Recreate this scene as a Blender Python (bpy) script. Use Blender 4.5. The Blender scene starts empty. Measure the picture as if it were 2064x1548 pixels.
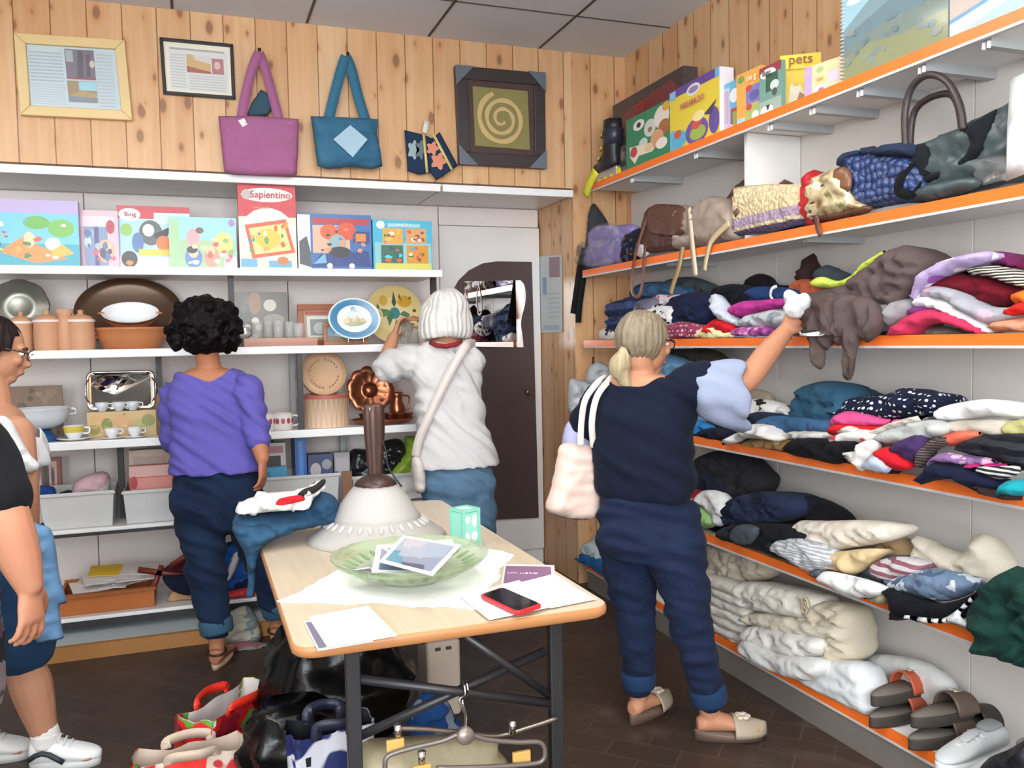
import bpy, bmesh, math, random
import numpy as np
from mathutils import Vector, Matrix, noise, geometry
SC = bpy.context.scene
COL = SC.collection
# ------------------------------------------------------------------ camera
FPX, PITCH, YAW, ROLL, CH = 1737.157, 0.0494242672, 0.351822698, -0.0186456869, 1.42
def _basis():
    cy, sy = math.cos(YAW), math.sin(YAW); cp, sp = math.cos(PITCH), math.sin(PITCH); cr, sr = math.cos(ROLL), math.sin(ROLL)
    R = np.array([cy, -sy, 0.]); F = np.array([sy, cy, 0.]); U = np.array([0, 0, 1.])
    F2 = F*cp - U*sp; U2 = U*cp + F*sp
    return R*cr + U2*sr, U2*cr - R*sr, F2
CR, CU, CF = _basis()
cam = bpy.data.cameras.new('camera'); camo = bpy.data.objects.new('camera', cam); COL.objects.link(camo)
cam.sensor_width = 36; cam.lens = FPX/2064*36; cam.clip_start = .05
camo.matrix_world = Matrix(((CR[0], CU[0], -CF[0], 0), (CR[1], CU[1], -CF[1], 0), (CR[2], CU[2], -CF[2], CH), (0, 0, 0, 1)))
SC.camera = camo
# ------------------------------------------------------------------ light
SC.view_settings.view_transform = 'Standard'; SC.view_settings.look = 'None'; SC.view_settings.gamma = 1
SC.view_settings.exposure = 0.0; SC.view_settings.use_curve_mapping = False
W = bpy.data.worlds.new('world'); SC.world = W; W.use_nodes = True
W.node_tree.nodes['Background'].inputs[0].default_value = (.80, .90, 1, 1); W.node_tree.nodes['Background'].inputs[1].default_value = 1.0
def area(name, loc, rot, sx, sy, power, col):
    l = bpy.data.lights.new(name, 'AREA'); l.shape = 'RECTANGLE'; l.size = sx; l.size_y = sy; l.energy = power; l.color = col
    o = bpy.data.objects.new(name, l); o.location = loc; o.rotation_euler = rot; COL.objects.link(o); return o
area('shop_window_daylight', (-.6, -2.02, 1.80), (math.radians(90), 0, 0), 3.6, 1.8, 262, (.95, .975, 1))
TUBES = [(-.9, 2.3), (1.0, 2.3), (-.9, .4), (1.0, .4)]
for tx, ty in TUBES:
    area('unseen_lamp_light', (tx, ty, 2.72), (0, 0, 0), .56, 1.16, 6, (1, .97, .92))  # light of the unseen lamp panels added overhead
    area('ceiling_fill_uplight', (tx, ty, 2.80), (math.pi, 0, 0), .5, 1.1, 13, (.93, .97, 1))  # fill light added above the unseen lamps to brighten the ceiling

# ------------------------------------------------------------------ helpers
def ray(u, v): return CR*(u-1032)/FPX - CU*(v-774)/FPX + CF
O = np.array([0, 0, CH])
def PZ(u, v, z): d = ray(u, v); return d*((z-CH)/d[2]) + O
def PY(u, v, y): d = ray(u, v); return d*(y/d[1]) + O
def PX(u, v, x): d = ray(u, v); return d*(x/d[0]) + O
def PD(u, v, dep): return ray(u, v)*dep + O
def proj(P): d = np.array(P, float)-O; z = d@CF; return (1032+FPX*(d@CR)/z, 774-FPX*(d@CU)/z)
def zat(p, v):
    a, b = -1., 4.
    for _ in range(40):
        m = (a+b)/2
        if proj((p[0], p[1], m))[1] > v: a = m
        else: b = m
    return (a+b)/2
def lin(h):
    if not isinstance(h, str): return tuple(h)
    h = h.lstrip('#'); r = []
    for i in (0, 2, 4):
        c = int(h[i:i+2], 16)/255; r.append(c/12.92 if c <= .04045 else ((c+.055)/1.055)**2.4)
    return (r[0], r[1], r[2])
class NT:
    def __init__(s, name):
        s.m = bpy.data.materials.new(name); s.m.use_nodes = True; s.t = s.m.node_tree; s.b = s.t.nodes['Principled BSDF']
    def n(s, ty, **kw):
        x = s.t.nodes.new('ShaderNode'+ty)
        for k, v in kw.items(): setattr(x, k, v)
        return x
    def l(s, a, b): s.t.links.new(a, b)
    def math(s, op, a, b=None, c=None):
        x = s.n('Math', operation=op)
        for i, q in enumerate((a, b, c)):
            if q is None: continue
            if isinstance(q, (int, float)): x.inputs[i].default_value = q
            else: s.l(q, x.inputs[i])
        return x.outputs[0]
    def mix(s, f, a, b):
        x = s.n('MixRGB')
        for i, q in enumerate((f, a, b)):
            if isinstance(q, (int, float)): x.inputs[i].default_value = q
            elif isinstance(q, tuple): x.inputs[i].default_value = (*q[:3], 1)
            else: s.l(q, x.inputs[i])
        return x.outputs[0]
    def set(s, **kw):
        for k, v in kw.items():
            i = s.b.inputs[k.replace('_', ' ')]
            if isinstance(v, (int, float)): i.default_value = v
            elif isinstance(v, tuple): i.default_value = (*v[:3], 1)
            else: s.l(v, i)
    def bump(s, h, st=.3, dist=.01):
        x = s.n('Bump'); x.inputs['Strength'].default_value = st; x.inputs['Distance'].default_value = dist
        s.l(h, x.inputs['Height']); s.l(x.outputs[0], s.b.inputs['Normal'])
    def co(s): return s.n('TexCoord').outputs['Object']
    def noise(s, sc, vec=None, det=3, rough=.5):
        x = s.n('TexNoise'); x.inputs['Scale'].default_value = sc; x.inputs['Detail'].default_value = det; x.inputs['Roughness'].default_value = rough
        s.l(vec if vec is not None else s.co(), x.inputs['Vector']); return x.outputs[0]
    def scale(s, v, vec=None):
        x = s.n('Mapping'); x.inputs['Scale'].default_value = v; s.l(vec if vec is not None else s.co(), x.inputs[0]); return x.outputs[0]
    def ramp(s, f, stops):
        x = s.n('ValToRGB'); e = x.color_ramp.elements
        while len(e) < len(stops): e.new(.5)
        for i, (p, c) in enumerate(stops): e[i].position = p; e[i].color = (*lin(c), 1)
        s.l(f, x.inputs[0]); return x.outputs[0]
_mc = {}
def plain(c, rough=.5, metal=0, spec=.5, var=.06, bump=0, bs=60):
    k = ('p', c, rough, metal, spec, var, bump, bs)
    if k in _mc: return _mc[k]
    t = NT('plain'); c = lin(c); n = t.noise(7)
    dk = tuple(x*(1-var) for x in c); lt = tuple(min(1, x*(1+var)) for x in c)
    t.set(Base_Color=t.mix(n, dk, lt), Roughness=rough, Metallic=metal); t.b.inputs['Specular IOR Level'].default_value = spec
    if bump: t.bump(t.noise(bs), bump, .004)
    _mc[k] = t.m; return t.m
def cloth(c, pat=None, c2=None, sc=1., ang=0., c3=None):
    k = ('c', c, pat, c2, sc, ang, c3)
    if k in _mc: return _mc[k]
    t = NT('cloth'); a = lin(c); co = t.co()
    n = t.noise(9, co); base = t.mix(n, tuple(x*.9 for x in a), tuple(min(1, x*1.1) for x in a))
    if pat:
        mp = t.n('Mapping'); mp.inputs['Rotation'].default_value = (ang, 0, 0) if isinstance(ang, float) else ang
        t.l(co, mp.inputs[0]); b = lin(c2)
        wv = t.n('VectorMath', operation='ADD'); nz = t.n('TexNoise'); nz.inputs['Scale'].default_value = 8
        t.l(mp.outputs[0], nz.inputs['Vector']); ms = t.n('VectorMath', operation='SCALE'); ms.inputs['Scale'].default_value = .02
        t.l(nz.outputs['Color'], ms.inputs[0]); t.l(mp.outputs[0], wv.inputs[0]); t.l(ms.outputs[0], wv.inputs[1]); v = wv.outputs[0]
        if pat == 'stripe':
            w = t.n('TexWave', bands_direction='Z'); w.inputs['Scale'].default_value = 12*sc; t.l(v, w.inputs[0])
            base = t.mix(t.math('GREATER_THAN', w.outputs['Fac'], .5), base, b)
        elif pat == 'dots':
            w = t.n('TexVoronoi'); w.inputs['Scale'].default_value = 55*sc; w.inputs['Randomness'].default_value = .35; t.l(v, w.inputs['Vector'])
            base = t.mix(t.math('LESS_THAN', w.outputs['Distance'], .30), base, b)
        elif pat == 'floral':
            w = t.n('TexVoronoi'); w.inputs['Scale'].default_value = 26*sc; t.l(v, w.inputs['Vector'])
            sp = t.n('SeparateColor'); t.l(w.outputs['Color'], sp.inputs[0])
            f = t.math('MULTIPLY', t.math('GREATER_THAN', sp.outputs[0], .45), t.math('LESS_THAN', w.outputs['Distance'], .5))
            base = t.mix(f, base, t.mix(t.math('GREATER_THAN', sp.outputs[1], .5), b, lin(c3 or c2)))
        elif pat == 'patch':
            nn = t.noise(7*sc, v, 2); base = t.mix(t.math('GREATER_THAN', nn, .53), base, b)
            if c3: base = t.mix(t.math('GREATER_THAN', t.noise(12*sc, v, 1), .6), base, lin(c3))
        elif pat == 'fade':
            base = t.mix(t.ramp(t.noise(4*sc, v, 2), [(.4, '000000'), (.62, 'ffffff')]), base, b)
    t.set(Base_Color=base, Roughness=.9); t.b.inputs['Specular IOR Level'].default_value = .08; t.b.inputs['Sheen Weight'].default_value = .03
    h = t.math('ADD', t.noise(320, co, 1), t.math('MULTIPLY', t.noise(28, co, 3), 2.5)); t.bump(h, .35, .004)
    _mc[k] = t.m; return t.m
def printed(rough=.4, spec=.5, metal=0):
    k = ('pr', rough, spec, metal)
    if k in _mc: return _mc[k]
    t = NT('printed'); a = t.n('VertexColor', layer_name='Col'); n = t.noise(25)
    t.set(Base_Color=t.mix(t.math('MULTIPLY', n, .10), a.outputs[0], (.5, .5, .5)), Roughness=rough, Metallic=metal); t.b.inputs['Specular IOR Level'].default_value = spec
    _mc[k] = t.m; return t.m
def glassy(c, rough=.05, trans=1.0, alpha=.5, ior=1.3):
    k = ('g', c, rough, trans, alpha, ior)
    if k in _mc: return _mc[k]
    t = NT('glassy'); t.set(Base_Color=lin(c), Roughness=rough, IOR=ior, Alpha=alpha); t.b.inputs['Transmission Weight'].default_value = trans
    t.bump(t.noise(30), .05, .002)
    _mc[k] = t.m; return t.m
def clearglass(c='f4f8f8', alpha=.22):
    k = ('cg', c, alpha)
    if k in _mc: return _mc[k]
    t = NT('clear_glass'); t.set(Base_Color=lin(c), Roughness=.04, Alpha=alpha); t.bump(t.noise(30), .05, .002); t.b.inputs['Specular IOR Level'].default_value = .9; _mc[k] = t.m; return t.m
def skin(c):
    k = ('s', c)
    if k in _mc: return _mc[k]
    t = NT('skin'); a = lin(c); n = t.noise(14)
    t.set(Base_Color=t.mix(n, (a[0]*.94, a[1]*.86, a[2]*.84), (min(1, a[0]*1.04), a[1]*1.06, a[2]*1.06)), Roughness=.55)
    t.b.inputs['Specular IOR Level'].default_value = .3; t.bump(t.noise(240), .12, .002); _mc[k] = t.m; return t.m
def hairmat(c1, c2):
    k = ('h', c1, c2)
    if k in _mc: return _mc[k]
    t = NT('hair'); v = t.scale((1, 1, .12)); n = t.noise(90, v, 3); n2 = t.noise(22, v, 2)
    t.set(Base_Color=t.mix(t.math('MULTIPLY', t.math('ADD', n, n2), .5), lin(c1), lin(c2)), Roughness=.5); t.b.inputs['Specular IOR Level'].default_value = .35 if sum(lin(c2)) > .3 else .1
    t.bump(n, .8, .006); _mc[k] = t.m; return t.m

WL = {}
class MB:
    def __init__(s): s.v = []; s.f = []; s.c = []; s.s = []
    def add(s, vs, fs, col=None, smooth=False):
        b = len(s.v); s.v += [tuple(map(float, p)) for p in vs]
        c = lin(col) if col is not None else (1, 1, 1)
        for f in fs: s.f.append([b+i for i in f]); s.c.append(c); s.s.append(smooth)
        return s
    def box(s, lo, hi, col=None, M=None):
        x0, y0, z0 = lo; x1, y1, z1 = hi
        vs = [(x0, y0, z0), (x1, y0, z0), (x1, y1, z0), (x0, y1, z0), (x0, y0, z1), (x1, y0, z1), (x1, y1, z1), (x0, y1, z1)]
        if M is not None: vs = [M @ Vector(p) for p in vs]
        return s.add(vs, [(3, 2, 1, 0), (4, 5, 6, 7), (0, 1, 5, 4), (1, 2, 6, 5), (2, 3, 7, 6), (3, 0, 4, 7)], col)
    def loft(s, rings, col=None, smooth=True, cap=True, closed=True):
        n = len(rings[0]); vs = [p for r in rings for p in r]; fs = []
        for i in range(len(rings)-1):
            for j in range(n if closed else n-1):
                k = (j+1) % n; fs.append((i*n+j, i*n+k, (i+1)*n+k, (i+1)*n+j))
        if cap: fs += [tuple(range(n-1, -1, -1)), tuple((len(rings)-1)*n+j for j in range(n))]
        return s.add(vs, fs, col, smooth)
    def tube(s, pts, r, n=10, col=None, cap=True, flat=None, ref=(0, 0, 1)):
        pts = [np.array(p, float) for p in pts]; rs = r if hasattr(r, '__len__') else [r]*len(pts); rings = []; up = np.array(ref, float)
        for i, p in enumerate(pts):
            t = pts[min(i+1, len(pts)-1)] - pts[max(i-1, 0)]; t = t/(np.linalg.norm(t)+1e-9)
            a = np.cross(t, up)
            if np.linalg.norm(a) < .15: a = np.cross(t, np.array([0.3, 1, 0.1]))
            a /= np.linalg.norm(a); b = np.cross(a, t); up = b if flat is None else up
            k = (1, 1) if flat is None else flat
            rings.append([p + rs[i]*(k[0]*a*math.cos(q) + k[1]*b*math.sin(q)) for q in [2*math.pi*j/n for j in range(n)]])
        return s.loft(rings, col, True, cap)
    def lathe(s, prof, c, n=40, col=None, axis=None, sx=1, sy=1, cap=False, wav=None):
        rings = []; c = np.array(c, float)
        if axis is None: ex, ey, ez = np.eye(3)
        else:
            ez = np.array(axis, float); ez /= np.linalg.norm(ez); ex = np.cross([0, 0, 1.], ez)
            if np.linalg.norm(ex) < .05: ex = np.array([1., 0, 0])
            ex /= np.linalg.norm(ex); ey = np.cross(ez, ex)
        for r, z in prof:
            rings.append([c + ex*r*sx*math.cos(q)*(wav(q, r) if wav else 1) + ey*r*sy*math.sin(q)*(wav(q, r) if wav else 1) + ez*z for q in [2*math.pi*j/n for j in range(n)]])
        return s.loft(rings, col, True, cap)
    def ell(s, c, rx, ry=None, rz=None, col=None, n=16, M=None):
        ry = rx if ry is None else ry; rz = rx if rz is None else rz; c = np.array(c, float); rings = []
        E = np.eye(3) if M is None else np.array(M)
        m = max(6, n//2)
        for i in range(m+1):
            t = math.pi*(.02+.96*i/m); st, ct = math.sin(t), math.cos(t)
            rings.append([c + E[0]*rx*st*math.cos(q) + E[1]*ry*st*math.sin(q) - E[2]*rz*ct for q in [2*math.pi*j/n for j in range(n)]])
        return s.loft(rings, col)
    def poly(s, pts, col=None): return s.add(pts, [tuple(range(len(pts)))], col)
    def build(s, name, mat, parent=None, bevel=0, sub=0, smooth=None, seg=2):
        me = bpy.data.meshes.new(name); V = np.array(s.v)
        if parent is None: loc = np.array([(V[:, 0].min()+V[:, 0].max())/2, (V[:, 1].min()+V[:, 1].max())/2, V[:, 2].min()])
        else: loc = WL[parent.name]
        me.from_pydata([tuple(p) for p in V-loc], [], s.f)
        at = me.color_attributes.new('Col', 'FLOAT_COLOR', 'CORNER')
        cols = []
        for p, c in zip(me.polygons, s.c): cols += [c[0], c[1], c[2], 1.]*len(p.vertices)
        at.data.foreach_set('color', cols)
        me.polygons.foreach_set('use_smooth', [bool(q) if smooth is None else smooth for q in s.s])
        me.materials.append(mat); me.update()
        if len(s.f) < 60000:
            bm = bmesh.new(); bm.from_mesh(me); bmesh.ops.recalc_face_normals(bm, faces=bm.faces); bm.to_mesh(me); bm.free()
        o = bpy.data.objects.new(name, me); COL.objects.link(o)
        if parent is not None: o.parent = parent
        else: o.location = loc
        WL[o.name] = loc
        if bevel:
            m = o.modifiers.new('bevel', 'BEVEL'); m.width = bevel; m.segments = seg; m.limit_method = 'ANGLE'
        if sub:
            m = o.modifiers.new('sub', 'SUBSURF'); m.levels = sub; m.render_levels = sub
        return o
def tag(o, label=None, cat=None, group=None, kind=None):
    if label: o['label'] = label
    if cat: o['category'] = cat
    if group: o['group'] = group
    if kind: o['kind'] = kind
    return o
def thing(name, loc, label, cat, group=None):
    o = bpy.data.objects.new(name, None); o.location = tuple(map(float, loc)); o.empty_display_size = .05; COL.objects.link(o)
    WL[o.name] = np.array(loc, float); return tag(o, label, cat, group)
def struct(name, mb, mat, **kw): o = mb.build(name, mat, **kw); o['kind'] = 'structure'; return o
def copy_thing(o, loc, label=None):
    def cp(q, par):
        c = q.copy(); COL.objects.link(c)
        if par is not None: c.parent = par; c.matrix_parent_inverse = Matrix.Identity(4)
        for ch in [x for x in list(COL.objects) if x.parent == q]: cp(ch, c)
        return c
    c = cp(o, None); c.location = tuple(map(float, loc))
    if label: c['label'] = label
    return c
def text(name, s, size, origin, xdir, updir, mat, parent, ext=.0006, align='CENTER', sx=1., col=None):
    cu = bpy.data.curves.new('t', 'FONT'); cu.body = s; cu.size = size; cu.align_x = align; cu.align_y = 'CENTER'; cu.extrude = ext; cu.resolution_u = 3
    to = bpy.data.objects.new('t', cu); COL.objects.link(to); dg = bpy.context.evaluated_depsgraph_get(); dg.update()
    me = bpy.data.meshes.new_from_object(to.evaluated_get(dg)); bpy.data.objects.remove(to); bpy.data.curves.remove(cu)
    x = np.array(xdir, float); x /= np.linalg.norm(x); u = np.array(updir, float); u /= np.linalg.norm(u); nn = np.cross(x, u); o = np.array(origin, float)
    mb = MB(); mb.add([o + x*q.co.x*sx + u*q.co.y + nn*(q.co.z+.0012) for q in me.vertices], [tuple(p.vertices) for p in me.polygons], col)
    bpy.data.meshes.remove(me); return mb.build(name, mat, parent)
# smooth closed/open curves through points
def catmull(pts, k=6, closed=True):
    P = [np.array(p, float) for p in pts]; n = len(P); out = []
    for i in range(n if closed else n-1):
        if closed: a, b, c, d = P[(i-1) % n], P[i], P[(i+1) % n], P[(i+2) % n]
        else: a, b, c, d = P[max(i-1, 0)], P[i], P[i+1], P[min(i+2, n-1)]
        for j in range(k):
            t = j/k; out.append(.5*((2*b) + (c-a)*t + (2*a-5*b+4*c-d)*t*t + (3*b-a-3*c+d)*t**3))
    if not closed: out.append(P[-1])
    return out
def fill2d(poly, g, seed=0):
    """outline (list of 2D) -> verts, tris, distance to the outline, outline vertex count"""
    poly = [np.array(p[:2], float) for p in poly]; A = np.array(poly); n = len(A)
    rnd = random.Random(seed); x0, y0 = A.min(0); x1, y1 = A.max(0); pts = []
    B = np.roll(A, -1, 0)
    gx = int((x1-x0)/g)+1; gy = int((y1-y0)/g)+1
    Q = np.array([(x0+(i+.5+rnd.uniform(-.15, .15)+.5*(j % 2))*g, y0+(j+.5+rnd.uniform(-.15, .15))*g) for i in range(gx) for j in range(gy)] or [(x0, y0)])
    def dist(Q):
        D = np.full(len(Q), 1e9)
        for a, b in zip(A, B):
            ab = b-a; t = np.clip(((Q-a)@ab)/(ab@ab+1e-12), 0, 1); D = np.minimum(D, np.linalg.norm(Q-a-t[:, None]*ab, axis=1))
        return D
    ins = np.zeros(len(Q), bool)
    for a, b in zip(A, B):
        c = ((a[1] > Q[:, 1]) != (b[1] > Q[:, 1])) & (Q[:, 0] < (b[0]-a[0])*(Q[:, 1]-a[1])/((b[1]-a[1]) or 1e-12)+a[0]); ins ^= c
    Q = Q[ins]
    if len(Q): Q = Q[dist(Q) > g*.45]
    vs = [Vector(p) for p in A] + [Vector(p) for p in Q]
    r = geometry.delaunay_2d_cdt(vs, [], [list(range(n))], 1, 1e-6)
    V = np.array([tuple(p) for p in r[0]]); T = [tuple(f) for f in r[2]]
    D = dist(V); D[D < 1e-5] = 0
    return V, T, D
def _nz(a, b, c): return noise.noise(Vector((a, b, c)))
def blob(name, pts, plane, front=.04, back=.12, g=.014, wr=.006, mat=None, parent=None, seed=None, R=None, ws=(10, 24), wa=0., hang=None, k=5, world=False, zmin=None, bulge=None):
    """soft cloth-like body whose outline lies in a real vertical plane: plane=('X', x) or ('Y', y) or ('F', point, axis) ; hang=(z, lim): below z the back stays in front of lim"""
    if seed is None: seed = hash(name+str(pts[0])) % 1000 if False else int(abs(pts[0][0]*7+pts[0][1]*13)) % 997
    if plane[0] == 'X': W3 = [PX(u, v, plane[1]) for u, v in pts] if not world else pts; ax = np.array([0, 1., 0]); nr = np.array([-1., 0, 0])
    elif plane[0] == 'Y': W3 = [PY(u, v, plane[1]) for u, v in pts] if not world else pts; ax = np.array([1., 0, 0]); nr = np.array([0, -1., 0])
    else:
        ax = np.array(plane[2], float); ax /= np.linalg.norm(ax); nr = np.cross(ax, [0, 0, 1.]); p0 = np.array(plane[1])
        W3 = pts if world else [O + ray(u, v)*((p0-O)@nr)/(ray(u, v)@nr) for u, v in pts]
        if nr@CF > 0 and not world: nr = -nr
    o0 = np.array(W3[0], float); up = np.array([0, 0, 1.])
    P2 = [((np.array(w)-o0)@ax, (np.array(w)-o0)@up) for w in W3]
    if k > 1: P2 = catmull(P2, k)
    V, T, D = fill2d(P2, g, seed)
    Rm = R or max(min(D.max(), .045), .01); mb = MB(); N = len(V)
    pr = np.sqrt(np.clip(1-(1-np.minimum(D/Rm, 1))**2, 0, 1))
    ca, sa = math.cos(wa), math.sin(wa); F3 = []; B3 = []
    for i in range(N):
        a, b = V[i]; q = (a*ca+b*sa)*ws[0]; w = (-a*sa+b*ca)*ws[1]
        wx = _nz(a*9+seed, b*9, 3.3)*.9; nz = _nz(q+seed, w+wx, seed*.37)*1.1 + .3*_nz(q*2.3, w*2.3+seed, 5.1)
        rd = (1-abs(_nz(q*.7+3+wx, w*1.1+seed+wx, 9.))*3.2) + .7*(1-abs(_nz(q*1.7+wx+8, w*2.0+seed, 2.))*3.2)
        base = o0 + ax*a + up*b
        f = pr[i]*(front + wr*nz + wr*.9*rd); bk = pr[i]*(back + wr*nz)
        if hang and base[2] < hang[0]: bk = min(bk, max(hang[1], 0)*pr[i])
        F3.append(base + nr*f); B3.append(base - nr*bk)
    fs = []
    for t in T:
        fs.append(t); fs.append(tuple((x if D[x] == 0 else x+N) for x in reversed(t)))
    # orient so that the front faces along nr
    if zmin is not None:
        for q in F3+B3: q[2] = max(q[2], zmin)
    a, b, c = (F3[x] for x in T[len(T)//2])
    if np.cross(b-a, c-a)@nr < 0: fs = [tuple(reversed(f)) for f in fs]
    mb.add(F3+B3, fs, None, True); return mb.build(name, mat, parent)
# ------------------------------------------------------------------ setting
ZS = [2.272, 1.813, 1.418, .985, .565, .142]; YF = 4.52; YB = 5.08; XF = 2.07; XW = 2.40; CEIL = 3.05
def planks(axis, w=.152):
    t = NT('pine_planks'); co = t.n('TexCoord').outputs['Object']; sp = t.n('SeparateXYZ'); t.l(co, sp.inputs[0])
    a = sp.outputs[axis]; z = sp.outputs[2]; q = t.math('DIVIDE', a, w); idx = t.math('FLOOR', q); fr = t.math('FRACT', q)
    wn = t.n('TexWhiteNoise', noise_dimensions='1D'); t.l(idx, wn.inputs['W']); rn = wn.outputs['Value']
    def vec(sa, sz, off=11.):
        c = t.n('CombineXYZ'); t.l(t.math('ADD', t.math('MULTIPLY', a, sa), t.math('MULTIPLY', rn, off)), c.inputs[0])
        t.l(t.math('ADD', t.math('MULTIPLY', z, sz), t.math('MULTIPLY', rn, 7.3)), c.inputs[1]); t.l(t.math('MULTIPLY', rn, 19.), c.inputs[2]); return c.outputs[0]
    g1 = t.noise(1, vec(26, 1.6), 4); g2 = t.noise(1, vec(70, 2.2), 2)
    base = t.ramp(g1, [(.25, 'd2a478'), (.5, 'deb48a'), (.75, 'e9c8a0')])
    tint = t.ramp(rn, [(0, 'c99664'), (.35, 'e2b98c'), (.7, 'd6a676'), (1, 'ecd0a8')])
    base = t.mix(.45, base, tint); base = t.mix(t.math('MULTIPLY', g2, .22), base, lin('a86832'))
    vo = t.n('TexVoronoi', voronoi_dimensions='2D'); vo.inputs['Scale'].default_value = 1; vo.inputs['Randomness'].default_value = 1; t.l(vec(8.2, 4.2), vo.inputs['Vector'])
    spc = t.n('SeparateColor'); t.l(vo.outputs['Color'], spc.inputs[0])
    siz = t.math('MULTIPLY', t.math('SUBTRACT', spc.outputs[0], .16), .155)
    k = t.math('SUBTRACT', siz, vo.outputs['Distance']); kn = t.n('MapRange'); t.l(k, kn.inputs[0]); kn.inputs[1].default_value = -.05; kn.inputs[2].default_value = .02
    halo = t.n('MapRange'); t.l(k, halo.inputs[0]); halo.inputs[1].default_value = -.22; halo.inputs[2].default_value = 0
    base = t.mix(t.math('MULTIPLY', halo.outputs[0], .35), base, lin('c27a3e')); base = t.mix(t.math('MULTIPLY', kn.outputs[0], .7), base, lin('7a5540'))
    gr = t.math('GREATER_THAN', t.math('ABSOLUTE', t.math('SUBTRACT', fr, .5)), .482)
    base = t.mix(t.math('MULTIPLY', gr, .75), base, lin('6b3d1a'))
    t.set(Base_Color=base, Roughness=.38); t.b.inputs['Specular IOR Level'].default_value = .45
    t.bump(t.math('SUBTRACT', t.math('MULTIPLY', g1, .15), gr), .5, .006); return t.m
def floor_mat():
    t = NT('worn_floor_tiles'); co = t.n('TexCoord').outputs['Object']; mp = t.n('Mapping'); mp.inputs['Rotation'].default_value = (0, 0, .785); t.l(co, mp.inputs[0])
    b = t.n('TexBrick'); b.inputs['Scale'].default_value = 1; b.inputs['Brick Width'].default_value = .24; b.inputs['Row Height'].default_value = .12; b.inputs['Mortar Size'].default_value = .0035
    b.inputs['Color1'].default_value = (*lin('382c25'), 1); b.inputs['Color2'].default_value = (*lin('3f2f26'), 1); b.inputs['Mortar'].default_value = (*lin('4a3e36'), 1); t.l(mp.outputs[0], b.inputs[0])
    w = t.ramp(t.noise(1.6, co, 5, .65), [(.48, '000000'), (.68, 'ffffff')]); w2 = t.ramp(t.noise(9, co, 4), [(.45, '000000'), (.7, 'ffffff')])
    base = t.mix(t.math('MULTIPLY', t.math('MULTIPLY', w, w2), .55), b.outputs[0], lin('6b6358'))
    t.set(Base_Color=base, Roughness=t.math('ADD', t.math('MULTIPLY', t.noise(5, co), .3), .28)); t.bump(t.math('MULTIPLY', b.outputs['Fac'], -1.), .3, .003); return t.m
def ceiling_mat():
    t = NT('ceiling_tiles'); co = t.n('TexCoord').outputs['Object']; n = t.noise(140, co, 2)
    t.set(Base_Color=t.mix(n, lin('d4d8de'), lin('dee2e8')), Roughness=.9); t.bump(n, .2, .002); return t.m
PLX, PLY = planks(0), planks(1)
WHITE = plain('e4e2e0', .35); PANEL = plain('ece4e0', .5); GREYM = plain('a9abad', .5); DARK = plain('2c2a2b', .45)
struct('floor', MB().box((-2.6, -2.1, -.1), (2.6, 5.8, 0)), floor_mat())
mb = MB().box((-2.6, -2.1, CEIL), (2.6, 5.8, CEIL+.1)); struct('ceiling', mb, ceiling_mat())
mb = MB()
for k in range(-4, 4): mb.box((-.045+.635*k-.006, -2.05, CEIL-.004), (-.045+.635*k+.006, 4.52, CEIL))
for k in range(8): mb.box((-2.6, 4.03-.78*k-.004, CEIL-.003), (2.4, 4.03-.78*k+.004, CEIL))
struct('ceiling_grid', mb, plain('4a4640', .6))
struct('wall_back', MB().box((-2.6, 4.54, 2.285), (2.06, 4.60, CEIL)), PLX)
struct('wall_corner', MB().box((2.06, 4.54, 0), (2.6, 5.8, CEIL)), PLX).data.materials.append(PLY)
bpy.data.objects['wall_corner'].data.polygons[5].material_index = 1
struct('wall_right', MB().box((XW, -2.1, 0), (2.5, 4.54, CEIL)), PLY)
struct('wall_left', MB().box((-2.7, -2.1, 0), (-2.6, 5.8, CEIL)), plain('d8d2ca', .8))
mb = MB(); mb.box((-2.6, -2.2, 0), (2.5, -2.1, .55)); mb.box((-2.6, -2.2, 2.75), (2.5, -2.1, CEIL)); mb.box((-2.6, -2.2, .55), (-2.45, -2.1, 2.75)); mb.box((1.3, -2.2, .55), (2.5, -2.1, 2.75))
struct('wall_front', mb, plain('d8d2ca', .8))
mb = MB()
for x in (-2.45, -1.22, .03, 1.25): mb.box((x, -2.19, .55), (x+.05, -2.11, 2.75))
for z in (.55, 2.70): mb.box((-2.45, -2.19, z), (1.3, -2.11, z+.05))
wf = struct('window_1', mb, plain('b9bcc0', .4, 1.)); MB().box((-2.4, -2.155, .6), (1.25, -2.15, 2.7)).build('pane', glassy('ffffff', .0), wf)
struct('wall_niche', MB().box((-2.6, YB+.02, 0), (2.06, YB+.12, 2.3)), plain('d5cbc6', .7))
struct('trim_1', MB().box((-2.6, 4.33, 0), (1.28, 4.36, .067)), plain('a8763f', .5))
struct('trim_2', MB().box((-2.6, 4.36, 0), (1.28, YB+.02, .064)), plain('b9c4c8', .5))
em = bpy.data.materials.new('lamp_diffuser'); em.use_nodes = True; nb = em.node_tree.nodes['Principled BSDF']; nb.inputs['Emission Color'].default_value = (1, .97, .92, 1); nb.inputs['Emission Strength'].default_value = 2
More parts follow.
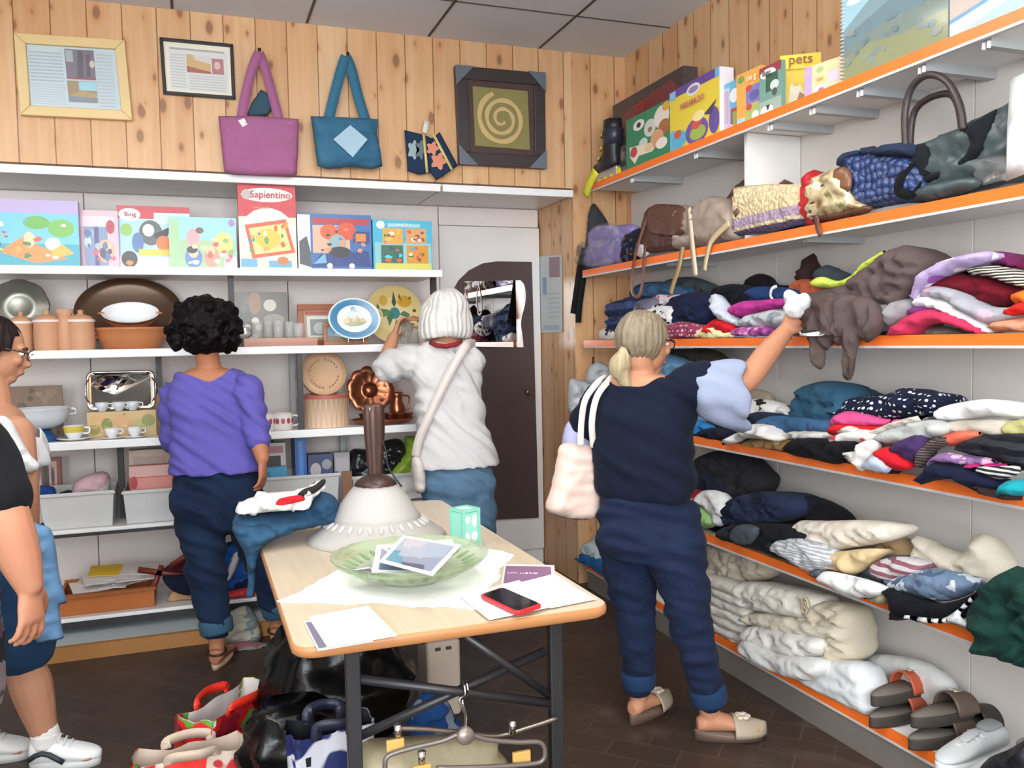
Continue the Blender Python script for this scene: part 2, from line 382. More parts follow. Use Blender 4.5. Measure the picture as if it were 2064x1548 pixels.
for i, (tx, ty) in enumerate(TUBES):
    L = thing('unseen_lamp_panel', (tx, ty, 2.74), 'added unseen lamp panel hung below the ceiling to brighten it', 'ceiling light', 'added unseen lamp panels')  # unseen fixture, added and hung low so light reaches the ceiling
    mb = MB()
    for a, b in (((tx-.31, ty-.62, 2.74), (tx+.31, ty-.585, 2.79)), ((tx-.31, ty+.585, 2.74), (tx+.31, ty+.62, 2.79)), ((tx-.31, ty-.58, 2.74), (tx-.285, ty+.58, 2.79)), ((tx+.285, ty-.58, 2.74), (tx+.31, ty+.58, 2.79))): mb.box(a, b)
    mb.build('light_frame', WHITE, L); MB().box((tx-.28, ty-.58, 2.75), (tx+.28, ty+.58, 2.765)).build('diffuser', em, L); MB().tube([(tx, ty-.60, 2.79), (tx, ty-.60, CEIL)], .006, 6).build('cable', WHITE, L); MB().tube([(tx, ty+.60, 2.79), (tx, ty+.60, CEIL)], .006, 6).build('cable', WHITE, L)
    mb.build('light_frame', WHITE, L); MB().box((tx-.28, ty-.58, 2.75), (tx+.28, ty+.58, 2.765)).build('diffuser', em, L)
# ---- shelving in the niche of the back wall
SU = thing('shelving_unit', (-.6, YF, .07), 'long white wall shelving with dark uprights set into the back wall niche', 'shelves')
for i, z in enumerate(ZS):
    x1 = 1.272
    for (xa, xb) in (((-2.58, x1), (x1+.012, 2.052)) if i == 0 else ((-2.58, x1),)):
        yb = 5.06
        s = MB().box((xa, YF+.02, z-.028), (xb, yb, z-.003)).build('shelf', WHITE, SU)
        h = .040 if i < 4 else .018
        MB().box((xa, YF-.002, z-h), (xb, YF+.02, z)).build('edge_strip', plain('f0f2f3', .3), s, bevel=.004)
        if i >= 4: MB().box((xa, YF+.002, z-.018-(.03 if i == 5 else .016)), (xb, YF+.02, z-.018)).build('lip_with_shadow', DARK, s)  # black metal edge, with the shadow under the lip built in as dark strip
for i, (xa, xb) in enumerate(((-2.58, -1.552), (-1.548, -.522), (-.518, .508), (.512, 1.403))):
    MB().box((xa, 5.062, .07), (xb, 5.078, 2.24)).build('back_panel', PANEL, SU, bevel=.003)
for u, gap, v, yy, c in ((467, 1, 620, 4.62, DARK), (876, 1, 620, 4.66, DARK), (322, 2, 800, 4.8, DARK), (606, 2, 780, 4.542, DARK), (244, 3, 960, 4.75, DARK), (547, 3, 930, 4.93, DARK), (692, 3, 930, 4.9, GREYM), (590, 2, 780, 4.9, GREYM)):
    x = PY(u, v, yy)[0]; MB().box((x-.014, yy, ZS[gap+1]), (x+.014, yy+.04, ZS[gap]-.028)).build('upright', c, SU)
MB().box((1.408, 5.062, 2.13), (2.052, 5.078, 2.24)).build('back_panel', PANEL, SU, bevel=.003)
# ---- wardrobe with the arched dark door
WB = thing('wardrobe', (1.73, YB, .0), 'white built-in wardrobe with arched dark brown door in the corner', 'wardrobe')
wx0, wx1 = 1.405, 2.052
mb = MB().box((wx0, 5.045, .10), (wx1, 5.098, 2.125)); mb.box((wx0, 5.06, 0), (wx1, 5.098, .10)); mb.build('carcass', plain('e6e4e3', .35), WB, bevel=.004)
o = [PY(u, v, 5.04) for u, v in [(917, 1051), (1085, 1043), (1071, 528), (1000, 527), (972, 531), (945, 545), (924, 565), (910, 590), (905, 620)]]
mb = MB(); mb.loft([[p + np.array([0, d, 0]) for p in o] for d in (.003, -.008)], None, False); mb.build('door', plain('4b3d3c', .35), WB)
kx = PY(1062, 790, 5.03); MB().lathe([(.004, 0), (.006, .012), (.016, .018), (.018, .026), (.010, .032), (.001, .033)], kx, 16, axis=(0, -1, 0)).build('knob', plain('6a5a52', .3, .6), WB)
mo = catmull([(937, 700), (1057, 701), (1054, 676), (1050, 655), (1052, 638), (1058, 615), (1060, 595), (1055, 572), (1046, 565), (935, 568)], 1)
def mirror_pts(s, y): return [PY(u, v, y) for u, v in s]
rt = catmull([(1055, 700), (1053, 676), (1050, 655), (1052, 638), (1058, 615), (1060, 595), (1057, 575), (1049, 565)], 4, False)
outl = [(937, 698), *[tuple(p) for p in rt], (935, 567)]
mb = MB(); mb.loft([mirror_pts(outl, y) for y in (5.031, 5.022)], None, False); mb.build('mirror', plain('f2f2f2', .01, 1., var=0), WB)
# ---- right hand wall shelving with orange price strips
OR = plain('f5762c', .35); SR = thing('shelving_unit', (XF, 2.7, 0), 'tall white shelving with orange edge strips along the right wall', 'shelves')
for i, z in enumerate(ZS):
    y1 = 4.33 if i == 0 else 4.45
    s = MB().box((XF+.012, .9, z-.028), (XW-.018, y1, z-.002)).build('shelf', WHITE, SR)
    MB().box((XF, .9, z-.034), (XF+.012, y1, z-.001)).build('edge_strip', OR, s)
    MB().box((XF-.001, .9, z-.042), (XF+.014, y1, z-.034)).build('strip_rail', plain('c9c9cb', .4), s)
    if i == 0:
        for yy in (3.9, 3.31, 2.79, 2.55, 2.316, 2.057, 1.83):
            b = MB().box((XF+.03, yy-.014, z-.06), (XW-.02, yy+.014, z-.028)).build('bracket', GREYM, SR)
            for d in (-.008, .008): MB().box((XF+.022, yy+d-.003, z-.064), (XF+.030, yy+d+.003, z-.045)).build('bracket_tooth', plain('f0f0f0', .4), b)
    elif i < 5:
        for yy in (3.6, 2.62, 1.6): MB().box((XF+.05, yy-.012, z-.05), (XW-.02, yy+.012, z-.028)).build('bracket', GREYM, SR)
for a, b in ((.9, 1.117), (1.12, 2.122), (2.125, 3.127), (3.13, 4.45)): MB().box((XW-.017, a, .1), (XW-.002, b, 2.25)).build('back_panel', plain('dcd8d4', .5), SR, bevel=.002)
MB().box((XF+.05, 2.97, ZS[1]+.001), (XW-.02, 2.99, ZS[0]-.03)).build('divider', WHITE, SR)
MB().box((XF+.004, .9, 0), (XF+.03, 4.45, ZS[5]-.043)).build('kickboard', plain('77706a', .5), SR)
for yy in (4.40, 4.2): MB().box((XF+.01, yy, 0), (XF+.03, yy+.02, ZS[5])).build('foot', DARK, SR)
# ------------------------------------------------------------------ printed boxes
def art_add(mb, p0, ax, up, nr, w, h, art):
    k = 1
    for a in art:
        off = nr*(.0004+.00007*k); k += 1
        def P(s, t): return p0 + ax*(s*w) + up*(t*h) + off
        if a[0] == 'r': mb.poly([P(a[1], a[2]), P(a[3], a[2]), P(a[3], a[4]), P(a[1], a[4])], a[5])
        elif a[0] == 'e': mb.poly([P(min(.995, max(.005, a[1]+a[3]*math.cos(q))), min(.995, max(.005, a[2]+a[4]*math.sin(q)))) for q in [2*math.pi*i/18 for i in range(18)]], a[5])
        elif a[0] == 'p': mb.poly([P(s, t) for s, t in a[1]], a[2])
def scatter(n, pal, reg, seed, smin=.03, smax=.09, asp=1.):
    r = random.Random(seed); out = []
    for i in range(n):
        s = r.uniform(smin, smax); c = (r.uniform(reg[0]+s, reg[2]-s), r.uniform(reg[1]+s*asp, reg[3]-s*asp)); m = r.randint(5, 9); ph = r.uniform(0, 6)
        out.append(('p', [(c[0]+s*math.cos(ph+2*math.pi*j/m)*r.uniform(.6, 1.25), c[1]+s*asp*math.sin(ph+2*math.pi*j/m)*r.uniform(.6, 1.25)) for j in range(m)], r.choice(pal)))
    return out
def pbox(name, label, cat, B0, B1, H, depth, col, art=(), group=None, lean=0., rough=.35, parent=None, bevel=0., side=None):
    B0 = np.array(B0, float); B1 = np.array(B1, float); ax = B1-B0; ax[2] = 0; w = np.linalg.norm(ax); ax /= w; up = np.array([0, 0, 1.]); nr = np.cross(ax, up)
    if nr@(B0-O) > 0: nr = -nr
    if lean: up, nr = up*math.cos(lean)-nr*math.sin(lean), nr*math.cos(lean)+up*math.sin(lean)
    mb = MB(); a = [B0, B1, B1+up*H, B0+up*H]; b = [p-nr*depth for p in a]
    mb.add(a+b, [(0, 1, 2, 3)], col)
    mb.add(a+b, [(5, 4, 7, 6), (4, 0, 3, 7), (1, 5, 6, 2), (3, 2, 6, 7), (4, 5, 1, 0)], side or col)
    art_add(mb, B0, ax, up, nr, w, H, art)
    o = mb.build(name, printed(rough), parent, bevel=bevel)
    if parent is None: tag(o, label, cat, group)
    o['_'] = 0; del o['_']
    return o, (B0, ax, up, nr, w, H)
def ybox(name, label, cat, u0, u1, vt, shelf, y, depth, col, art=(), group=None, lean=0., rough=.35, **kw):
    z = ZS[shelf]-.0025; vb = 774
    B0 = PY(u0, 700, y); B1 = PY(u1, 700, y); B0 = PZ(u0, 700, z) if False else B0
    # follow the upright edges of the photo: use the height of the middle of the box
    zt = PY((u0+u1)/2, vt, y)[2]
    for _ in range(2):
        um = O + 0; v0 = 774 - FPX*((np.array([B0[0], y, (z+zt)/2])-O)@CU)/((np.array([B0[0], y, (z+zt)/2])-O)@CF)
        B0 = PY(u0, v0, y); B1 = PY(u1, v0, y)
    B0[2] = B1[2] = z
    return pbox(name, label, cat, B0, B1, (zt-z)/math.cos(lean), depth, col, art, group, lean, rough, **kw)
def lettering(fr, s, size, st, mat, parent, sx=1., rot=0.):
    B0, ax, up, nr, w, h = fr; x = ax*math.cos(rot)+up*math.sin(rot); u = up*math.cos(rot)-ax*math.sin(rot)
    if np.cross(x, u)@nr < 0: pass
    return text('lettering', s, size, B0+ax*st[0]*w+up*st[1]*h+nr*.012*0+nr*.009, x, u, mat, parent, sx=sx)
RAIN = ['e8a23c', 'd95f3a', 'f3d9c0', '5aa8c8', '3f7f4a', 'e9c84a', 'b85a8a', 'f2f0ea', '8a5a3a']
G = 'game boxes on the second shelf'
b, fr = ybox('puzzle_box', 'wide jigsaw box with lilac top and lakeside scene, leftmost of its row', 'puzzle box', -70, 159, 402, 1, 4.56, .06, '8fa7cf',
    [('r', 0, .80, 1, 1, 'b3a3d2'), ('r', 0, .02, 1, .80, '69c3d6'), ('r', 0, .02, 1, .34, '2fa3b8'), ('e', .62, .66, .12, .10, '5fae3c'), ('e', .84, .58, .12, .14, '6cb647'), ('e', .1, .42, .14, .2, '6f4fa0'), ('p', [(.35, .3), (.55, .5), (.6, .34), (.9, .12), (.6, .05), (.3, .2)], 'f08c3a'), ('e', .55, .40, .05, .12, 'f6cda0'), ('e', .76, .34, .07, .1, 'f4ead2'), ('p', [(.75, .12), (.95, .2), (.85, .34), (.74, .24)], 'f3b23c')] + scatter(22, RAIN, (.05, .05, .95, .75), 3, .02, .05), G)
b, fr = ybox('puzzle_box', 'pale pink picture box half hidden behind the lilac puzzle box', 'puzzle box', 150, 239, 424, 1, 4.63, .07, 'e8b9c6',
    [('r', .12, .72, .9, .9, 'f3d3da'), ('r', .22, .05, .75, .72, '7d93b5'), ('r', .45, .05, .55, .72, '4b4a86'), ('e', .3, .45, .08, .1, 'b8d5e0'), ('e', .7, .3, .2, .2, 'e7b08f'), ('e', .82, .72, .1, .12, 'b3303a')] + scatter(14, ['5b6fa8', 'c9596b', 'e8c9a8', '4d3f5c', 'a6b8cc'], (.2, .05, .95, .7), 8, .04, .09), G)
b, fr = ybox('puzzle_box', 'red and white puzzle box with oval logo, behind the beach girls puzzle', 'puzzle box', 237, 384, 416, 1, 4.66, .06, 'bfe0ee',
    [('r', 0, .8, 1, 1, 'c63a48'), ('r', .5, .72, 1, .9, 'cfe6f2'), ('r', 0, .3, .45, .78, 'a8d5ea'), ('e', .17, .86, .15, .1, 'ffffff'), ('e', .12, .62, .08, .1, '8fc15a'), ('e', .45, .58, .16, .2, '565b5e'), ('e', .42, .62, .08, .1, 'f0efe8'), ('e', .27, .42, .08, .16, '4f78b0'), ('p', [(.48, .55), (.75, .7), (.62, .4)], '232527'), ('e', .62, .42, .1, .12, 'e8762c'), ('r', .28, .22, .98, .32, 'f2cf3a'), ('r', 0, .02, .98, .2, 'f5f3ee'), ('e', .15, .16, .11, .13, '2c2a2c'), ('e', .15, .10, .05, .04, 'e88a2c')], G)
lettering(fr, 'Bing', .032, (.18, .86), plain('b3303c'), b)
b, fr = ybox('puzzle_box', 'light turquoise puzzle box with cartoon girls on a beach', 'puzzle box', 341, 477, 438, 1, 4.555, .05, '9ad6dc',
    [('r', 0, .02, .15, .95, 'a5cf9f'), ('r', .15, .02, .98, .55, 'a9c9a0'), ('e', .35, .6, .1, .17, 'e8a6a8'), ('e', .8, .5, .14, .22, 'ecd27a'), ('e', .35, .2, .13, .2, '5d8bc0'), ('e', .35, .3, .07, .1, 'f1c7a2'), ('e', .33, .36, .08, .07, '2c2022'), ('e', .62, .22, .12, .2, 'e89a86'), ('e', .6, .34, .07, .1, 'f1c7a2'), ('e', .9, .12, .1, .14, 'f6e9ea'), ('e', .93, .9, .05, .07, 'a685c0'), ('e', .45, .74, .06, .06, '7a4a3a')] + scatter(18, ['e88aa0', 'f3d5a8', '8bb870', 'f0e2b0', 'd8605a', 'ffffff'], (.15, .04, .98, .65), 5, .025, .06), G)
b, fr = ybox('game_box', 'tall red electronic quiz game box, tallest on the second shelf', 'game box', 481, 597, 373, 1, 4.56, .07, 'cc3540',
    [('e', .5, .88, .45, .085, 'f3e9e4'), ('e', .15, .88, .09, .06, 'b9b4b0'), ('r', 0, .01, 1, .62, 'e9dfc8'), ('e', .5, .42, .48, .31, 'f2efe6'), ('p', [(.1, .52), (.82, .60), (.97, .2), (.22, .12)], 'd95a2c'), ('p', [(.17, .48), (.78, .55), (.9, .23), (.27, .17)], 'f1df8c'), ('e', .5, .36, .22, .12, 'eac33c'), ('r', .02, .02, .3, .12, '6aa8cf'), ('r', .5, .02, .9, .1, '5fa9c9'), ('e', .75, .1, .1, .05, 'c9763c')] + scatter(16, ['5f9e4c', 'e3a83c', '4f88c0', 'f2e7c0', 'd8602c'], (.12, .15, .95, .6), 9, .025, .05), G)
lettering(fr, 'Sapientino', .05, (.56, .88), plain('b8323e'), b, .95); lettering(fr, 'PARLANTE', .016, (.4, .72), plain('f0c0a0'), b)
b, fr = ybox('game_box', 'blue toy train game box with white spine, right of the tall red box', 'game box', 600, 749, 432, 1, 4.56, .08, '2f6db0',
    [('r', 0, .02, .17, .98, 'e4e6ea'), ('p', [(.02, .1), (.02, .5), (.12, .6), (.17, .3), (.17, .04)], '4a5058'), ('r', .2, .82, .97, .93, 'b8323c'), ('r', .2, .3, .7, .8, 'e8b49a'), ('p', [(.17, .05), (.3, .28), (.95, .34), (.99, .06)], '243f86'), ('e', .42, .68, .12, .14, 'e0602c'), ('e', .66, .7, .13, .16, 'e2522a'), ('e', .53, .48, .12, .16, '8fb0b8'), ('e', .56, .32, .15, .1, '2b2f3a'), ('e', .42, .07, .04, .05, 'e8e8e8'), ('e', .72, .07, .04, .05, 'e8e8e8'), ('r', .74, .48, .97, .7, '24407c'), ('r', .78, .52, .92, .66, 'e08a3c'), ('p', [(.2, .1), (.36, .3), (.38, .12)], '6fb4d8')] + scatter(16, ['d9c0a8', 'b8583c', '5f7fb0', '30364a', 'e89a6a'], (.2, .3, .95, .8), 5, .02, .05), G)
b, fr = ybox('puzzle_box', 'cyan box with four small puzzle pictures, rightmost of its row', 'puzzle box', 752, 871, 444, 1, 4.555, .06, '3fb6d6',
    [('r', .03, .02, .98, .55, '8fcbd2'), ('r', .03, .02, .98, .14, 'd7d66c'), ('e', .13, .9, .07, .08, 'eef4f6'), ('r', .25, .86, .8, .93, '9fdcec'), ('r', .16, .52, .5, .84, 'e2a94e'), ('r', .55, .54, .9, .84, 'd9a36a'), ('r', .13, .14, .5, .50, '2f6a5a'), ('r', .56, .14, .93, .50, 'd9962c')] + scatter(10, RAIN, (.17, .53, .49, .83), 1, .025, .05) + scatter(10, RAIN, (.56, .55, .89, .83), 2, .025, .05) + scatter(10, ['3f6fc0', 'e9c23c', '1f4a6a', 'd9602c', '4fd0e0'], (.14, .15, .49, .49), 4, .025, .05) + scatter(10, RAIN, (.57, .15, .92, .49), 6, .025, .05), G)
lettering(fr, 'PUZZLE', .022, (.52, .895), plain('f4f8fa'), b)
# ------------------------------------------------------------------ things hung on the pine boards
def frame_pic(name, label, quad, y, bar, depth, mats, inner, art, group=None):
    """picture frame whose four corners are the px points TL, TR, BR, BL in the plane of the wall"""
    p = [PY(u, v, y) for u, v in quad]; c = sum(p)/4; r = thing(name, (c[0], 4.54, p[2][2]), label, 'picture frame', group)
    ax = (p[1]-p[0]+p[2]-p[3]); ax /= np.linalg.norm(ax); up = (p[0]-p[3]+p[1]-p[2]); up /= np.linalg.norm(up)
    ins = lambda d: [p[0]+ax*d-up*d, p[1]-ax*d-up*d, p[2]-ax*d+up*d, p[3]+ax*d+up*d]
    D = np.array([0, depth, 0]); i = ins(bar); mb = MB()
    for k in range(4):
        j = (k+1) % 4; q = [p[k], p[j], i[j], i[k]]; mb.loft([[x+D for x in q], q], None, False)
    mb.build('frame', mats[0], r, bevel=.004)
    mb = MB(); mb.poly([x+D*.6 for x in i], inner); w = np.linalg.norm(i[1]-i[0]); h = np.linalg.norm(i[0]-i[3])
    art_add(mb, i[3]+D*.6, ax, up, np.array([0, -1., 0]), w, h, art); mb.build('print', printed(.5), r)
    MB().loft([[x+D*.42 for x in i], [x+D*.36 for x in i]], None, False).build('glass_pane', glassy('ffffff', .02, 1., .35), r)
    return r
lines = lambda s0, s1, t0, t1, n, c: [('r', s0, t0+(t1-t0)*k/n, s1, t0+(t1-t0)*(k+.45)/n, c) for k in range(n)]
frame_pic('framed_picture', 'large light wood frame holding a newspaper page, left on the pine wall', [(27, 65), (251, 80), (267, 242), (40, 231)], 4.505, .045, .03, [plain('dfc48c', .4)], 'c3d3d8',
    lines(.03, .4, .42, .93, 9, 'a9b8bf') + lines(.03, .4, .04, .4, 9, 'b4c2c8') + lines(.78, .97, .04, .95, 16, 'b4c2c8') + [('r', .43, .5, .76, .97, '77707a'), ('r', .44, .76, .52, .95, 'a2b2b8'), ('p', [(.55, .5), (.58, .95), (.64, .95), (.62, .5)], '5d5660'), ('p', [(.66, .52), (.67, .9), (.72, .9), (.7, .52)], '60565e'), ('e', .73, .74, .03, .06, 'd0c0ba'), ('r', .43, .48, .76, .51, 'a04a58'), ('r', .43, .1, .76, .45, '9c8a66'), ('r', .56, .3, .76, .44, '9fd0dc'), ('r', .43, .1, .76, .2, '7d8a92'), ('p', [(.43, .2), (.6, .3), (.76, .24), (.76, .18)], 'b39a68')])
frame_pic('framed_picture', 'small black framed newspaper clipping beside the purple tote bag', [(321, 74), (470, 88), (475, 200), (329, 189)], 4.515, .016, .02, [plain('2a2a2b', .35)], 'ece6d2',
    [('r', .06, .05, .94, .9, 'd9dcda'), ('r', .08, .86, .9, .9, 'a9a9ab')] + lines(.08, .3, .1, .8, 12, 'c3c6c6') + lines(.35, .9, .08, .4, 6, 'c3c6c6') + [('r', .32, .42, .68, .78, 'cfae7a'), ('p', [(.45, .68), (.68, .62), (.68, .78), (.42, .78)], 'd6d4cc'), ('p', [(.32, .42), (.32, .55), (.5, .5), (.68, .46), (.68, .42)], 'a8624a'), ('r', .70, .42, .88, .74, 'b07a80'), ('e', .78, .6, .05, .08, 'd9b8b0')])
# framed spiral with translucent corner protectors
q = [PY(u, v, 4.50) for u, v in [(917, 131), (1099, 147), (1101, 340), (926, 331)]]; c = sum(q)/4
r = thing('framed_picture', (c[0], 4.54, q[2][2]), 'square dark brown framed picture with pale spiral on olive ground', 'picture frame')
def lerpq(s, t, d=0.): return (q[3]*(1-s)+q[2]*s)*(1-t)+(q[0]*(1-s)+q[1]*s)*t - np.array([0, d, 0])
mb = MB()
for a, b_ in (((0, 0), (1, .13)), ((0, .87), (1, 1)), ((0, .13), (.13, .87)), ((.87, .13), (1, .87))):
    f = [(a[0], a[1]), (b_[0], a[1]), (b_[0], b_[1]), (a[0], b_[1])]; mb.loft([[lerpq(s, t, -.035) for s, t in f], [lerpq(s, t) for s, t in f]], None, False)
mb.build('frame', plain('3b3436', .4), r, bevel=.004)
MB().loft([[lerpq(s, t, d) for s, t in ((.13, .13), (.87, .13), (.87, .87), (.13, .87))] for d in (-.03, -.012)], None, False).build('mat_board', plain('4a3a36', .7), r)
MB().loft([[lerpq(s, t, d) for s, t in ((.19, .20), (.815, .19), (.80, .80), (.185, .805))] for d in (-.0115, -.006)], None, False).build('canvas', plain('8a8150', .8, bump=.4, bs=200), r)
mb = MB(); L = []; R_ = []
for k in range(90):
    a = k/89*math.pi*2*2.6+.6; rad = .035+.235*(k/89)**.9; w = .016+.012*math.sin(k*.9)*.3+.010*k/89
    L.append(lerpq(.50+(rad-w)*math.cos(-a), .49+(rad-w)*math.sin(-a), -.003)); R_.append(lerpq(.50+(rad+w)*math.cos(-a), .49+(rad+w)*math.sin(-a), -.003))
for k in range(89): mb.poly([L[k], L[k+1], R_[k+1], R_[k]])
mb.build('spiral_motif', plain('cbb17c', .6, .2), r)
for s, t in ((0, 0), (1, 0), (1, 1), (0, 1)):
    k = .2; f = [(s, t), (s+(k if s == 0 else -k), t), (s, t+(k if t == 0 else -k))]
    MB().loft([[lerpq(a, b_, d) for a, b_ in f] for d in (.004, .009)], None, False).build('corner_protector', plain('66707c', .3), r)
def strap(mb, pts, w, th, k=8, ref=(0, -1, 0)):
    """flat strap along points; ref = direction its face looks to"""
    P = catmull(pts, k, False); ref = np.array(ref, float); rings = []
    for i, p in enumerate(P):
        t = P[min(i+1, len(P)-1)]-P[max(0, i-1)]; t = t/(np.linalg.norm(t)+1e-9); s = np.cross(t, ref); s /= np.linalg.norm(s)+1e-9; n = np.cross(s, t)
        rings.append([p+s*w/2+n*th/2, p-s*w/2+n*th/2, p-s*w/2-n*th/2, p+s*w/2-n*th/2])
    return mb.loft(rings, None, True)
# purple tote
PU = cloth('a5688f'); r = thing('tote_bag', PY(520, 355, 4.48), 'purple cloth tote bag hanging on the pine wall', 'tote bag')
blob('bag_body', [(440, 234), (520, 234), (602, 240), (601, 300), (598, 352), (585, 356), (470, 352), (452, 346), (446, 290)], ('Y', 4.47), .03, .04, .012, .006, PU, r, k=1, R=.05)
mb = MB(); strap(mb, [PY(u, v, 4.475) for u, v in [(487, 238), (493, 200), (508, 140), (522, 106)]], .045, .006); strap(mb, [PY(u, v, 4.478) for u, v in [(522, 106), (535, 140), (550, 195), (562, 240)]], .045, .006); mb.build('strap', PU, r)
mb = MB(); mb.loft([[PY(u, v, y) for u, v in ((480, 243), (492, 238), (499, 250), (489, 256))] for y in (4.436, 4.433)], None, False); mb.build('price_tag', plain('f2f0ee', .5), r)
mb = MB().lathe([(.003, 0), (.003, .06), (.009, .062), (.009, .066), (.001, .068)], PY(521, 108, 4.54), 10, axis=(0, -1, 0)); mb.build('nail', plain('55504c', .3, 1.), r)
tag(blob('pouch', [(498, 232), (507, 208), (526, 180), (548, 194), (552, 210), (540, 233)], ('Y', 4.50), .008, .008, .012, .002, cloth('3d5868'), k=1), 'small slate blue pouch tucked into the purple tote', 'pouch')
# denim tote
DN = cloth('44748f', 'fade', '356382', 1.); r = thing('tote_bag', PY(700, 340, 4.48), 'blue denim tote bag with pale diamond patch on the pine wall', 'tote bag')
blob('bag_body', [(626, 234), (690, 236), (762, 240), (760, 270), (768, 310), (771, 335), (750, 341), (705, 336), (660, 341), (640, 335), (634, 290)], ('Y', 4.46), .035, .04, .012, .012, DN, r, k=1, R=.05)
mb = MB(); strap(mb, [PY(u, v, 4.475) for u, v in [(663, 240), (672, 200), (688, 140), (697, 114)]], .052, .008); strap(mb, [PY(u, v, 4.478) for u, v in [(697, 114), (708, 140), (722, 195), (737, 243)]], .052, .008); mb.build('strap', cloth('3f7590'), r)
mb = MB(); mb.loft([[PY(u, v, y) for u, v in ((672, 281), (706, 252), (741, 281), (711, 317))] for y in (4.412, 4.405)], None, False); mb.build('patch', cloth('a9c8da'), r)
MB().lathe([(.003, 0), (.003, .06), (.009, .062), (.009, .066), (.001, .068)], PY(697, 116, 4.54), 10, axis=(0, -1, 0)).build('nail', plain('55504c', .3, 1.), r)
# two pouches pegged together
for i, (out, motif, zipp, lab) in enumerate(((((815, 262), (856, 272), (873, 280), (874, 346), (846, 352), (822, 345)), [('96aab0', (833, 302), (10, 17)), ('5e6e74', (847, 302), (9, 17))], ((854, 270), (861, 348)), 'navy pouch with grey leaf motif pegged to the wall, left of two'),
      (((870, 280), (886, 266), (923, 334), (880, 363), (866, 346), (862, 300)), [('d98a6e', (872, 299), (11, 12)), ('d98a6e', (884, 325), (14, 15))], ((872, 268), (911, 342)), 'navy pouch with salmon flower motifs pegged to the wall'))):
    r = thing('zip_pouch', PY(850, 350, 4.5), lab, 'pouch', 'navy pouches on the wall'); y = 4.50-.016*i
    blob('pouch_body', out, ('Y', y), .008, .008, .012, .002, cloth('2a3a54'), r, k=1)
    mb = MB()
    for cc, c0, rr in motif: mb.loft([[PY(c0[0]+rr[0]*math.cos(a)*(1+.25*math.cos(5*a)), c0[1]+rr[1]*math.sin(a)*(1+.25*math.cos(5*a)), y-d) for a in [2*math.pi*j/24 for j in range(24)]] for d in (.011, .013)], cc, False)
    mb.build('motif', printed(.8), r)
    if i == 0: strap(MB(), [PY(861, 244, 4.478), PY(856, 268, 4.478)], .028, .004, 2).build('paper_tag', plain('e6e2d8', .6), r)
    strap(MB(), [PY(zipp[0][0], zipp[0][1], y-.012), PY(zipp[1][0], zipp[1][1], y-.012)], .014, .003, 2).build('zipper', plain('d9c77a', .5), r)

# poster on the side of the corner pillar
pp = [PX(u, v, 2.056) for u, v in ((1087, 517), (1133, 514), (1134, 670), (1091, 671))]
mb = MB(); mb.poly(pp, 'c9d0d0'); 
def lp(s, t): return (pp[3]*(1-s)+pp[2]*s)*(1-t)+(pp[0]*(1-s)+pp[1]*s)*t + np.array([-.001, 0, 0])
mb.poly([lp(.45, .72), lp(.9, .72), lp(.9, .98), lp(.45, .98)], '9c7f8c'); mb.poly([lp(.12, .5), lp(.3, .5), lp(.3, .72), lp(.12, .72)], '7f9cc0'); mb.poly([lp(.1, .04), lp(.85, .04), lp(.85, .1), lp(.1, .1)], 'aab6c6')
for k in range(6): mb.poly([lp(.4, .2+.06*k), lp(.9, .2+.06*k), lp(.9, .215+.06*k), lp(.4, .215+.06*k)], 'b3b9ba')
tag(mb.build('poster', printed(.5)), 'pale printed leaflet pinned on the side of the pine pillar', 'poster')
# ------------------------------------------------------------------ crockery and bric-a-brac on the back wall shelves
TERRA = plain('c79674', .6, var=.1); TERRA2 = plain('bf7a4e', .35, var=.08); CHINA = plain('eceef0', .15); COPPER = plain('a8684a', .28, .9, var=.12); SILVER = plain('cfcdc8', .12, 1.); GL = clearglass()
def onshelf(u, shelf, y): p = PY(u, 700, y); z = ZS[shelf]-.0025; q = O+ray(u, 774-FPX*((np.array([p[0], y, z])-O)@CU)/((np.array([p[0], y, z])-O)@CF))*1.; d = q-O; p = O+d*(y/d[1]); p[2] = z; return p
def pxm(y=4.6): return y/.94/FPX*1.0      # metres per photo pixel about there
# row 3 ------------------------------------------------------------
p = onshelf(44, 2, 4.82); r = thing('ornate_platter', p, 'grey pewter platter with embossed rim standing upright at the shelf end', 'platter'); PEW = plain('8f9288', .35, .7, var=.2)
n = (0, -1, .15); c = p+np.array([0, 0, .22]); mb = MB(); mb.lathe([(.001, .004), (.05, .004), (.07, .018), (.075, .012), (.125, .022), (.13, .016), (.125, .008), (.06, -.004), (.001, -.004)], c, 48, axis=n, wav=lambda q, rr: 1+(.04*abs(math.cos(4*q)) if rr > .1 else 0)); mb.build('dish', PEW, r)
MB().lathe([(.06, 0), (.062, .006), (.025, .02), (.016, .06), (.03, .10), (.001, .105)], p, 24, wav=lambda q, rr: 1+.06*math.cos(8*q)).build('foot', plain('a9aca6', .3, .5), r)
def canister(u, w, vt, y, label, h=.135):
    p = onshelf(u, 2, y); s = pxm(y)*w/2; r = thing('canister', p, label, 'canister', 'terracotta canisters')
    MB().lathe([(s*.93, 0), (s*.98, .01), (s, h*.5), (s*.98, h*.93), (s*1.02, h), (s*.9, h), (.001, h)], p, 32).build('body', TERRA, r)
    MB().lathe([(s*1.04, h), (s*1.05, h+.006), (s*1.03, h+.012), (.9*s, h+.012)], p, 32).build('white_rim', plain('e8d6cf', .4), r)
    MB().lathe([(s*.95, h+.011), (s*.8, h+.026), (s*.45, h+.034), (s*.2, h+.04), (s*.22, h+.055), (.001, h+.06)], p, 32).build('lid', TERRA, r)
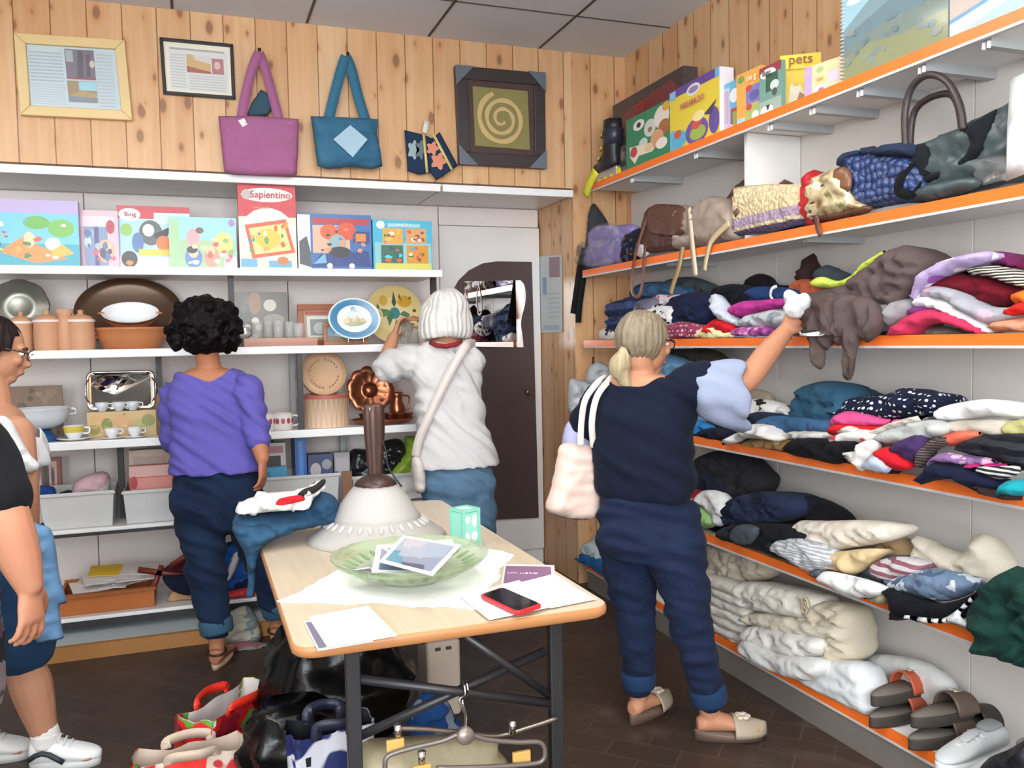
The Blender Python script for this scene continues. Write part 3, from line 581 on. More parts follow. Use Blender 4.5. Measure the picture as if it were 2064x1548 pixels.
canister(97, 42, 660, 4.60, 'terracotta canister with white rim left of the slim pitcher'); canister(165, 44, 660, 4.60, 'terracotta canister with white rim right of the slim pitcher'); canister(45, 36, 660, 4.63, 'terracotta canister partly behind the head of the dark-haired woman', .13)
p = onshelf(133, 2, 4.585); r = thing('pitcher', p, 'slim terracotta pitcher with flared mouth between two canisters', 'pitcher')
MB().lathe([(.030, 0), (.036, .02), (.036, .09), (.028, .135), (.030, .165), (.043, .195), (.040, .196), (.026, .16), (.02, .05), (.001, .04)], p, 28).build('body', TERRA, r)
MB().tube([p+np.array(q) for q in [(.028, -.01, .15), (.052, -.012, .15), (.055, -.012, .10), (.034, -.01, .06)]], .006, 8).build('handle', TERRA, r)
p = onshelf(264, 2, 4.90); mb = MB(); mb.lathe([(.001, .004), (.17, .004), (.2, .014), (.255, .022), (.26, .016), (.2, .004), (.16, -.006), (.001, -.006)], p+np.array([0, 0, .19]), 64, axis=(0, -1, .28), sx=1, sy=.72)
tag(mb.build('oval_platter', plain('5f4634', .3, .35, var=.25)), 'big dark bronze oval platter leaning against the back panel', 'platter')
p = onshelf(266, 2, 4.64); r = thing('casserole', p, 'orange earthenware casserole with side handles in front of the bronze platter', 'casserole')
MB().lathe([(.118, 0), (.13, .006), (.15, .06), (.158, .095), (.164, .1), (.160, .108), (.15, .1), (.142, .06), (.12, .012), (.001, .01)], p, 40, sy=.8).build('pot', TERRA2, r)
for s in (-1, 1): MB().tube([p+np.array([s*a, 0, b]) for a, b in ((.145, .06), (.178, .07), (.188, .085), (.165, .1))], .011, 8).build('handle', TERRA2, r)
pb = p+np.array([0, 0, .103]); r = thing('oval_bowl', pb, 'oval orange bowl with white inside, tipped up on the orange casserole', 'bowl')
ax = (0, -.55, .83); c = pb+np.array([0, .0, .062]); MB().lathe([(.05, -.055), (.09, -.045), (.122, -.005), (.128, .02), (.131, .02)], c, 40, axis=ax, sy=.75).build('outer_shell', TERRA2, r)
MB().lathe([(.131, .021), (.122, .021), (.112, -.005), (.085, -.03), (.05, -.04), (.001, -.042)], c, 40, axis=ax, sy=.75).build('white_glaze', CHINA, r)
for s in (-1, 1): MB().ell(c+np.array([s*.132, -.005, .012]), .016, .02, .008).build('handle', TERRA2, r)
b, fr = ybox('picture_board', 'dark floral picture panel behind the small glasses', 'picture', 471, 579, 589, 2, 4.88, .012, '4a4436',
    [('r', .02, .02, .98, .98, '544c3a'), ('e', .4, .8, .12, .2, '9a6a34'), ('e', .68, .76, .12, .11, 'd8d3c4'), ('e', .2, .5, .16, .16, '35342a'), ('e', .4, .48, .07, .06, 'e6e0cc'), ('e', .25, .36, .06, .06, 'ded8c6'), ('e', .46, .36, .06, .06, 'e8e2d0'), ('e', .75, .5, .2, .1, '8d8672'), ('e', .1, .4, .08, .1, '6e6a58'), ('p', [(.1, .7), (.3, .95), (.2, .6)], '6d654c'), ('e', .3, .15, .14, .1, 'd6d4cc'), ('r', .6, .05, .95, .35, '6f6a5a')], rough=.25)
b, fr = ybox('wooden_tray', 'low reddish wooden tray under the small glasses', 'tray', 492, 640, 681, 2, 4.60, .12, 'a36a50', [('r', 0, .55, 1, 1, 'b47c5f')], side='9c6248')
gz = ZS[2]-.0025+.031
for i, (u, h, y) in enumerate(((520, .085, 4.66), (541, .09, 4.69), (562, .09, 4.66), (584, .085, 4.69), (602, .075, 4.655))):
    p = PY(u, 690, y); p[2] = b.location[2]+b.dimensions[2]+.0005
    if i == 0: hh = p[2]
    mb = MB().lathe([(.022, 0), (.027, .004), (.033, h), (.0315, h), (.025, .008), (.001, .008)], p, 20)
    tag(mb.build('drinking_glass', GL), 'small clear drinking glass in a row on the reddish wooden tray', 'glass', 'small glasses on the wooden tray')
p = PY(494, 690, 4.64); p[2] = hh
tag(MB().lathe([(.015, 0), (.032, .012), (.036, .03), (.02, .045), (.026, .055), (.001, .06)], p, 12, wav=lambda q, rr: 1+.08*math.cos(6*q)).build('glass_ornament', plain('d4dadb', .08, .6)), 'small faceted silver-glass ornament at the left end of the tray', 'ornament')
def small_frame(name, label, u0, u1, vt, y, bar, col, inner, art=()):
    z = ZS[2]-.0025; p0 = onshelf(u0, 2, y); p1 = onshelf(u1, 2, y); zt = PY((u0+u1)/2, vt, y)[2]; r = thing(name, (p0+p1)/2, label, 'picture frame')
    w = p1[0]-p0[0]; h = zt-z; le = .14; up = np.array([0, math.sin(le), math.cos(le)]); nr = np.array([0, -math.cos(le), math.sin(le)]); X = np.array([1., 0, 0]); mb = MB()
    def P(a, b_, d=0): return p0+X*a+up*b_+nr*d
    for a0, b0, a1, b1 in ((0, 0, w, bar), (0, h-bar, w, h), (0, bar, bar, h-bar), (w-bar, bar, w, h-bar)):
        mb.loft([[P(a, b_, d) for a, b_ in ((a0, b0), (a1, b0), (a1, b1), (a0, b1))] for d in (0, .018)], None, False)
    mb.build('frame', plain(col, .4), r, bevel=.002); mb = MB(); mb.poly([P(a, b_, .006) for a, b_ in ((bar, bar), (w-bar, bar), (w-bar, h-bar), (bar, h-bar))], inner); art_add(mb, P(bar, bar, .006), X, up, nr, w-2*bar, h-2*bar, art); mb.build('print', printed(.4), r)
    MB().loft([[P(w*.45, h*.6, -.002), P(w*.55, h*.6, -.002), P(w*.55, .0, -.09), P(w*.45, .0, -.09)], [P(w*.45, h*.6, -.006), P(w*.55, h*.6, -.006), P(w*.55, .0, -.094), P(w*.45, .0, -.094)]], None, False).build('easel_leg', plain(col, .5), r); return r
small_frame('framed_picture', 'orange-brown wooden picture frame standing behind the blue plate', 602, 690, 613, 4.86, .032, 'a8643c', 'b9a58c', [('r', .05, .85, .95, .97, 'b4503c'), ('r', .1, .1, .9, .8, 'e6e4de'), ('r', .2, .15, .85, .7, '8a8c88'), ('e', .5, .4, .2, .2, 'b5bcba')])
small_frame('framed_picture', 'small brown wooden photo frame below the blue plate', 652, 742, 650, 4.66, .022, '9a6a46', '7fa3ba', [('r', 0, 0, 1, .35, '8a7a62'), ('e', .5, .5, .3, .25, 'c5d5e0')])
def plate(name, label, u, v, y, rx, ry, tilt, cols, motif, cat='plate'):
    c = PY(u, v, y); m = pxm(y); rx *= m; ry *= m; ax = np.array([0, -math.cos(tilt), math.sin(tilt)]); r = thing(name, (c[0], y, ZS[2]), label, cat)
    def prof(f0, f1): return [(f0*rx, .012*max(0, f0-.45)+.004), (f1*rx, .012*max(0, f1-.45)+.004)]
    mb = MB(); k = 0.
    for f1, cc in cols: mb.lathe(prof(max(k, .001), f1), c, 48, cc, axis=ax, sy=ry/rx); k = f1
    mb.lathe([(rx, .0106), (rx*1.0, .006), (rx*.6, -.004), (.001, -.004)], c, 48, cols[-1][1], axis=ax, sy=ry/rx)
    ez = ax/np.linalg.norm(ax); ex = np.cross([0, 0, 1.], ez); ex /= np.linalg.norm(ex); ey = np.cross(ez, ex); ex = ex if ex[0] > 0 else -ex
    art_add(mb, c-ex*rx-ey*ry+ez*.0075, ex, ey, ez, 2*rx, 2*ry, motif); mb.build('dish', printed(.15), r); return r, c, rx, ry
r, c, rx, ry = plate('souvenir_plate', 'round blue rimmed plate with castle view on a wire stand', 714, 643, 4.60, 49, 40, .25, [(.62, 'c3dbee'), (.66, 'eef4f6'), (.9, '2b7ba8'), (.95, '4f9cc0'), (1., 'e9eef0')],
    [('p', [(.27, .4), (.3, .52), (.34, .48), (.38, .6), (.42, .5), (.52, .52), (.55, .62), (.6, .5), (.68, .52), (.74, .42), (.6, .34), (.4, .33)], 'c2a878'), ('p', [(.3, .38), (.5, .44), (.72, .4), (.6, .33), (.4, .32)], '8a8a5e'), ('e', .48, .74, .05, .06, '6d8ba0'), ('p', [(.4, .62), (.5, .7), (.6, .64), (.55, .72), (.45, .72)], 'a3bcd2'), ('e', .42, .46, .03, .05, 'a08258'), ('e', .58, .46, .03, .05, 'a98b5e')])
mb = MB(); zb = ZS[2]-.0025
for s in (-1, 1): mb.tube(catmull([c+np.array([s*.04, -.03, -ry*.82]), np.array([c[0]+s*.04, c[1]-.03, zb+.004]), np.array([c[0]+s*.05, c[1]+.07, zb+.004]), c+np.array([s*.02, .05, .0])], 6, False), .003, 6)
mb.tube([c+np.array([-.045, -.012, -ry*.8]), c+np.array([.045, -.012, -ry*.8])], .003, 6); mb.build('wire_stand', SILVER, r)
plate('serving_plate', 'large cream yellow plate painted with flowers, behind the white-haired woman', 795, 634, 4.84, 57, 57, .2, [(.6, 'ead79a'), (.97, 'e6d08a'), (1., 'dccb92')],
    [('p', [(.5, .9), (.46, .7), (.5, .62), (.54, .7)], '4d5a34'), ('e', .5, .52, .09, .1, '1f7f88'), ('p', [(.4, .3), (.5, .5), (.44, .55), (.36, .45)], '3a6a4a'), ('p', [(.3, .45), (.44, .5), (.4, .58), (.26, .6), (.3, .52)], '4c7a4c'), ('p', [(.58, .5), (.72, .42), (.76, .5), (.66, .56)], '4c7a4c'), ('p', [(.46, .2), (.52, .42), (.56, .3)], '3d6c4e'), ('e', .68, .72, .12, .1, 'd9a62c'), ('p', [(.58, .8), (.64, .7), (.6, .86)], '6a5a2c'), ('p', [(.8, .88), (.74, .74), (.84, .8)], '7a662c'), ('e', .32, .74, .07, .09, 'd6ac48'), ('p', [(.22, .7), (.26, .58), (.2, .62)], '4d5a34'), ('e', .84, .56, .03, .03, '5a4a34'), ('e', .22, .5, .05, .05, 'd2b050')])
for u, y, h in ((812, 4.70, .1), (832, 4.74, .1), (856, 4.70, .085)):
    p = onshelf(u, 2, y); s = .034; tag(MB().lathe([(s*.8, 0), (s, .01), (s*1.05, h), (s*1., h), (s*.8, .012), (.001, .012)], p, 20, wav=lambda q, rr: 1+.02*math.cos(10*q)).build('glass_tumbler', GL), 'clear glass tumbler in front of the yellow flower plate', 'glass', 'tumblers in front of the yellow plate')
# row 4 ------------------------------------------------------------
b, fr = ybox('picture_board', 'brown leaf-patterned board behind the white tureen', 'picture', 12, 127, 778, 3, 4.86, .012, '8a7462', scatter(26, ['7a6250', '9a8470', '6e5a4a', '5f5a40', 'a08c7a'], (.02, .02, .98, .98), 5, .04, .12), rough=.6)
def tureen():
    p = onshelf(83, 3, 4.66); r = thing('tureen', p, 'white porcelain tureen on a blue foot', 'bowl')
    MB().lathe([(.075, 0), (.078, .01), (.06, .03), (.035, .06), (.001, .062)], p, 32).build('blue_foot', plain('27508a', .2), r)
    MB().lathe([(.03, .06), (.07, .066), (.11, .09), (.128, .125), (.133, .155), (.138, .16), (.132, .16), (.12, .12), (.08, .08), (.001, .075)], p, 40).build('bowl', plain('dbe3ea', .12), r)
    for s in (-1, 1): MB().tube([p+np.array([s*.128, 0, .125]), p+np.array([s*.155, 0, .13]), p+np.array([s*.155, 0, .15]), p+np.array([s*.132, 0, .155])], .006, 8).build('handle', CHINA, r)
tureen()
p = onshelf(95, 3, 4.63); 
def cup(p, s, label, group=None, col='eceef0', band=None, saucer=True, handle=True, h=.062):
    r = thing('teacup', p, label, 'cup', group); z = .006 if saucer else 0
    if saucer: MB().lathe([(.03*s, 0), (.035*s, .001), (.075*s, .011*s), (.074*s, .014*s), (.03*s, .006), (.001, .006)], p, 28).build('saucer', CHINA, r)
    mb = MB(); mb.lathe([(.022*s, z), (.026*s, z+.006*s), (.04*s, z+.03*s), (.045*s, z+h*s), (.042*s, z+h*s), (.034*s, z+.02*s), (.001, z+.012*s)], p, 28, col)
    if band: mb.lathe([(.0405*s, z+.032*s), (.0465*s, z+h*s*.98)], p, 28, band, wav=lambda q, rr: 1.01); 
    mb.build('bowl', printed(.15), r)
    if handle: MB().tube(catmull([p+np.array([.040*s, -.005, z+h*s*.85]), p+np.array([.064*s, -.008, z+h*s*.8]), p+np.array([.062*s, -.008, z+h*s*.45]), p+np.array([.036*s, -.004, z+h*s*.4])], 4, False), .0045*s, 8).build('handle', CHINA, r)
    return r
cup(onshelf(150, 3, 4.62), 1.05, 'white teacup with yellow band on a saucer beside the tureen', band='d9c348')
# floral box with silver tray behind
b, fr = ybox('tin_box', 'gold floral tin box under the row of small cups', 'tin', 176, 316, 829, 3, 4.70, .14, 'd2b27a',
    [('e', .2, .5, .14, .4, 'd9b070'), ('e', .28, .5, .08, .25, '7f8f3a'), ('e', .5, .6, .12, .3, 'dba974'), ('e', .75, .4, .12, .28, 'b6b06a'), ('e', .88, .6, .1, .25, '8c9646'), ('e', .1, .3, .08, .2, '93964a'), ('e', .62, .35, .06, .25, 'd89a60')] + scatter(16, ['c9a868', '8a9040', 'e0c08c', 'd6a05e'], (.02, .05, .98, .95), 3, .03, .06), side='c7a66e')
tz = b.location[2]+b.dimensions[2]+.001
y = 4.80; q = [PY(u, v, y) for u, v in ((174, 750), (312, 749), (316, 834), (173, 836))]; c = sum(q)/4; r = thing('serving_tray', (c[0], y, tz), 'rectangular mirror-bright silver tray standing behind the small cups', 'tray')
hw, hh = (q[1][0]-q[0][0])/2, (q[0][2]-tz)/2; c[2] = tz+hh+.002; mb = MB()
def rr(w, h, rad, y_, n=6): return [np.array([c[0]+sx*(w-rad)+rad*math.cos(a), y_+.12*(zz), c[2]+zz]) for sx, sy, a0 in ((1, 1, 0), (-1, 1, 1.571), (-1, -1, 3.1416), (1, -1, 4.712)) for a in [a0+1.571*i/n for i in range(n+1)] for zz in [sy*(h-rad)+rad*math.sin(a)]]
mb.loft([rr(hw, hh, .03, y), rr(hw, hh, .03, y-.01), rr(hw-.008, hh-.008, .026, y-.012), rr(hw-.025, hh-.022, .02, y+.004), rr(hw-.03, hh-.027, .016, y+.004)], None, True, True); mb.build('tray', plain('d8d6d0', .06, 1., var=.03), r)
for s in (-1, 1): MB().tube([c+np.array([s*(hw-.012), -.016, -.06]), c+np.array([s*(hw+.004), -.026, -.03]), c+np.array([s*(hw+.004), -.02, .03]), c+np.array([s*(hw-.012), -.008, .06])], .004, 8).build('handle', SILVER, r)
for i, u in enumerate((206, 240, 268)):
    p = PY(u, 826, 4.735); p[2] = tz; cup(p, .72, ('small white and blue cup, left of three on the floral tin', 'small white and blue cup, middle of three on the floral tin', 'small white and blue cup, right of three on the floral tin')[i], 'cups on the floral tin', 'dfe6ee', None, False)
for i, u in enumerate((226, 272)):
    cup(onshelf(u, 3, 4.60), .75, ('white cup on a saucer in front of the floral tin, left', 'white cup on a saucer in front of the floral tin, right')[i], 'cups in front of the floral tin')
tag(MB().lathe([(.022, 0), (.026, .004), (.026, .17), (.02, .20), (.012, .215), (.012, .24), (.001, .24)], onshelf(327, 3, 4.66), 20).build('tall_bottle', plain('8f7550', .5)), 'tan bottle at the end of the shelf beside the silver tray', 'bottle')
for i, (u, h) in enumerate(((533, .09), (569, .085))):
    p = onshelf(u, 3, 4.62+.02*i); r = thing('mug', p, ('white mug with red pattern nearer the purple sweater', 'white mug with red pattern, the right hand one')[i], 'mug', 'red patterned mugs'); s = .056
    mb = MB(); mb.lathe([(s*.9, 0), (s, .01), (s, h), (s*.93, h), (s*.9, .012), (.001, .012)], p, 32, 'efe6e4')
    for k in range(7):
        a = math.pi+math.pi*k/6.; cc = p+np.array([math.cos(a)*s*1.005, math.sin(a)*s*1.005, h*.55]); t = np.array([-math.sin(a), math.cos(a), 0]); nn = np.array([math.cos(a), math.sin(a), 0])
        mb.poly([cc+t*.011*math.cos(q)+np.array([0, 0, .016*math.sin(q)])+nn*.0008 for q in [2*math.pi*j/8 for j in range(8)]], 'b0505a')
    mb.build('cup', printed(.2), r); MB().tube(catmull([p+np.array([s*.95, 0, h*.85]), p+np.array([s*1.6, 0, h*.75]), p+np.array([s*1.5, 0, h*.3]), p+np.array([s*.95, 0, h*.2])], 4, False), .006, 8).build('handle', CHINA, r)
p = onshelf(657, 3, 4.72); r = thing('wooden_drum_box', p, 'round pale wooden box with its lid propped upright on it', 'box'); s = .125
mb = MB(); mb.lathe([(s, 0), (s, .155), (s*1.02, .155), (s*1.02, .17), (s*.97, .17), (s*.95, .02), (.001, .02)], p, 48, 'e2c6a8')
for k in range(14):
    a = math.pi+math.pi*(k+.5)/14; mb.loft([[p+np.array([math.cos(a+d)*s*1.004, math.sin(a+d)*s*1.004, z]) for d in (-.035, .035)]+[p+np.array([math.cos(a+d)*s*.99, math.sin(a+d)*s*.99, z]) for d in (.035, -.035)] for z in (.004, .15)], 'cfa786', False)
mb.lathe([(s*1.022, .152), (s*1.024, .172)], p, 48, 'b55a48'); mb.build('body', printed(.5), r)
c = p+np.array([-.005, .0, .283]); mb = MB(); mb.lathe([(.001, .02), (.09, .02), (.094, .023), (.099, .02), (.118, .02), (.122, .016), (.122, -.02), (.117, -.02), (.115, .012), (.001, .012)], c, 48, 'cfa57e', axis=(0, -1, .22))
for k in range(26):
    a = 2*math.pi*k/26
    if k % 13 in (0, 1, 7): continue
    q = c+np.array([math.cos(a)*.076, -.0225+math.sin(a)*.0, math.sin(a)*.076])+np.array([0, .22*math.sin(a)*.076, 0]); mb.box(q-[.004, .0025, .005], q+[.004, .001, .005], '8a6648')
mb.build('lid', printed(.5), r)
p = onshelf(746, 3, 4.86); c = p+np.array([0, 0, .175]); mb = MB(); lob = lambda q, rr_: 1+(.10*abs(math.cos(5.5*q))-.03 if rr_ > .06 else 0)
mb.lathe([(.001, .03), (.03, .03), (.035, .012), (.05, .006), (.09, .03), (.125, .042), (.128, .036), (.09, .02), (.05, -.006), (.001, -.006)], c, 88, axis=(0, -1, .15), wav=lob); tag(mb.build('cake_mould', COPPER), 'scalloped copper cake mould leaning upright above the copper tray', 'mould')
p = onshelf(772, 3, 4.68); tag(MB().lathe([(.1, 0), (.13, .004), (.165, .02), (.17, .03), (.165, .03), (.13, .01), (.001, .008)], p, 48, sy=.7).build('copper_tray', COPPER), 'oval copper tray holding small copper moulds', 'tray')
for i, (u, y, s) in enumerate(((738, 4.70, .038), (762, 4.66, .034), (786, 4.70, .036), (808, 4.67, .036), (822, 4.73, .03))):
    q = PY(u, 840, y); q[2] = p[2]+.013; r = tag(MB().lathe([(s*.55, .0), (s*.62, .004), (s, s*1.1), (s*1.03, s*1.15), (s*.95, s*1.15), (s*.5, .006), (.001, .006)], q, 36, wav=lambda a, rr_: 1+.07*math.cos(9*a)).build('copper_mould', COPPER), 'small fluted copper mould standing in the oval copper tray', 'mould', 'small moulds in the copper tray')
q = PY(800, 800, 4.84); q[2] = ZS[3]-.0025; r = thing('copper_jug', q, 'small copper jug behind the copper tray', 'jug')
MB().lathe([(.03, 0), (.04, .02), (.045, .07), (.03, .11), (.028, .14), (.036, .16), (.03, .16), (.02, .1), (.001, .09)], q, 28).build('body', COPPER, r); MB().tube(catmull([q+np.array([.03, 0, .14]), q+np.array([.07, 0, .13]), q+np.array([.065, 0, .07]), q+np.array([.042, 0, .05])], 5, False), .005, 8).build('handle', COPPER, r)
# row 5 ------------------------------------------------------------
def crate(u0, u1, vt, y, dep, label, col='c9cbcb'):
    B0 = onshelf(u0, 4, y); B1 = onshelf(u1, 4, y); z = B0[2]; zt = PY((u0+u1)/2, vt, y)[2]; h = zt-z; mb = MB(); x0, x1 = B0[0], B1[0]; t = .006; f = .012
    rings = [[(x0+f, y+f, z), (x1-f, y+f, z), (x1-f, y+dep-f, z), (x0+f, y+dep-f, z)], [(x0, y, zt), (x1, y, zt), (x1, y+dep, zt), (x0, y+dep, zt)], [(x0+t, y+t, zt), (x1-t, y+t, zt), (x1-t, y+dep-t, zt), (x0+t, y+dep-t, zt)], [(x0+f+t, y+f+t, z+t), (x1-f-t, y+f+t, z+t), (x1-f-t, y+dep-f-t, z+t), (x0+f+t, y+dep-f-t, z+t)]]
    mb.loft(rings, None, False); m = plain(col, .45, var=.12); r = thing('crate', ((x0+x1)/2, y+dep/2, z), label, 'crate', 'white crates on the lower shelf'); mb.build('tub', m, r, bevel=.003)
    mb = MB(); mb.box((x0-.006, y-.006, zt-.016), (x1+.006, y, zt-.002)); mb.build('rim', m, r, bevel=.002); return x0, x1, z, zt
crate(40, 232, 994, 4.56, .3, 'scuffed white plastic crate, leftmost on the lower shelf'); crate(250, 420, 984, 4.56, .3, 'scuffed white plastic crate behind the legs of the woman in purple'); crate(500, 686, 959, 4.58, .3, 'white crate holding flat boxes left of the brown strut'); crate(712, 850, 956, 4.60, .3, 'white crate under the black and green bags')
def stuffbag(name, label, cat, pts, y, m, f=.04, b=.1, wr=.012, **kw):
    zz = PY(pts[0][0], pts[0][1], y)[2]; kw.setdefault('zmin', ZS[5]+.001 if zz < .4 else ZS[4]+.007)
    return tag(blob(name, pts, ('Y', y), f, b, .014, wr, m, **kw), label, cat)
stuffbag('cloth_bundle', 'crumpled pink and white cloth bundle in the leftmost crate', 'cloth', [(148, 1040), (146, 985), (158, 966), (182, 955), (208, 950), (222, 962), (220, 1000), (214, 1040)], 4.70, cloth('d0aeb8', 'patch', 'e2d8da'), .06, .06)
stuffbag('blue_bag', 'bright blue bag poking out of the leftmost crate', 'bag', [(62, 1040), (60, 990), (75, 980), (100, 979), (113, 990), (112, 1040)], 4.68, cloth('28488c'), .05, .06)
stuffbag('dark_cloth', 'black cloth between the blue bag and the pink bundle', 'cloth', [(114, 1040), (116, 1000), (130, 990), (146, 992), (147, 1040)], 4.72, cloth('2a2a2e'), .03, .06)
r = ybox('picture_box', 'narrow reddish picture box at the back of the left crate', 'box', 84, 124, 924, 4, 4.93, .05, '9c5a48', [('r', .1, .1, .42, .95, '4a4240'), ('r', .4, .05, .8, .95, 'd6b8b0'), ('r', .5, .15, .68, .85, '8c6a66'), ('e', .6, .7, .08, .1, '5a4a4a')])[0]
ybox('board_game_box', 'red and pink box sticking out of the second crate', 'box', 262, 352, 938, 4, 4.64, .06, 'c8463c', [('r', .0, .80, 1, 1, 'd8a9a0'), ('r', .2, .1, .85, .5, 'e8dcd8'), ('r', .05, .55, .95, .78, 'd98a80'), ('e', .1, .7, .08, .12, 'b02c30')])
ybox('cardboard_box', 'tan cardboard box behind the red and pink box', 'box', 262, 345, 906, 4, 4.73, .08, 'cbb7a6', [('r', .1, .5, .9, .9, 'b9a290')])
b, fr = ybox('game_box', 'white box with green and black picture beside the dark upright', 'box', 526, 577, 893, 4, 4.72, .08, 'e4e0da', [('r', .05, .62, .8, .8, '3a3a3c'), ('e', .6, .48, .28, .12, '3f8a4c'), ('r', .1, .3, .6, .45, 'c9b0ac'), ('r', .1, .84, .9, .95, 'c98a90')])
ybox('game_box', 'cyan box lying against the white picture box', 'box', 522, 580, 942, 4, 4.63, .06, '3f9fc8', [('e', .6, .5, .3, .2, '9fd6ea'), ('r', 0, .6, .4, .9, '2f7fae')])
ybox('folder', 'tall blue ring folder on the lower shelf', 'folder', 596, 619, 882, 4, 4.66, .20, '2a62ac', [('r', .3, .05, .7, .95, '4a8ad0'), ('e', .5, .2, .2, .03, '1f4a86')])
ybox('board_game_box', 'navy box with pale shapes beside the blue folder', 'box', 622, 672, 916, 4, 4.66, .1, '34446e', [('e', .3, .7, .22, .14, 'b9b4b4'), ('e', .75, .8, .2, .1, '9a9aa2'), ('r', .1, .1, .9, .3, '8a8490'), ('e', .5, .45, .2, .1, '27345a')])
ybox('storage_box', 'cloudy translucent plastic box beside the navy box', 'box', 675, 706, 912, 4, 4.68, .1, 'a9a8ac', [('r', .1, .1, .9, .9, 'b7b5ba')], rough=.15)
mb = MB(); p0 = onshelf(692, 4, 4.54); p1 = onshelf(711, 4, 4.54); mb.box((p0[0], 4.54, p0[2]), (p1[0], 4.557, PY(700, 950, 4.54)[2])); tag(mb.build('wooden_strut', plain('8a6248', .5)), 'short brown wooden strut between two white crates', 'strut')
BLK = plain('1c1d20', .25, bump=.5, bs=30)
stuffbag('bin_bag', 'dark grey crumpled plastic bag behind the bronze lamp stem', 'bag', [(702, 985), (700, 925), (712, 905), (745, 905), (770, 890), (800, 884), (815, 895), (812, 925), (790, 950), (760, 985)], 4.74, BLK, .08, .08, .02)
stuffbag('shopping_bag', 'lime green plastic bag beside the white-haired woman', 'bag', [(775, 985), (783, 950), (812, 915), (818, 880), (850, 890), (858, 960), (850, 990)], 4.70, plain('8fae3c', .35, bump=.4, bs=20), .06, .08, .018)
stuffbag('shopping_bag', 'white plastic bag below the lime green one', 'bag', [(792, 1024), (797, 985), (815, 962), (840, 965), (858, 985), (862, 1010), (850, 1026)], 4.61, plain('dedcd8', .35, bump=.4, bs=20), .03, .015, .012)
# bottom row --------------------------------------------------------
B0 = onshelf(116, 5, 4.58); B1 = onshelf(312, 5, 4.58); z = B0[2]; x0, x1 = B0[0], B1[0]; WO = plain('b5682c', .45, var=.15); r = thing('wooden_tray_box', ((x0+x1)/2, 4.7, z), 'orange-brown wooden tray box full of papers on the bottom shelf', 'box'); mb = MB()
mb.box((x0, 4.58, z), (x1, 4.60, z+.095)); mb.box((x0, 4.84, z), (x1, 4.86, z+.11)); mb.box((x0, 4.60, z), (x0+.015, 4.84, z+.1)); mb.box((x1-.015, 4.60, z), (x1, 4.84, z+.1)); mb.box((x0+.015, 4.60, z), (x1-.015, 4.84, z+.012)); mb.build('tray_body', WO, r, bevel=.003)
MB().box((x0-.008, 4.566, z+.085), (x1+.008, 4.60, z+.1)).build('lip', plain('a05a24', .45), r)
for k in range(10):
    rn = random.Random(k); xx = x0+.05+(x1-x0-.2)*((k*.37) % 1); yy = 4.62+.02*(k % 5); zz = z+.10+.006*k; a = rn.uniform(-.4, .4); w, d = rn.uniform(.12, .2), rn.uniform(.1, .16); mb = MB(); yl = k in (4, 9)
    pts = [np.array([xx+(sx*w/2)*math.cos(a)-(sy*d/2)*math.sin(a)+w/2, yy+d/2+(sx*w/2)*math.sin(a)+(sy*d/2)*math.cos(a), zz+sy*.012+rn.uniform(0, .012)]) for sx, sy in ((-1, -1), (1, -1), (1, 1), (-1, 1))]
    mb.loft([pts, [p_+np.array([0, 0, .004]) for p_ in pts]], None, False); tag(mb.build('paper_sheet', plain('e0b53a' if yl else 'd9d2cf', .6)), 'loose yellow paper lying in the wooden tray box' if yl else 'loose whitish paper heaped in the wooden tray box', 'paper', 'loose yellow papers in the tray box' if yl else 'papers in the wooden tray box')
r = thing('folding_fan', PY(350, 1150, 4.62), 'dark red wooden folding stand lying across the bottom shelf', 'folding stand'); RW = plain('6f2a20', .4)
def P5(u, v, y=4.62): return PY(u, v, y)
for a, b_ in (((278, 1148), (400, 1165)), ((296, 1222), (326, 1140)), ((345, 1140), (400, 1106))): strap(MB(), [P5(*a), P5(*b_)], .026, .018, 2).build('slat', RW, r)
blob('fabric', [(322, 1158), (345, 1135), (392, 1108), (400, 1160), (360, 1168)], ('Y', 4.66), .015, .02, .014, .006, cloth('4a1f26'), r)
stuffbag('dark_cloth', 'dark navy cloth beneath the red folding stand', 'cloth', [(336, 1160), (330, 1172), (350, 1192), (380, 1200), (402, 1190), (404, 1160)], 4.60, cloth('1c2238'), .03, .01)
stuffbag('cardboard_flap', 'tan cardboard sheet below the dark navy cloth', 'cardboard', [(338, 1222), (352, 1186), (375, 1196), (404, 1198), (404, 1218)], 4.64, plain('c09a6e', .7), .01, .02, .003)
stuffbag('clothes_bundle', 'black and blue bundle behind the knees of the woman in purple', 'clothes', [(440, 1215), (444, 1130), (452, 1098), (480, 1092), (512, 1110), (520, 1150), (518, 1185), (480, 1210)], 4.68, cloth('26529c', 'patch', '1c2a48'), .04, .1)
stuffbag('paper_roll', 'rolled white paper in front of the blue bundle', 'paper', [(455, 1165), (470, 1118), (482, 1114), (482, 1130), (466, 1168)], 4.63, plain('c9ccd0', .5), .015, .01, .002)
stuffbag('red_bag', 'bright red bag at the front of the bottom shelf behind the jeans', 'bag', [(452, 1210), (458, 1194), (500, 1184), (522, 1190), (522, 1212), (490, 1213)], 4.57, plain('c02a2e', .35), .02, .05)
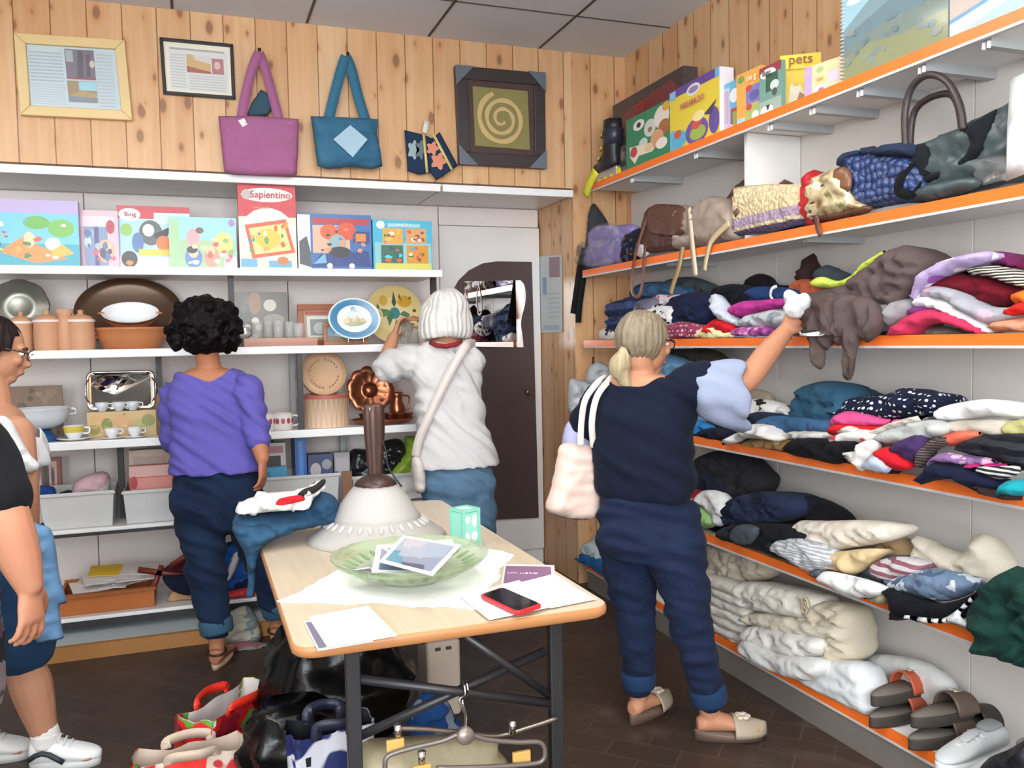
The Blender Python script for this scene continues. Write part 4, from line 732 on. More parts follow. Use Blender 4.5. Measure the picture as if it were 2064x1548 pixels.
# ------------------------------------------------------------------ boxed games and books on the top right shelf
def xbox(name, label, cat, u0, xa, u1, xb, vt, depth, col, art=(), shelf=0, group='boxes and books on the top right shelf', **kw):
    z = ZS[shelf]-.001; vb = 774 - 0
    def base(u, x):
        v = 300.
        for _ in range(6): p = PX(u, v, x); p[2] = z; v = proj(p)[1]
        p = PX(u, v, x); p[2] = z; return p
    B0 = base(u0, xa); B1 = base(u1, xb); H = zat(B0, vt)-z
    return pbox(name, label, cat, B0, B1, H, depth, col, art, group, **kw)
b, fr = xbox('game_box', 'black magic trick game box with red and yellow title, behind the green dog box', 'game box', 1237, 2.24, 1379, 2.24, 214, .08, '3a3034',
    [('p', [(.05, .62), (.2, .85), (.5, .88), (.85, .93), (.95, .8), (.7, .7), (.3, .55)], '7a2630'), ('r', .0, .02, .3, .45, '7a7f8a')] + scatter(10, ['9aa0aa', '5a5f6a', 'd0c8c0'], (.01, .03, .3, .45), 3, .02, .06))
lettering(fr, 'STREET', .052, (.47, .80), plain('c0343a'), b, .9); lettering(fr, 'MAGIC', .042, (.58, .66), plain('d9b04a'), b, .9)
b, fr = xbox('puzzle_box', 'green puzzle box with a group of dogs in front of the black magic box', 'puzzle box', 1263, 2.105, 1354, 2.105, 244, .04, '23865c',
    [('e', .3, .8, .13, .1, 'e9e6e2'), ('e', .3, .8, .05, .05, '2c2c2c'), ('e', .55, .65, .13, .16, 'cfd5d4'), ('e', .55, .62, .05, .05, '9b7b5c'), ('e', .8, .75, .16, .2, 'e9dfd4'), ('e', .85, .55, .12, .14, 'a8693f'), ('e', .4, .42, .1, .1, 'cfd5d4'), ('p', [(.08, .45), (.3, .42), (.7, .3), (.6, .2), (.3, .22), (.2, .1), (.1, .25)], 'efe3c8'), ('e', .18, .33, .08, .1, 'c3404a'), ('e', .7, .4, .14, .16, 'd9a078'), ('e', .8, .28, .12, .1, 'f0e6dc'), ('e', .9, .9, .08, .08, 'e0a83c'), ('e', .52, .3, .1, .08, 'e8c9a0')])
b, fr = xbox('game_box', 'yellow and purple children game box with purple title band', 'game box', 1351, 2.10, 1451, 2.10, 187, .07, 'e8cf3a',
    [('r', 0, .87, 1, 1, '5d3f96'), ('r', .0, .84, .13, .98, '8fc0e0'), ('r', .92, .86, 1, 1, '6db0dc'), ('e', .5, .86, .14, .09, 'e6e2e8'), ('e', .5, .86, .1, .05, '8f84b0'), ('r', 0, .02, .12, .35, '5fb8d8'), ('e', .2, .18, .16, .14, '4fb0d4'), ('e', .17, .27, .08, .07, 'd0553c'), ('e', .56, .2, .23, .2, '6a4ca0'), ('e', .58, .17, .16, .11, '9db84c'), ('e', .55, .3, .1, .07, 'd24a44'), ('e', .9, .25, .1, .2, '5f4a9a'), ('p', [(.7, .4), (.95, .55), (.85, .35)], '3f3a5a'), ('e', .6, .42, .12, .08, 'f2e49a')], side='e6e2ea')
lettering(fr, 'HULLABALOO', .036, (.5, .66), plain('b8466a'), b, .82, 0.)
b, fr = xbox('picture_book', 'pale blue baby toy box between the yellow game and the orange book', 'book', 1447, 2.12, 1492, 2.12, 178, .05, '6fb6d6', [('r', .15, .1, .55, .9, 'b8d6e4'), ('e', .75, .7, .2, .14, 'eef0f0'), ('r', .6, .05, 1, .45, 'b8423c'), ('r', .68, .08, .95, .38, '98a85a'), ('r', .3, .2, .5, .85, 'c9a6c0'), ('e', .4, .1, .3, .08, 'd9b6d0')])
b, fr = xbox('picture_book', 'orange children book with round green logo', 'book', 1485, 2.10, 1536, 2.11, 153, .02, 'e9a648', [('e', .18, .88, .13, .07, '6f9a4a'), ('r', .38, .36, 1, .70, '7f78b8'), ('e', .7, .5, .2, .1, '5f5aa0'), ('r', .38, .02, 1, .33, 'a5b86a'), ('e', .5, .66, .12, .06, 'c8443c'), ('e', .5, .3, .12, .06, 'c8443c'), ('r', .02, .02, .34, .14, 'a9d0e4'), ('e', .75, .12, .14, .08, 'eceae4')])
lettering(fr, 'on g', .034, (.66, .84), plain('f4ecd8'), b)
b, fr = xbox('picture_book', 'small book with dark red top band and white oval title', 'book', 1531, 2.095, 1575, 2.10, 140, .02, '6f9a8e', [('r', 0, .82, 1, 1, '93303c'), ('e', .4, .84, .36, .1, 'f0eeea'), ('r', .3, .46, .85, .82, '2f5a44'), ('e', .7, .56, .2, .1, 'cfd6d2'), ('e', .7, .42, .12, .08, '4a4e4c'), ('r', 0, .02, 1, .3, '9db0a0'), ('e', .35, .1, .3, .1, 'ece8e2'), ('p', [(.3, .2), (.4, .08), (.5, .2)], '2c2c2c')])
lettering(fr, 'Bing', .028, (.42, .84), plain('2c2a2c'), b)
b, fr = xbox('picture_book', 'tall yellow book about pets standing behind the pastel book', 'book', 1573, 2.14, 1655, 2.26, 113, .02, 'ecc81c', [('p', [(.25, .05), (.2, .25), (.3, .5), (.5, .48), (.6, .3), (.55, .06)], 'e9ddc0'), ('e', .36, .42, .13, .1, 'efe6cc'), ('p', [(.4, .2), (.48, .36), (.6, .3), (.55, .12)], 'a5764a'), ('r', .0, .0, .22, .16, '4f9cc8'), ('r', .32, .46, .46, .52, 'd9c33c')])
lettering(fr, 'pets', .052, (.5, .90), plain('7a4422'), b); lettering(fr, 'un libro tutto da toccare', .012, (.5, .74), plain('8a6a24'), b)
b, fr = xbox('picture_book', 'pastel book with grid of pictures and lilac spine in front of the yellow book', 'book', 1622, 2.10, 1698, 2.13, 138, .02, 'efc9a0', [('r', 0, 0, .2, 1, 'b49bd0'), ('e', .1, .82, .06, .08, 'd9a0b8'), ('r', .28, .66, .6, .95, 'd8d8a0'), ('e', .42, .8, .1, .1, 'a9b86c'), ('r', .28, .36, .6, .62, 'ecc88c'), ('r', .62, .30, .9, .66, 'dcc0d4'), ('r', .62, .7, .98, .95, 'eccf9a'), ('r', .28, .04, .6, .32, 'e6d0da'), ('r', .62, .02, .9, .28, 'c9d0a0'), ('e', .42, .5, .1, .06, 'c8945a'), ('e', .45, .18, .08, .06, 'b06a80')])
b, fr = xbox('wall_calendar', 'large spiral bound picture calendar of a hazy mountain landscape', 'calendar', 1697, 2.09, 1911, 2.09, 0, .012, '8fa6ac', [('r', 0, .55, 1, 1, '9fc6d4'), ('p', [(.0, .6), (.3, .85), (.7, .97), (1, 1), (1, .45), (0, .45)], '7f9aa0'), ('p', [(0, .52), (.25, .62), (.6, .78), (1, .9), (1, .2), (0, .2)], '6d848a'), ('p', [(0, .35), (.4, .5), (.7, .48), (1, .6), (1, .1), (0, .1)], '77857c'), ('p', [(.0, .28), (.3, .34), (.6, .28), (1, .35), (1, .0), (0, .0)], '8a8e68'), ('e', .15, .92, .1, .05, 'dbe8ec'), ('e', .4, .95, .14, .04, 'd5e4ea')] + scatter(30, ['7f857c', '78898c', '6d7d80', '86908a', '688088'], (.02, .05, .98, .6), 11, .015, .05), rough=.12)
B0, ax, up, nr, w, h = fr; mb = MB()
for k in range(22): c = B0+up*(h*(k+.5)/22)+nr*.0-nr*.006; mb.lathe([(.011, -.0012), (.0125, -.0012), (.0125, .0012), (.011, .0012)], c, 12, axis=up)
mb.build('spiral_binding', plain('e8e8ea', .2, .6), b)
b, fr = xbox('picture_box', 'pale blue and brown picture box at the right end of the top shelf', 'box', 1914, 2.09, 2150, 2.09, -60, .05, '9fc4d8', [('p', [(.0, .25), (0, 1), (1, 1), (1, .55)], 'b7a79c'), ('p', [(.0, .6), (.2, .9), (.5, .7), (.3, .5)], 'cdbcae'), ('p', [(0, .0), (0, .2), (1, .5), (1, .42)], 'cfe0ea'), ('p', [(0, .22), (0, .27), (1, .57), (1, .52)], '5f8fb4')], side='5f9cc4')
# inline skate
r = thing('inline_skate', (2.17, 4.27, ZS[0]), 'black inline skate with bright yellow wheels at the far end of the top shelf', 'skate'); S0 = np.array([2.17, 4.30, ZS[0]+.0])
def sk(y, z, x=0.): return S0+np.array([x, y, z])
el = lambda c, a, b_, n=16: [c+np.array([a*math.cos(q), b_*math.sin(q), 0]) for q in [2*math.pi*i/n for i in range(n)]]
mb = MB(); mb.loft([el(sk(.02, .08), .045, .10), el(sk(.02, .10), .05, .12), el(sk(.0, .13), .048, .10), el(sk(-.03, .17), .045, .065), el(sk(-.045, .22), .046, .058), el(sk(-.05, .30), .05, .06), el(sk(-.05, .335), .048, .058), el(sk(-.05, .33), .035, .042)]); mb.ell(sk(.10, .105), .044, .05, .03); mb.build('boot', plain('24262c', .4), r)
mb = MB(); mb.loft([el(sk(-.05, .20), .053, .066), el(sk(-.05, .28), .056, .068), el(sk(-.05, .285), .052, .064)]); mb.build('cuff', plain('2e3342', .35), r)
for z, y in ((.26, .02), (.19, .03), (.14, .06)): strap(MB(), [sk(y-.05, z, -.058), sk(y+.02, z+.004, -.03), sk(y+.03, z+.004, .03)], .016, .004, 4, (-1, .5, 0)).build('buckle_strap', plain('d9c52a', .4), r)
MB().box(sk(-.11, .045, -.014), sk(.13, .082, .014)).build('wheel_frame', plain('b9bcc0', .3, .6), r, bevel=.004)
for k in range(4):
    w_ = MB().lathe([(.012, -.011), (.030, -.011), (.037, -.006), (.038, 0), (.037, .006), (.030, .011), (.012, .011)], sk(-.10+.073*k, .039), 24, axis=(1, 0, 0)).build('wheel', plain('e2da24', .3), r); MB().lathe([(.001, -.0125), (.013, -.0125), (.013, .0125), (.001, .0125)], sk(-.10+.073*k, .039), 14, axis=(1, 0, 0)).build('hub', plain('c9c9cc', .3), w_)
p0 = PX(1201, 345, 2.04); p1 = PX(1180, 393, 2.04); tag(strap(MB(), [p0, (p0+p1)/2+np.array([-.006, 0, 0]), p1], .05, .01, 4, (-1, -.6, 0)).build('luggage_tag', plain('d8d63a', .4)), 'yellow tag dangling from the end of the top right shelf below the skate', 'tag')
# ------------------------------------------------------------------ bags on the second right shelf
def bag(name, label, cat, pts, x, m, f=.05, b=.12, wr=.012, g=.014, root=None, shelf=1, **kw):
    kw.setdefault('zmin', ZS[shelf]+.0005)
    o = blob(name if root is None else 'bag_body', pts, ('X', x), f, b, g, wr, m, root, **kw)
    return tag(o, label, cat) if root is None else o
def broot(name, label, cat, u, v, x, shelf=1): p = PX(u, v, x); p[2] = ZS[shelf]; return thing(name, p, label, cat)
def xs(pts, x): return [PX(p[0], p[1], x if len(p) < 3 else p[2]) for p in pts]
BP = broot('backpack', 'dark grey backpack hung on the pine pillar beside the bag shelf, black straps dangling', 'bag', 1205, 540, 2.085)
blob('bag_body', [(1180, 545), (1182, 480), (1188, 425), (1197, 410), (1210, 425), (1226, 450), (1238, 490), (1240, 545)], ('Y', 4.485), .02, .045, .014, .010, cloth('3d4044'), BP)
r = broot('packaged_shirt', 'lilac shirt folded in shiny clear plastic at the left end of the bag shelf', 'shirt', 1230, 540, 2.12)
blob('shirt', [(1186, 532), (1190, 500), (1199, 460), (1240, 455), (1282, 455), (1281, 500), (1278, 526), (1230, 535)], ('X', 2.13), .03, .06, .014, .006, cloth('8d7fb4'), r, zmin=ZS[1]+.0005)
blob('plastic_wrap', [(1157, 520), (1160, 497), (1175, 487), (1190, 497), (1196, 520), (1186, 536), (1170, 534)], ('X', 2.10), .03, .03, .01, .02, glassy('e8ecf2', .08, .9, .45), r, zmin=ZS[1]+.0005)
blob('plastic_cover', [(1184, 536), (1188, 500), (1197, 457), (1240, 452), (1250, 480), (1240, 520), (1225, 537)], ('X', 2.095), .02, .004, .012, .012, glassy('f2f2f8', .06, .9, .25), r, zmin=ZS[1]+.0005)
bag('purse', 'small black purse with coloured pattern beside the lilac shirt', 'bag', [(1254, 527), (1258, 478), (1268, 470), (1288, 460), (1292, 475), (1289, 520), (1275, 526)], 2.095, cloth('23222a', 'floral', '8a5a30', 1.6, 0., '3f4a7a'), .02, .03, .008)
tag(blob('white_pouch', [(1287, 518), (1290, 490), (1297, 483), (1304, 492), (1304, 515)], ('X', 2.10), .02, .03, .01, .004, cloth('d9d5d0'), zmin=ZS[1]+.0005), 'small white pouch between the black purse and the brown satchel', 'pouch')
for i, pts in enumerate(([(1178, 500), (1168, 545), (1160, 600), (1155, 632)], [(1184, 500), (1176, 560), (1168, 620), (1166, 650)])):
    strap(MB(), [PY(u, v, 4.50-.012*i) for u, v in pts], .034, .004, 5).build('strap', cloth('1f1f22'), BP)
r = broot('satchel', 'dark brown crocodile patterned satchel with flap and long strap', 'bag', 1340, 510, 2.12); BRN = plain('54352c', .5, var=.25, bump=.6, bs=50)
bag('satchel', '', '', [(1303, 508), (1300, 470), (1308, 425), (1320, 414), (1352, 412), (1376, 420), (1378, 470), (1372, 500), (1340, 508)], 2.12, BRN, .04, .12, .006, root=r)
blob('flap', [(1312, 470), (1308, 428), (1318, 413), (1350, 412), (1380, 420), (1378, 470), (1345, 478)], ('X', 2.08), .014, .012, .012, .004, plain('5f3d32', .45, var=.25, bump=.6, bs=50), r)
strap(MB(), xs([(1308, 425, 2.10), (1296, 460, 2.07), (1284, 500, 2.05), (1275, 545, 2.05), (1274, 585, 2.05), (1281, 598, 2.05), (1291, 592, 2.05), (1296, 560, 2.05), (1298, 520, 2.055), (1302, 490, 2.09)], 2.06), .022, .004, 6, (-1, 0, 0)).build('strap', plain('7a4a38', .5), r)
r = broot('shoulder_bag', 'slouchy taupe shoulder bag with pale straps hanging over the orange edge', 'bag', 1430, 490, 2.12); TAU = plain('9c8b80', .6, bump=.3)
bag('', '', '', [(1366, 500), (1368, 440), (1366, 425), (1378, 412), (1400, 418), (1425, 398), (1450, 396), (1470, 410), (1486, 430), (1490, 478), (1460, 488), (1400, 500)], 2.12, TAU, .045, .12, .009, root=r)
strap(MB(), xs([(1388, 420, 2.07), (1392, 460, 2.062), (1397, 510, 2.058), (1402, 556, 2.058)], 2.05), .034, .004, 6, (-1, 0, 0)).build('strap', plain('d3c3a8', .5), r)
strap(MB(), xs([(1470, 450, 2.06), (1448, 470, 2.058), (1432, 490, 2.057), (1424, 520, 2.057), (1420, 545, 2.057)], 2.05), .026, .004, 6, (-1, 0, 0)).build('strap', plain('cdb994', .5), r)
strap(MB(), xs([(1376, 498, 2.066), (1368, 540, 2.056), (1358, 570, 2.056), (1352, 592, 2.056)], 2.05), .03, .004, 6, (-1, 0, 0)).build('strap', plain('a98f62', .5), r)
tag(blob('handbag', [(1458, 480), (1456, 425), (1470, 395), (1500, 362), (1540, 358), (1580, 360), (1592, 385), (1590, 470)], ('X', 2.30), .03, .06, .014, .01, plain('5f4238', .2, bump=.2), zmin=ZS[1]+.0005), 'shiny brown handbag showing behind the woven tote', 'bag')
r = broot('woven_tote', 'woven straw tote banded cream, lilac and navy', 'bag', 1550, 475, 2.12)
def weave():
    t = NT('woven_straw'); co = t.co(); sp = t.n('SeparateXYZ'); t.l(co, sp.inputs[0]); z = t.math('ADD', sp.outputs[2], t.math('MULTIPLY', t.noise(40, co), .012)); n = t.n('TexVoronoi'); n.inputs['Scale'].default_value = 60; t.l(co, n.inputs[0])
    c = t.ramp(t.math('MULTIPLY', z, 5.2), [(.03, '3c3a5c'), (.22, '463f66'), (.24, 'd8cba8'), (.29, 'd8cba8'), (.31, 'a58fae'), (.48, 'b09ab2'), (.50, 'dcc79c'), (1, 'e2cfa6')])
    c = t.mix(t.math('MULTIPLY', t.math('GREATER_THAN', n.outputs['Distance'], .55), .35), c, lin('8a7460')); t.set(Base_Color=c, Roughness=.8); t.bump(t.math('MULTIPLY', n.outputs['Distance'], -1.), .8, .008); return t.m
bag('', '', '', [(1484, 477), (1484, 430), (1486, 376), (1550, 371), (1616, 372), (1619, 410), (1617, 450), (1560, 466)], 2.12, weave(), .035, .14, .006, root=r, k=1, R=.04)
strap(MB(), xs([(1492, 385, 2.15), (1480, 410, 2.10), (1486, 432, 2.08)], 2.1), .03, .008, 5, (-1, 0, 0)).build('handle', plain('6a4c40', .3), r)
bag('handbag', 'bright red handbag standing between the woven tote and the golden bag', 'bag', [(1619, 452), (1621, 400), (1632, 352), (1642, 342), (1655, 352), (1672, 360), (1676, 420), (1660, 446)], 2.16, plain('b8242c', .4, bump=.3), .04, .12)
r = broot('handbag', 'metallic gold floral handbag with brown leather trim', 'bag', 1690, 440, 2.10)
def gold():
    t = NT('gold_floral'); co = t.co(); n = t.noise(16, co, 3); c = t.ramp(n, [(.3, '8a6a44'), (.45, 'c9b48a'), (.55, 'e0d3b0'), (.62, '9c9a58'), (.7, 'b07a70')]); t.set(Base_Color=c, Roughness=.3, Metallic=.35); t.bump(n, .4, .01); return t.m
bag('', '', '', [(1640, 444), (1642, 400), (1650, 362), (1672, 344), (1700, 338), (1722, 350), (1738, 390), (1752, 420), (1740, 428), (1690, 440)], 2.10, gold(), .05, .10, .016, root=r)
blob('leather_trim', [(1640, 448), (1652, 432), (1700, 424), (1752, 414), (1752, 428), (1700, 440)], ('X', 2.075), .018, .02, .012, .004, plain('5a3828', .4), r, zmin=ZS[1]+.0005); blob('buckle_flap', [(1682, 372), (1680, 345), (1700, 336), (1716, 350), (1716, 380), (1700, 388)], ('X', 2.055), .012, .01, .012, .004, plain('7a5238', .35), r)
strap(MB(), xs([(1660, 375, 2.05), (1640, 400, 2.05), (1634, 425, 2.055), (1646, 440, 2.055), (1648, 460, 2.055), (1654, 474, 2.055)], 2.05), .02, .004, 6, (-1, 0, 0)).build('strap', plain('5f3a2c', .4), r)
r = broot('bubble_tote', 'blue bubble-textured tote with tall thin dark loop handles', 'bag', 1800, 415, 2.12)
def bubble():
    t = NT('bubble_fabric'); co = t.co(); n = t.n('TexVoronoi'); n.inputs['Scale'].default_value = 38; n.inputs['Randomness'].default_value = .5; t.l(co, n.inputs[0]); d = n.outputs['Distance']
    t.set(Base_Color=t.ramp(d, [(.1, '4a5f92'), (.6, '2c3a66'), (.8, '1d2748')]), Roughness=.4); t.bump(t.math('MULTIPLY', d, -1.), 1., .02); return t.m
bag('', '', '', [(1740, 420), (1724, 380), (1712, 335), (1722, 308), (1760, 300), (1800, 305), (1850, 320), (1878, 370), (1890, 406), (1830, 410)], 2.12, bubble(), .05, .12, .006, root=r)
blob('frilled_rim', [(1712, 345), (1708, 322), (1720, 304), (1750, 303), (1762, 294), (1775, 305), (1800, 290), (1830, 288), (1850, 296), (1846, 318), (1800, 318), (1745, 318), (1722, 335)], ('X', 2.11), .05, .06, .012, .014, cloth('2a3348'), r)
for pts, x in (([(1826, 300), (1824, 230), (1836, 180), (1862, 154), (1890, 153), (1915, 172), (1935, 215), (1942, 262)], 2.10), ([(1834, 300), (1838, 245), (1850, 215), (1880, 195), (1915, 190), (1932, 215), (1940, 268)], 2.20)):
    MB().tube(catmull(xs(pts, x), 6, False), .011, 10).build('handle', plain('3a2f30', .4), r)
r = broot('sports_bag', 'large dark green-grey sports bag with black bands lying on the bag shelf', 'bag', 1940, 390, 2.14)
bag('', '', '', [(1838, 380), (1836, 310), (1850, 295), (1900, 272), (1960, 245), (2020, 215), (2085, 200), (2085, 350), (2000, 372), (1960, 385), (1900, 402), (1870, 400)], 2.16, plain('3d4a4c', .4, bump=.4, bs=25), .045, .12, .010, root=r)
for pts in ([(1838, 300), (1872, 292), (1876, 350), (1842, 362)], [(1950, 258), (2004, 222), (2006, 235), (1985, 300), (1940, 340), (1860, 372), (1858, 358), (1935, 322), (1955, 290)]): blob('black_band', pts, ('X', 2.112), .016, .01, .012, .006, cloth('1e2226'), r, k=3)
strap(MB(), xs([(1836, 330, 2.09), (1815, 360, 2.06), (1812, 385, 2.06), (1835, 392, 2.06), (1850, 370, 2.09)], 2.06), .03, .006, 6, (-1, 0, 0)).build('strap', cloth('15171a'), r)
tag(blob('rolled_sleeve', [(1856, 404), (1850, 385), (1870, 372), (1930, 360), (1972, 358), (1970, 378), (1900, 402)], ('X', 2.09), .03, .02, .012, .01, plain('465254', .4), zmin=ZS[1]+.001), 'rolled grey-green sleeve bag lying under the sports bag', 'bag')
tag(blob('clear_plastic_bag', [(1972, 372), (1970, 335), (1985, 318), (2010, 312), (2040, 316), (2045, 355), (2010, 366)], ('X', 2.10), .03, .02, .012, .014, glassy('d8d4d4', .1, .8, .55), zmin=ZS[1]+.001), 'crumpled clear plastic bag beside the white foam slab', 'bag')
tag(blob('foam_slab', [(2027, 366), (2030, 250), (2036, 166), (2044, 156), (2120, 120), (2120, 330)], ('X', 2.09), .015, .06, .03, .001, plain('dcdedd', .8, bump=.4, bs=90), k=1, R=.015, zmin=ZS[1]+.001), 'white foam slab at the right edge of the bag shelf', 'foam')
# ------------------------------------------------------------------ heaps of clothes on the right wall shelving
def gm(row, name, label, cat, pts, x, m, f=.035, b=.10, wr=.012, hang=False, parent=None, **kw):
    if hang: kw['hang'] = (ZS[row]+.004, XF-.003-x)
    else: kw.setdefault('zmin', ZS[row]+.0006)
    if x < XF: f = min(f, .045)
    o = blob(name, pts, ('X', x), f, min(b, XW-.022-x-wr), .0115, wr*1.15, m, parent, **kw)
    return tag(o, label, cat) if parent is None else o
C = cloth
NAVY = C('20263f'); BLACK = C('1b1b1f'); WHT = C('dcdcde'); GRY = C('8f9096')
# third shelf -------------------------------------------------------
gm(2, 'carton', 'small white carton with green flap at the left end of the clothes shelf', 'box', [(1212, 686), (1212, 664), (1228, 662), (1246, 670), (1246, 686)], 2.12, plain('d5d3c8', .6), .02, .05, .002, k=2)
gm(2, 'sweater', 'navy sweater with pale stripe folded at the left end of the shelf', 'sweater', [(1236, 686), (1236, 640), (1235, 612), (1262, 602), (1290, 596), (1306, 640), (1300, 686)], 2.17, C('232d4c', 'stripe', '3d4a70', .35), .05, .14)
gm(2, 'jeans', 'faded blue jeans lying at the back under the brown strap', 'jeans', [(1283, 640), (1284, 578), (1320, 568), (1360, 572), (1400, 585), (1400, 640)], 2.30, C('4a6f92', 'patch', '38587c'), .04, .05)
gm(2, 'scarf', 'dark grey-green scarf at the back below the taupe bag', 'scarf', [(1340, 600), (1345, 566), (1390, 558), (1430, 568), (1470, 590), (1470, 620), (1400, 622)], 2.33, C('4b5458'), .03, .03)
gm(2, 'blouse', 'pink and white printed blouse near the top of the left heap', 'blouse', [(1320, 625), (1322, 596), (1345, 594), (1392, 594), (1378, 612), (1350, 622)], 2.16, C('d6ccd2', 'floral', 'b84a70', 1.2, 0., '5f6f9a'), .03, .08)
gm(2, 'shirt', 'grey-lilac crumpled shirt behind the head of the blond woman', 'shirt', [(1280, 640), (1284, 612), (1300, 602), (1325, 604), (1330, 640)], 2.12, C('6f6d82', 'patch', '9a98a8'), .03, .08)
gm(2, 'scarf', 'white scarf with black flowers beside the navy printed garment', 'scarf', [(1318, 660), (1312, 618), (1330, 612), (1362, 620), (1364, 646), (1350, 662)], 2.115, C('d9d6d6', 'floral', '35343c', 1.2), .03, .06)
gm(2, 'sweatshirt', 'navy sweatshirt with small white emblem in the middle of the shelf', 'sweatshirt', [(1352, 664), (1358, 610), (1372, 594), (1420, 588), (1450, 600), (1452, 640), (1430, 664), (1395, 668)], 2.16, C('1d2440'), .05, .14)
gm(2, 'tshirt', 'black top piled right of the navy sweatshirt', 'top', [(1436, 650), (1440, 590), (1462, 574), (1500, 574), (1530, 585), (1535, 640), (1500, 655)], 2.21, C('15161f'), .05, .12)
gm(2, 'hat', 'black rounded bundle on top at the back of the third shelf', 'bundle', [(1506, 602), (1508, 570), (1522, 553), (1545, 554), (1562, 572), (1600, 578), (1600, 602)], 2.30, BLACK, .04, .05)
gm(2, 'jeans', 'dark blue jeans with pale belt loop beneath the black bundle', 'jeans', [(1512, 606), (1518, 580), (1560, 578), (1610, 586), (1606, 612), (1560, 612)], 2.20, C('223a66'), .04, .10)
strap(MB(), xs([(1559, 606, 2.145), (1553, 596, 2.14), (1556, 582, 2.14), (1566, 577, 2.15)], 2.14), .012, .004, 5, (-1, 0, 0)).build('cord', WHT, None); tag(bpy.data.objects['cord'], 'pale loop of cord on the dark blue jeans', 'cord')
gm(2, 'shirt', 'pale blue-grey shirt lying diagonally over the heap', 'shirt', [(1431, 606), (1440, 592), (1452, 600), (1470, 622), (1492, 648), (1482, 656), (1456, 646), (1440, 622)], 2.105, C('c6ccd8'), .03, .05)
gm(2, 'tshirt', 'magenta folded top under the white cloth in the woman\'s hand', 'top', [(1484, 636), (1488, 610), (1530, 605), (1586, 602), (1590, 618), (1540, 628), (1506, 640)], 2.11, C('b0388a'), .03, .12)
gm(2, 'towel', 'grey patterned towel folded below the magenta top', 'towel', [(1488, 658), (1500, 640), (1530, 628), (1590, 622), (1596, 655), (1540, 662)], 2.115, C('b9bfc4', 'patch', '8f979e', 1.5), .03, .12)
gm(2, 'tshirt', 'red folded top on the pale yellow cloth', 'top', [(1420, 672), (1428, 652), (1448, 642), (1478, 652), (1489, 668), (1470, 674)], 2.10, C('c8202c'), .03, .10)
gm(2, 'blouse', 'dark red blouse with small white pattern beside the yellow cloth', 'blouse', [(1344, 686), (1348, 658), (1372, 648), (1412, 654), (1424, 668), (1416, 684)], 2.10, C('93405a', 'dots', 'd5b5bd', .9), .03, .12)
gm(2, 'towel', 'pale yellow folded cloth on the orange edged clothes shelf', 'cloth', [(1408, 684), (1412, 664), (1436, 658), (1480, 670), (1487, 684)], 2.095, C('ece6b4'), .025, .10, .006)
gm(2, 'blouse', 'pink and purple patterned blouse under the grey towel', 'blouse', [(1487, 678), (1490, 660), (1540, 656), (1560, 662), (1556, 680)], 2.105, C('b05a9a', 'floral', 'd8a0c4', 1.4, 0., '7a3a7a'), .025, .12)
gm(2, 'towel', 'lavender-grey folded cloth at the front edge below the pink blouse', 'cloth', [(1480, 685), (1486, 675), (1540, 677), (1600, 677), (1604, 685)], 2.09, C('b3b4cc'), .015, .10, .004)
gm(2, 'tshirt', 'orange top peeking out beside the reaching hand', 'top', [(1546, 656), (1552, 646), (1580, 636), (1612, 640), (1612, 670), (1570, 664)], 2.14, C('e07a2c'), .03, .10)
gm(2, 'fur_scarf', 'dark brown fluffy scarf standing up at the back of the shelf', 'scarf', [(1618, 580), (1622, 545), (1630, 518), (1642, 512), (1650, 540), (1656, 580)], 2.31, C('3a2826'), .04, .04, .02)
gm(2, 'jacket', 'slate grey jacket behind the lime green top', 'jacket', [(1646, 580), (1650, 546), (1668, 534), (1700, 546), (1730, 560), (1730, 590)], 2.29, C('4a555c'), .03, .05)
gm(2, 'tshirt', 'rust orange top below the dark brown fluffy scarf', 'top', [(1598, 600), (1602, 572), (1620, 562), (1650, 570), (1652, 600)], 2.24, C('a4533a'), .03, .08)
gm(2, 'top', 'lime green top crumpled over the brown garment', 'top', [(1638, 576), (1642, 562), (1660, 558), (1690, 566), (1720, 552), (1745, 528), (1778, 506), (1783, 512), (1756, 540), (1725, 566), (1700, 580), (1660, 582)], 2.15, C('c3d65a'), .02, .03, .006)
r = thing('brown_dress', PX(1740, 690, 2.06), 'big taupe-brown dress pulled half off the shelf with tails hanging down', 'dress'); BD = C('5d504e', 'patch', '544644', .6)
gm(2, 'dress_body', '', '', [(1624, 600), (1650, 586), (1700, 576), (1745, 545), (1790, 512), (1830, 494), (1872, 526), (1866, 570), (1838, 606), (1800, 640), (1768, 660), (1752, 682), (1700, 683), (1650, 680), (1630, 640)], 2.13, BD, .05, .16, .018, parent=r)
for i, pts in enumerate(([(1617, 614), (1628, 598), (1646, 594), (1656, 640), (1662, 700), (1658, 742), (1643, 736), (1636, 690), (1622, 655)], [(1640, 602), (1664, 590), (1694, 600), (1702, 650), (1694, 694), (1676, 690), (1668, 706), (1655, 690), (1650, 650)], [(1680, 600), (1705, 592), (1732, 604), (1738, 660), (1724, 715), (1716, 764), (1698, 756), (1700, 705), (1688, 655)], [(1722, 606), (1745, 598), (1768, 620), (1772, 664), (1752, 690), (1738, 682), (1728, 650)])):
    gm(2, 'dress_drape', '', '', pts, 2.045-.008*(i % 2), BD, .022, .05, .012, True, parent=r, ws=(34, 7), k=4)
gm(2, 'blouse', 'crumpled black and white garment hanging below the brown dress', 'blouse', [(1616, 678), (1620, 660), (1640, 664), (1660, 672), (1690, 678), (1700, 690), (1680, 694), (1650, 704), (1632, 700), (1620, 690)], 2.02, C('d2d0d0', 'patch', '2c2c30', 1.6), .02, .02, .014)
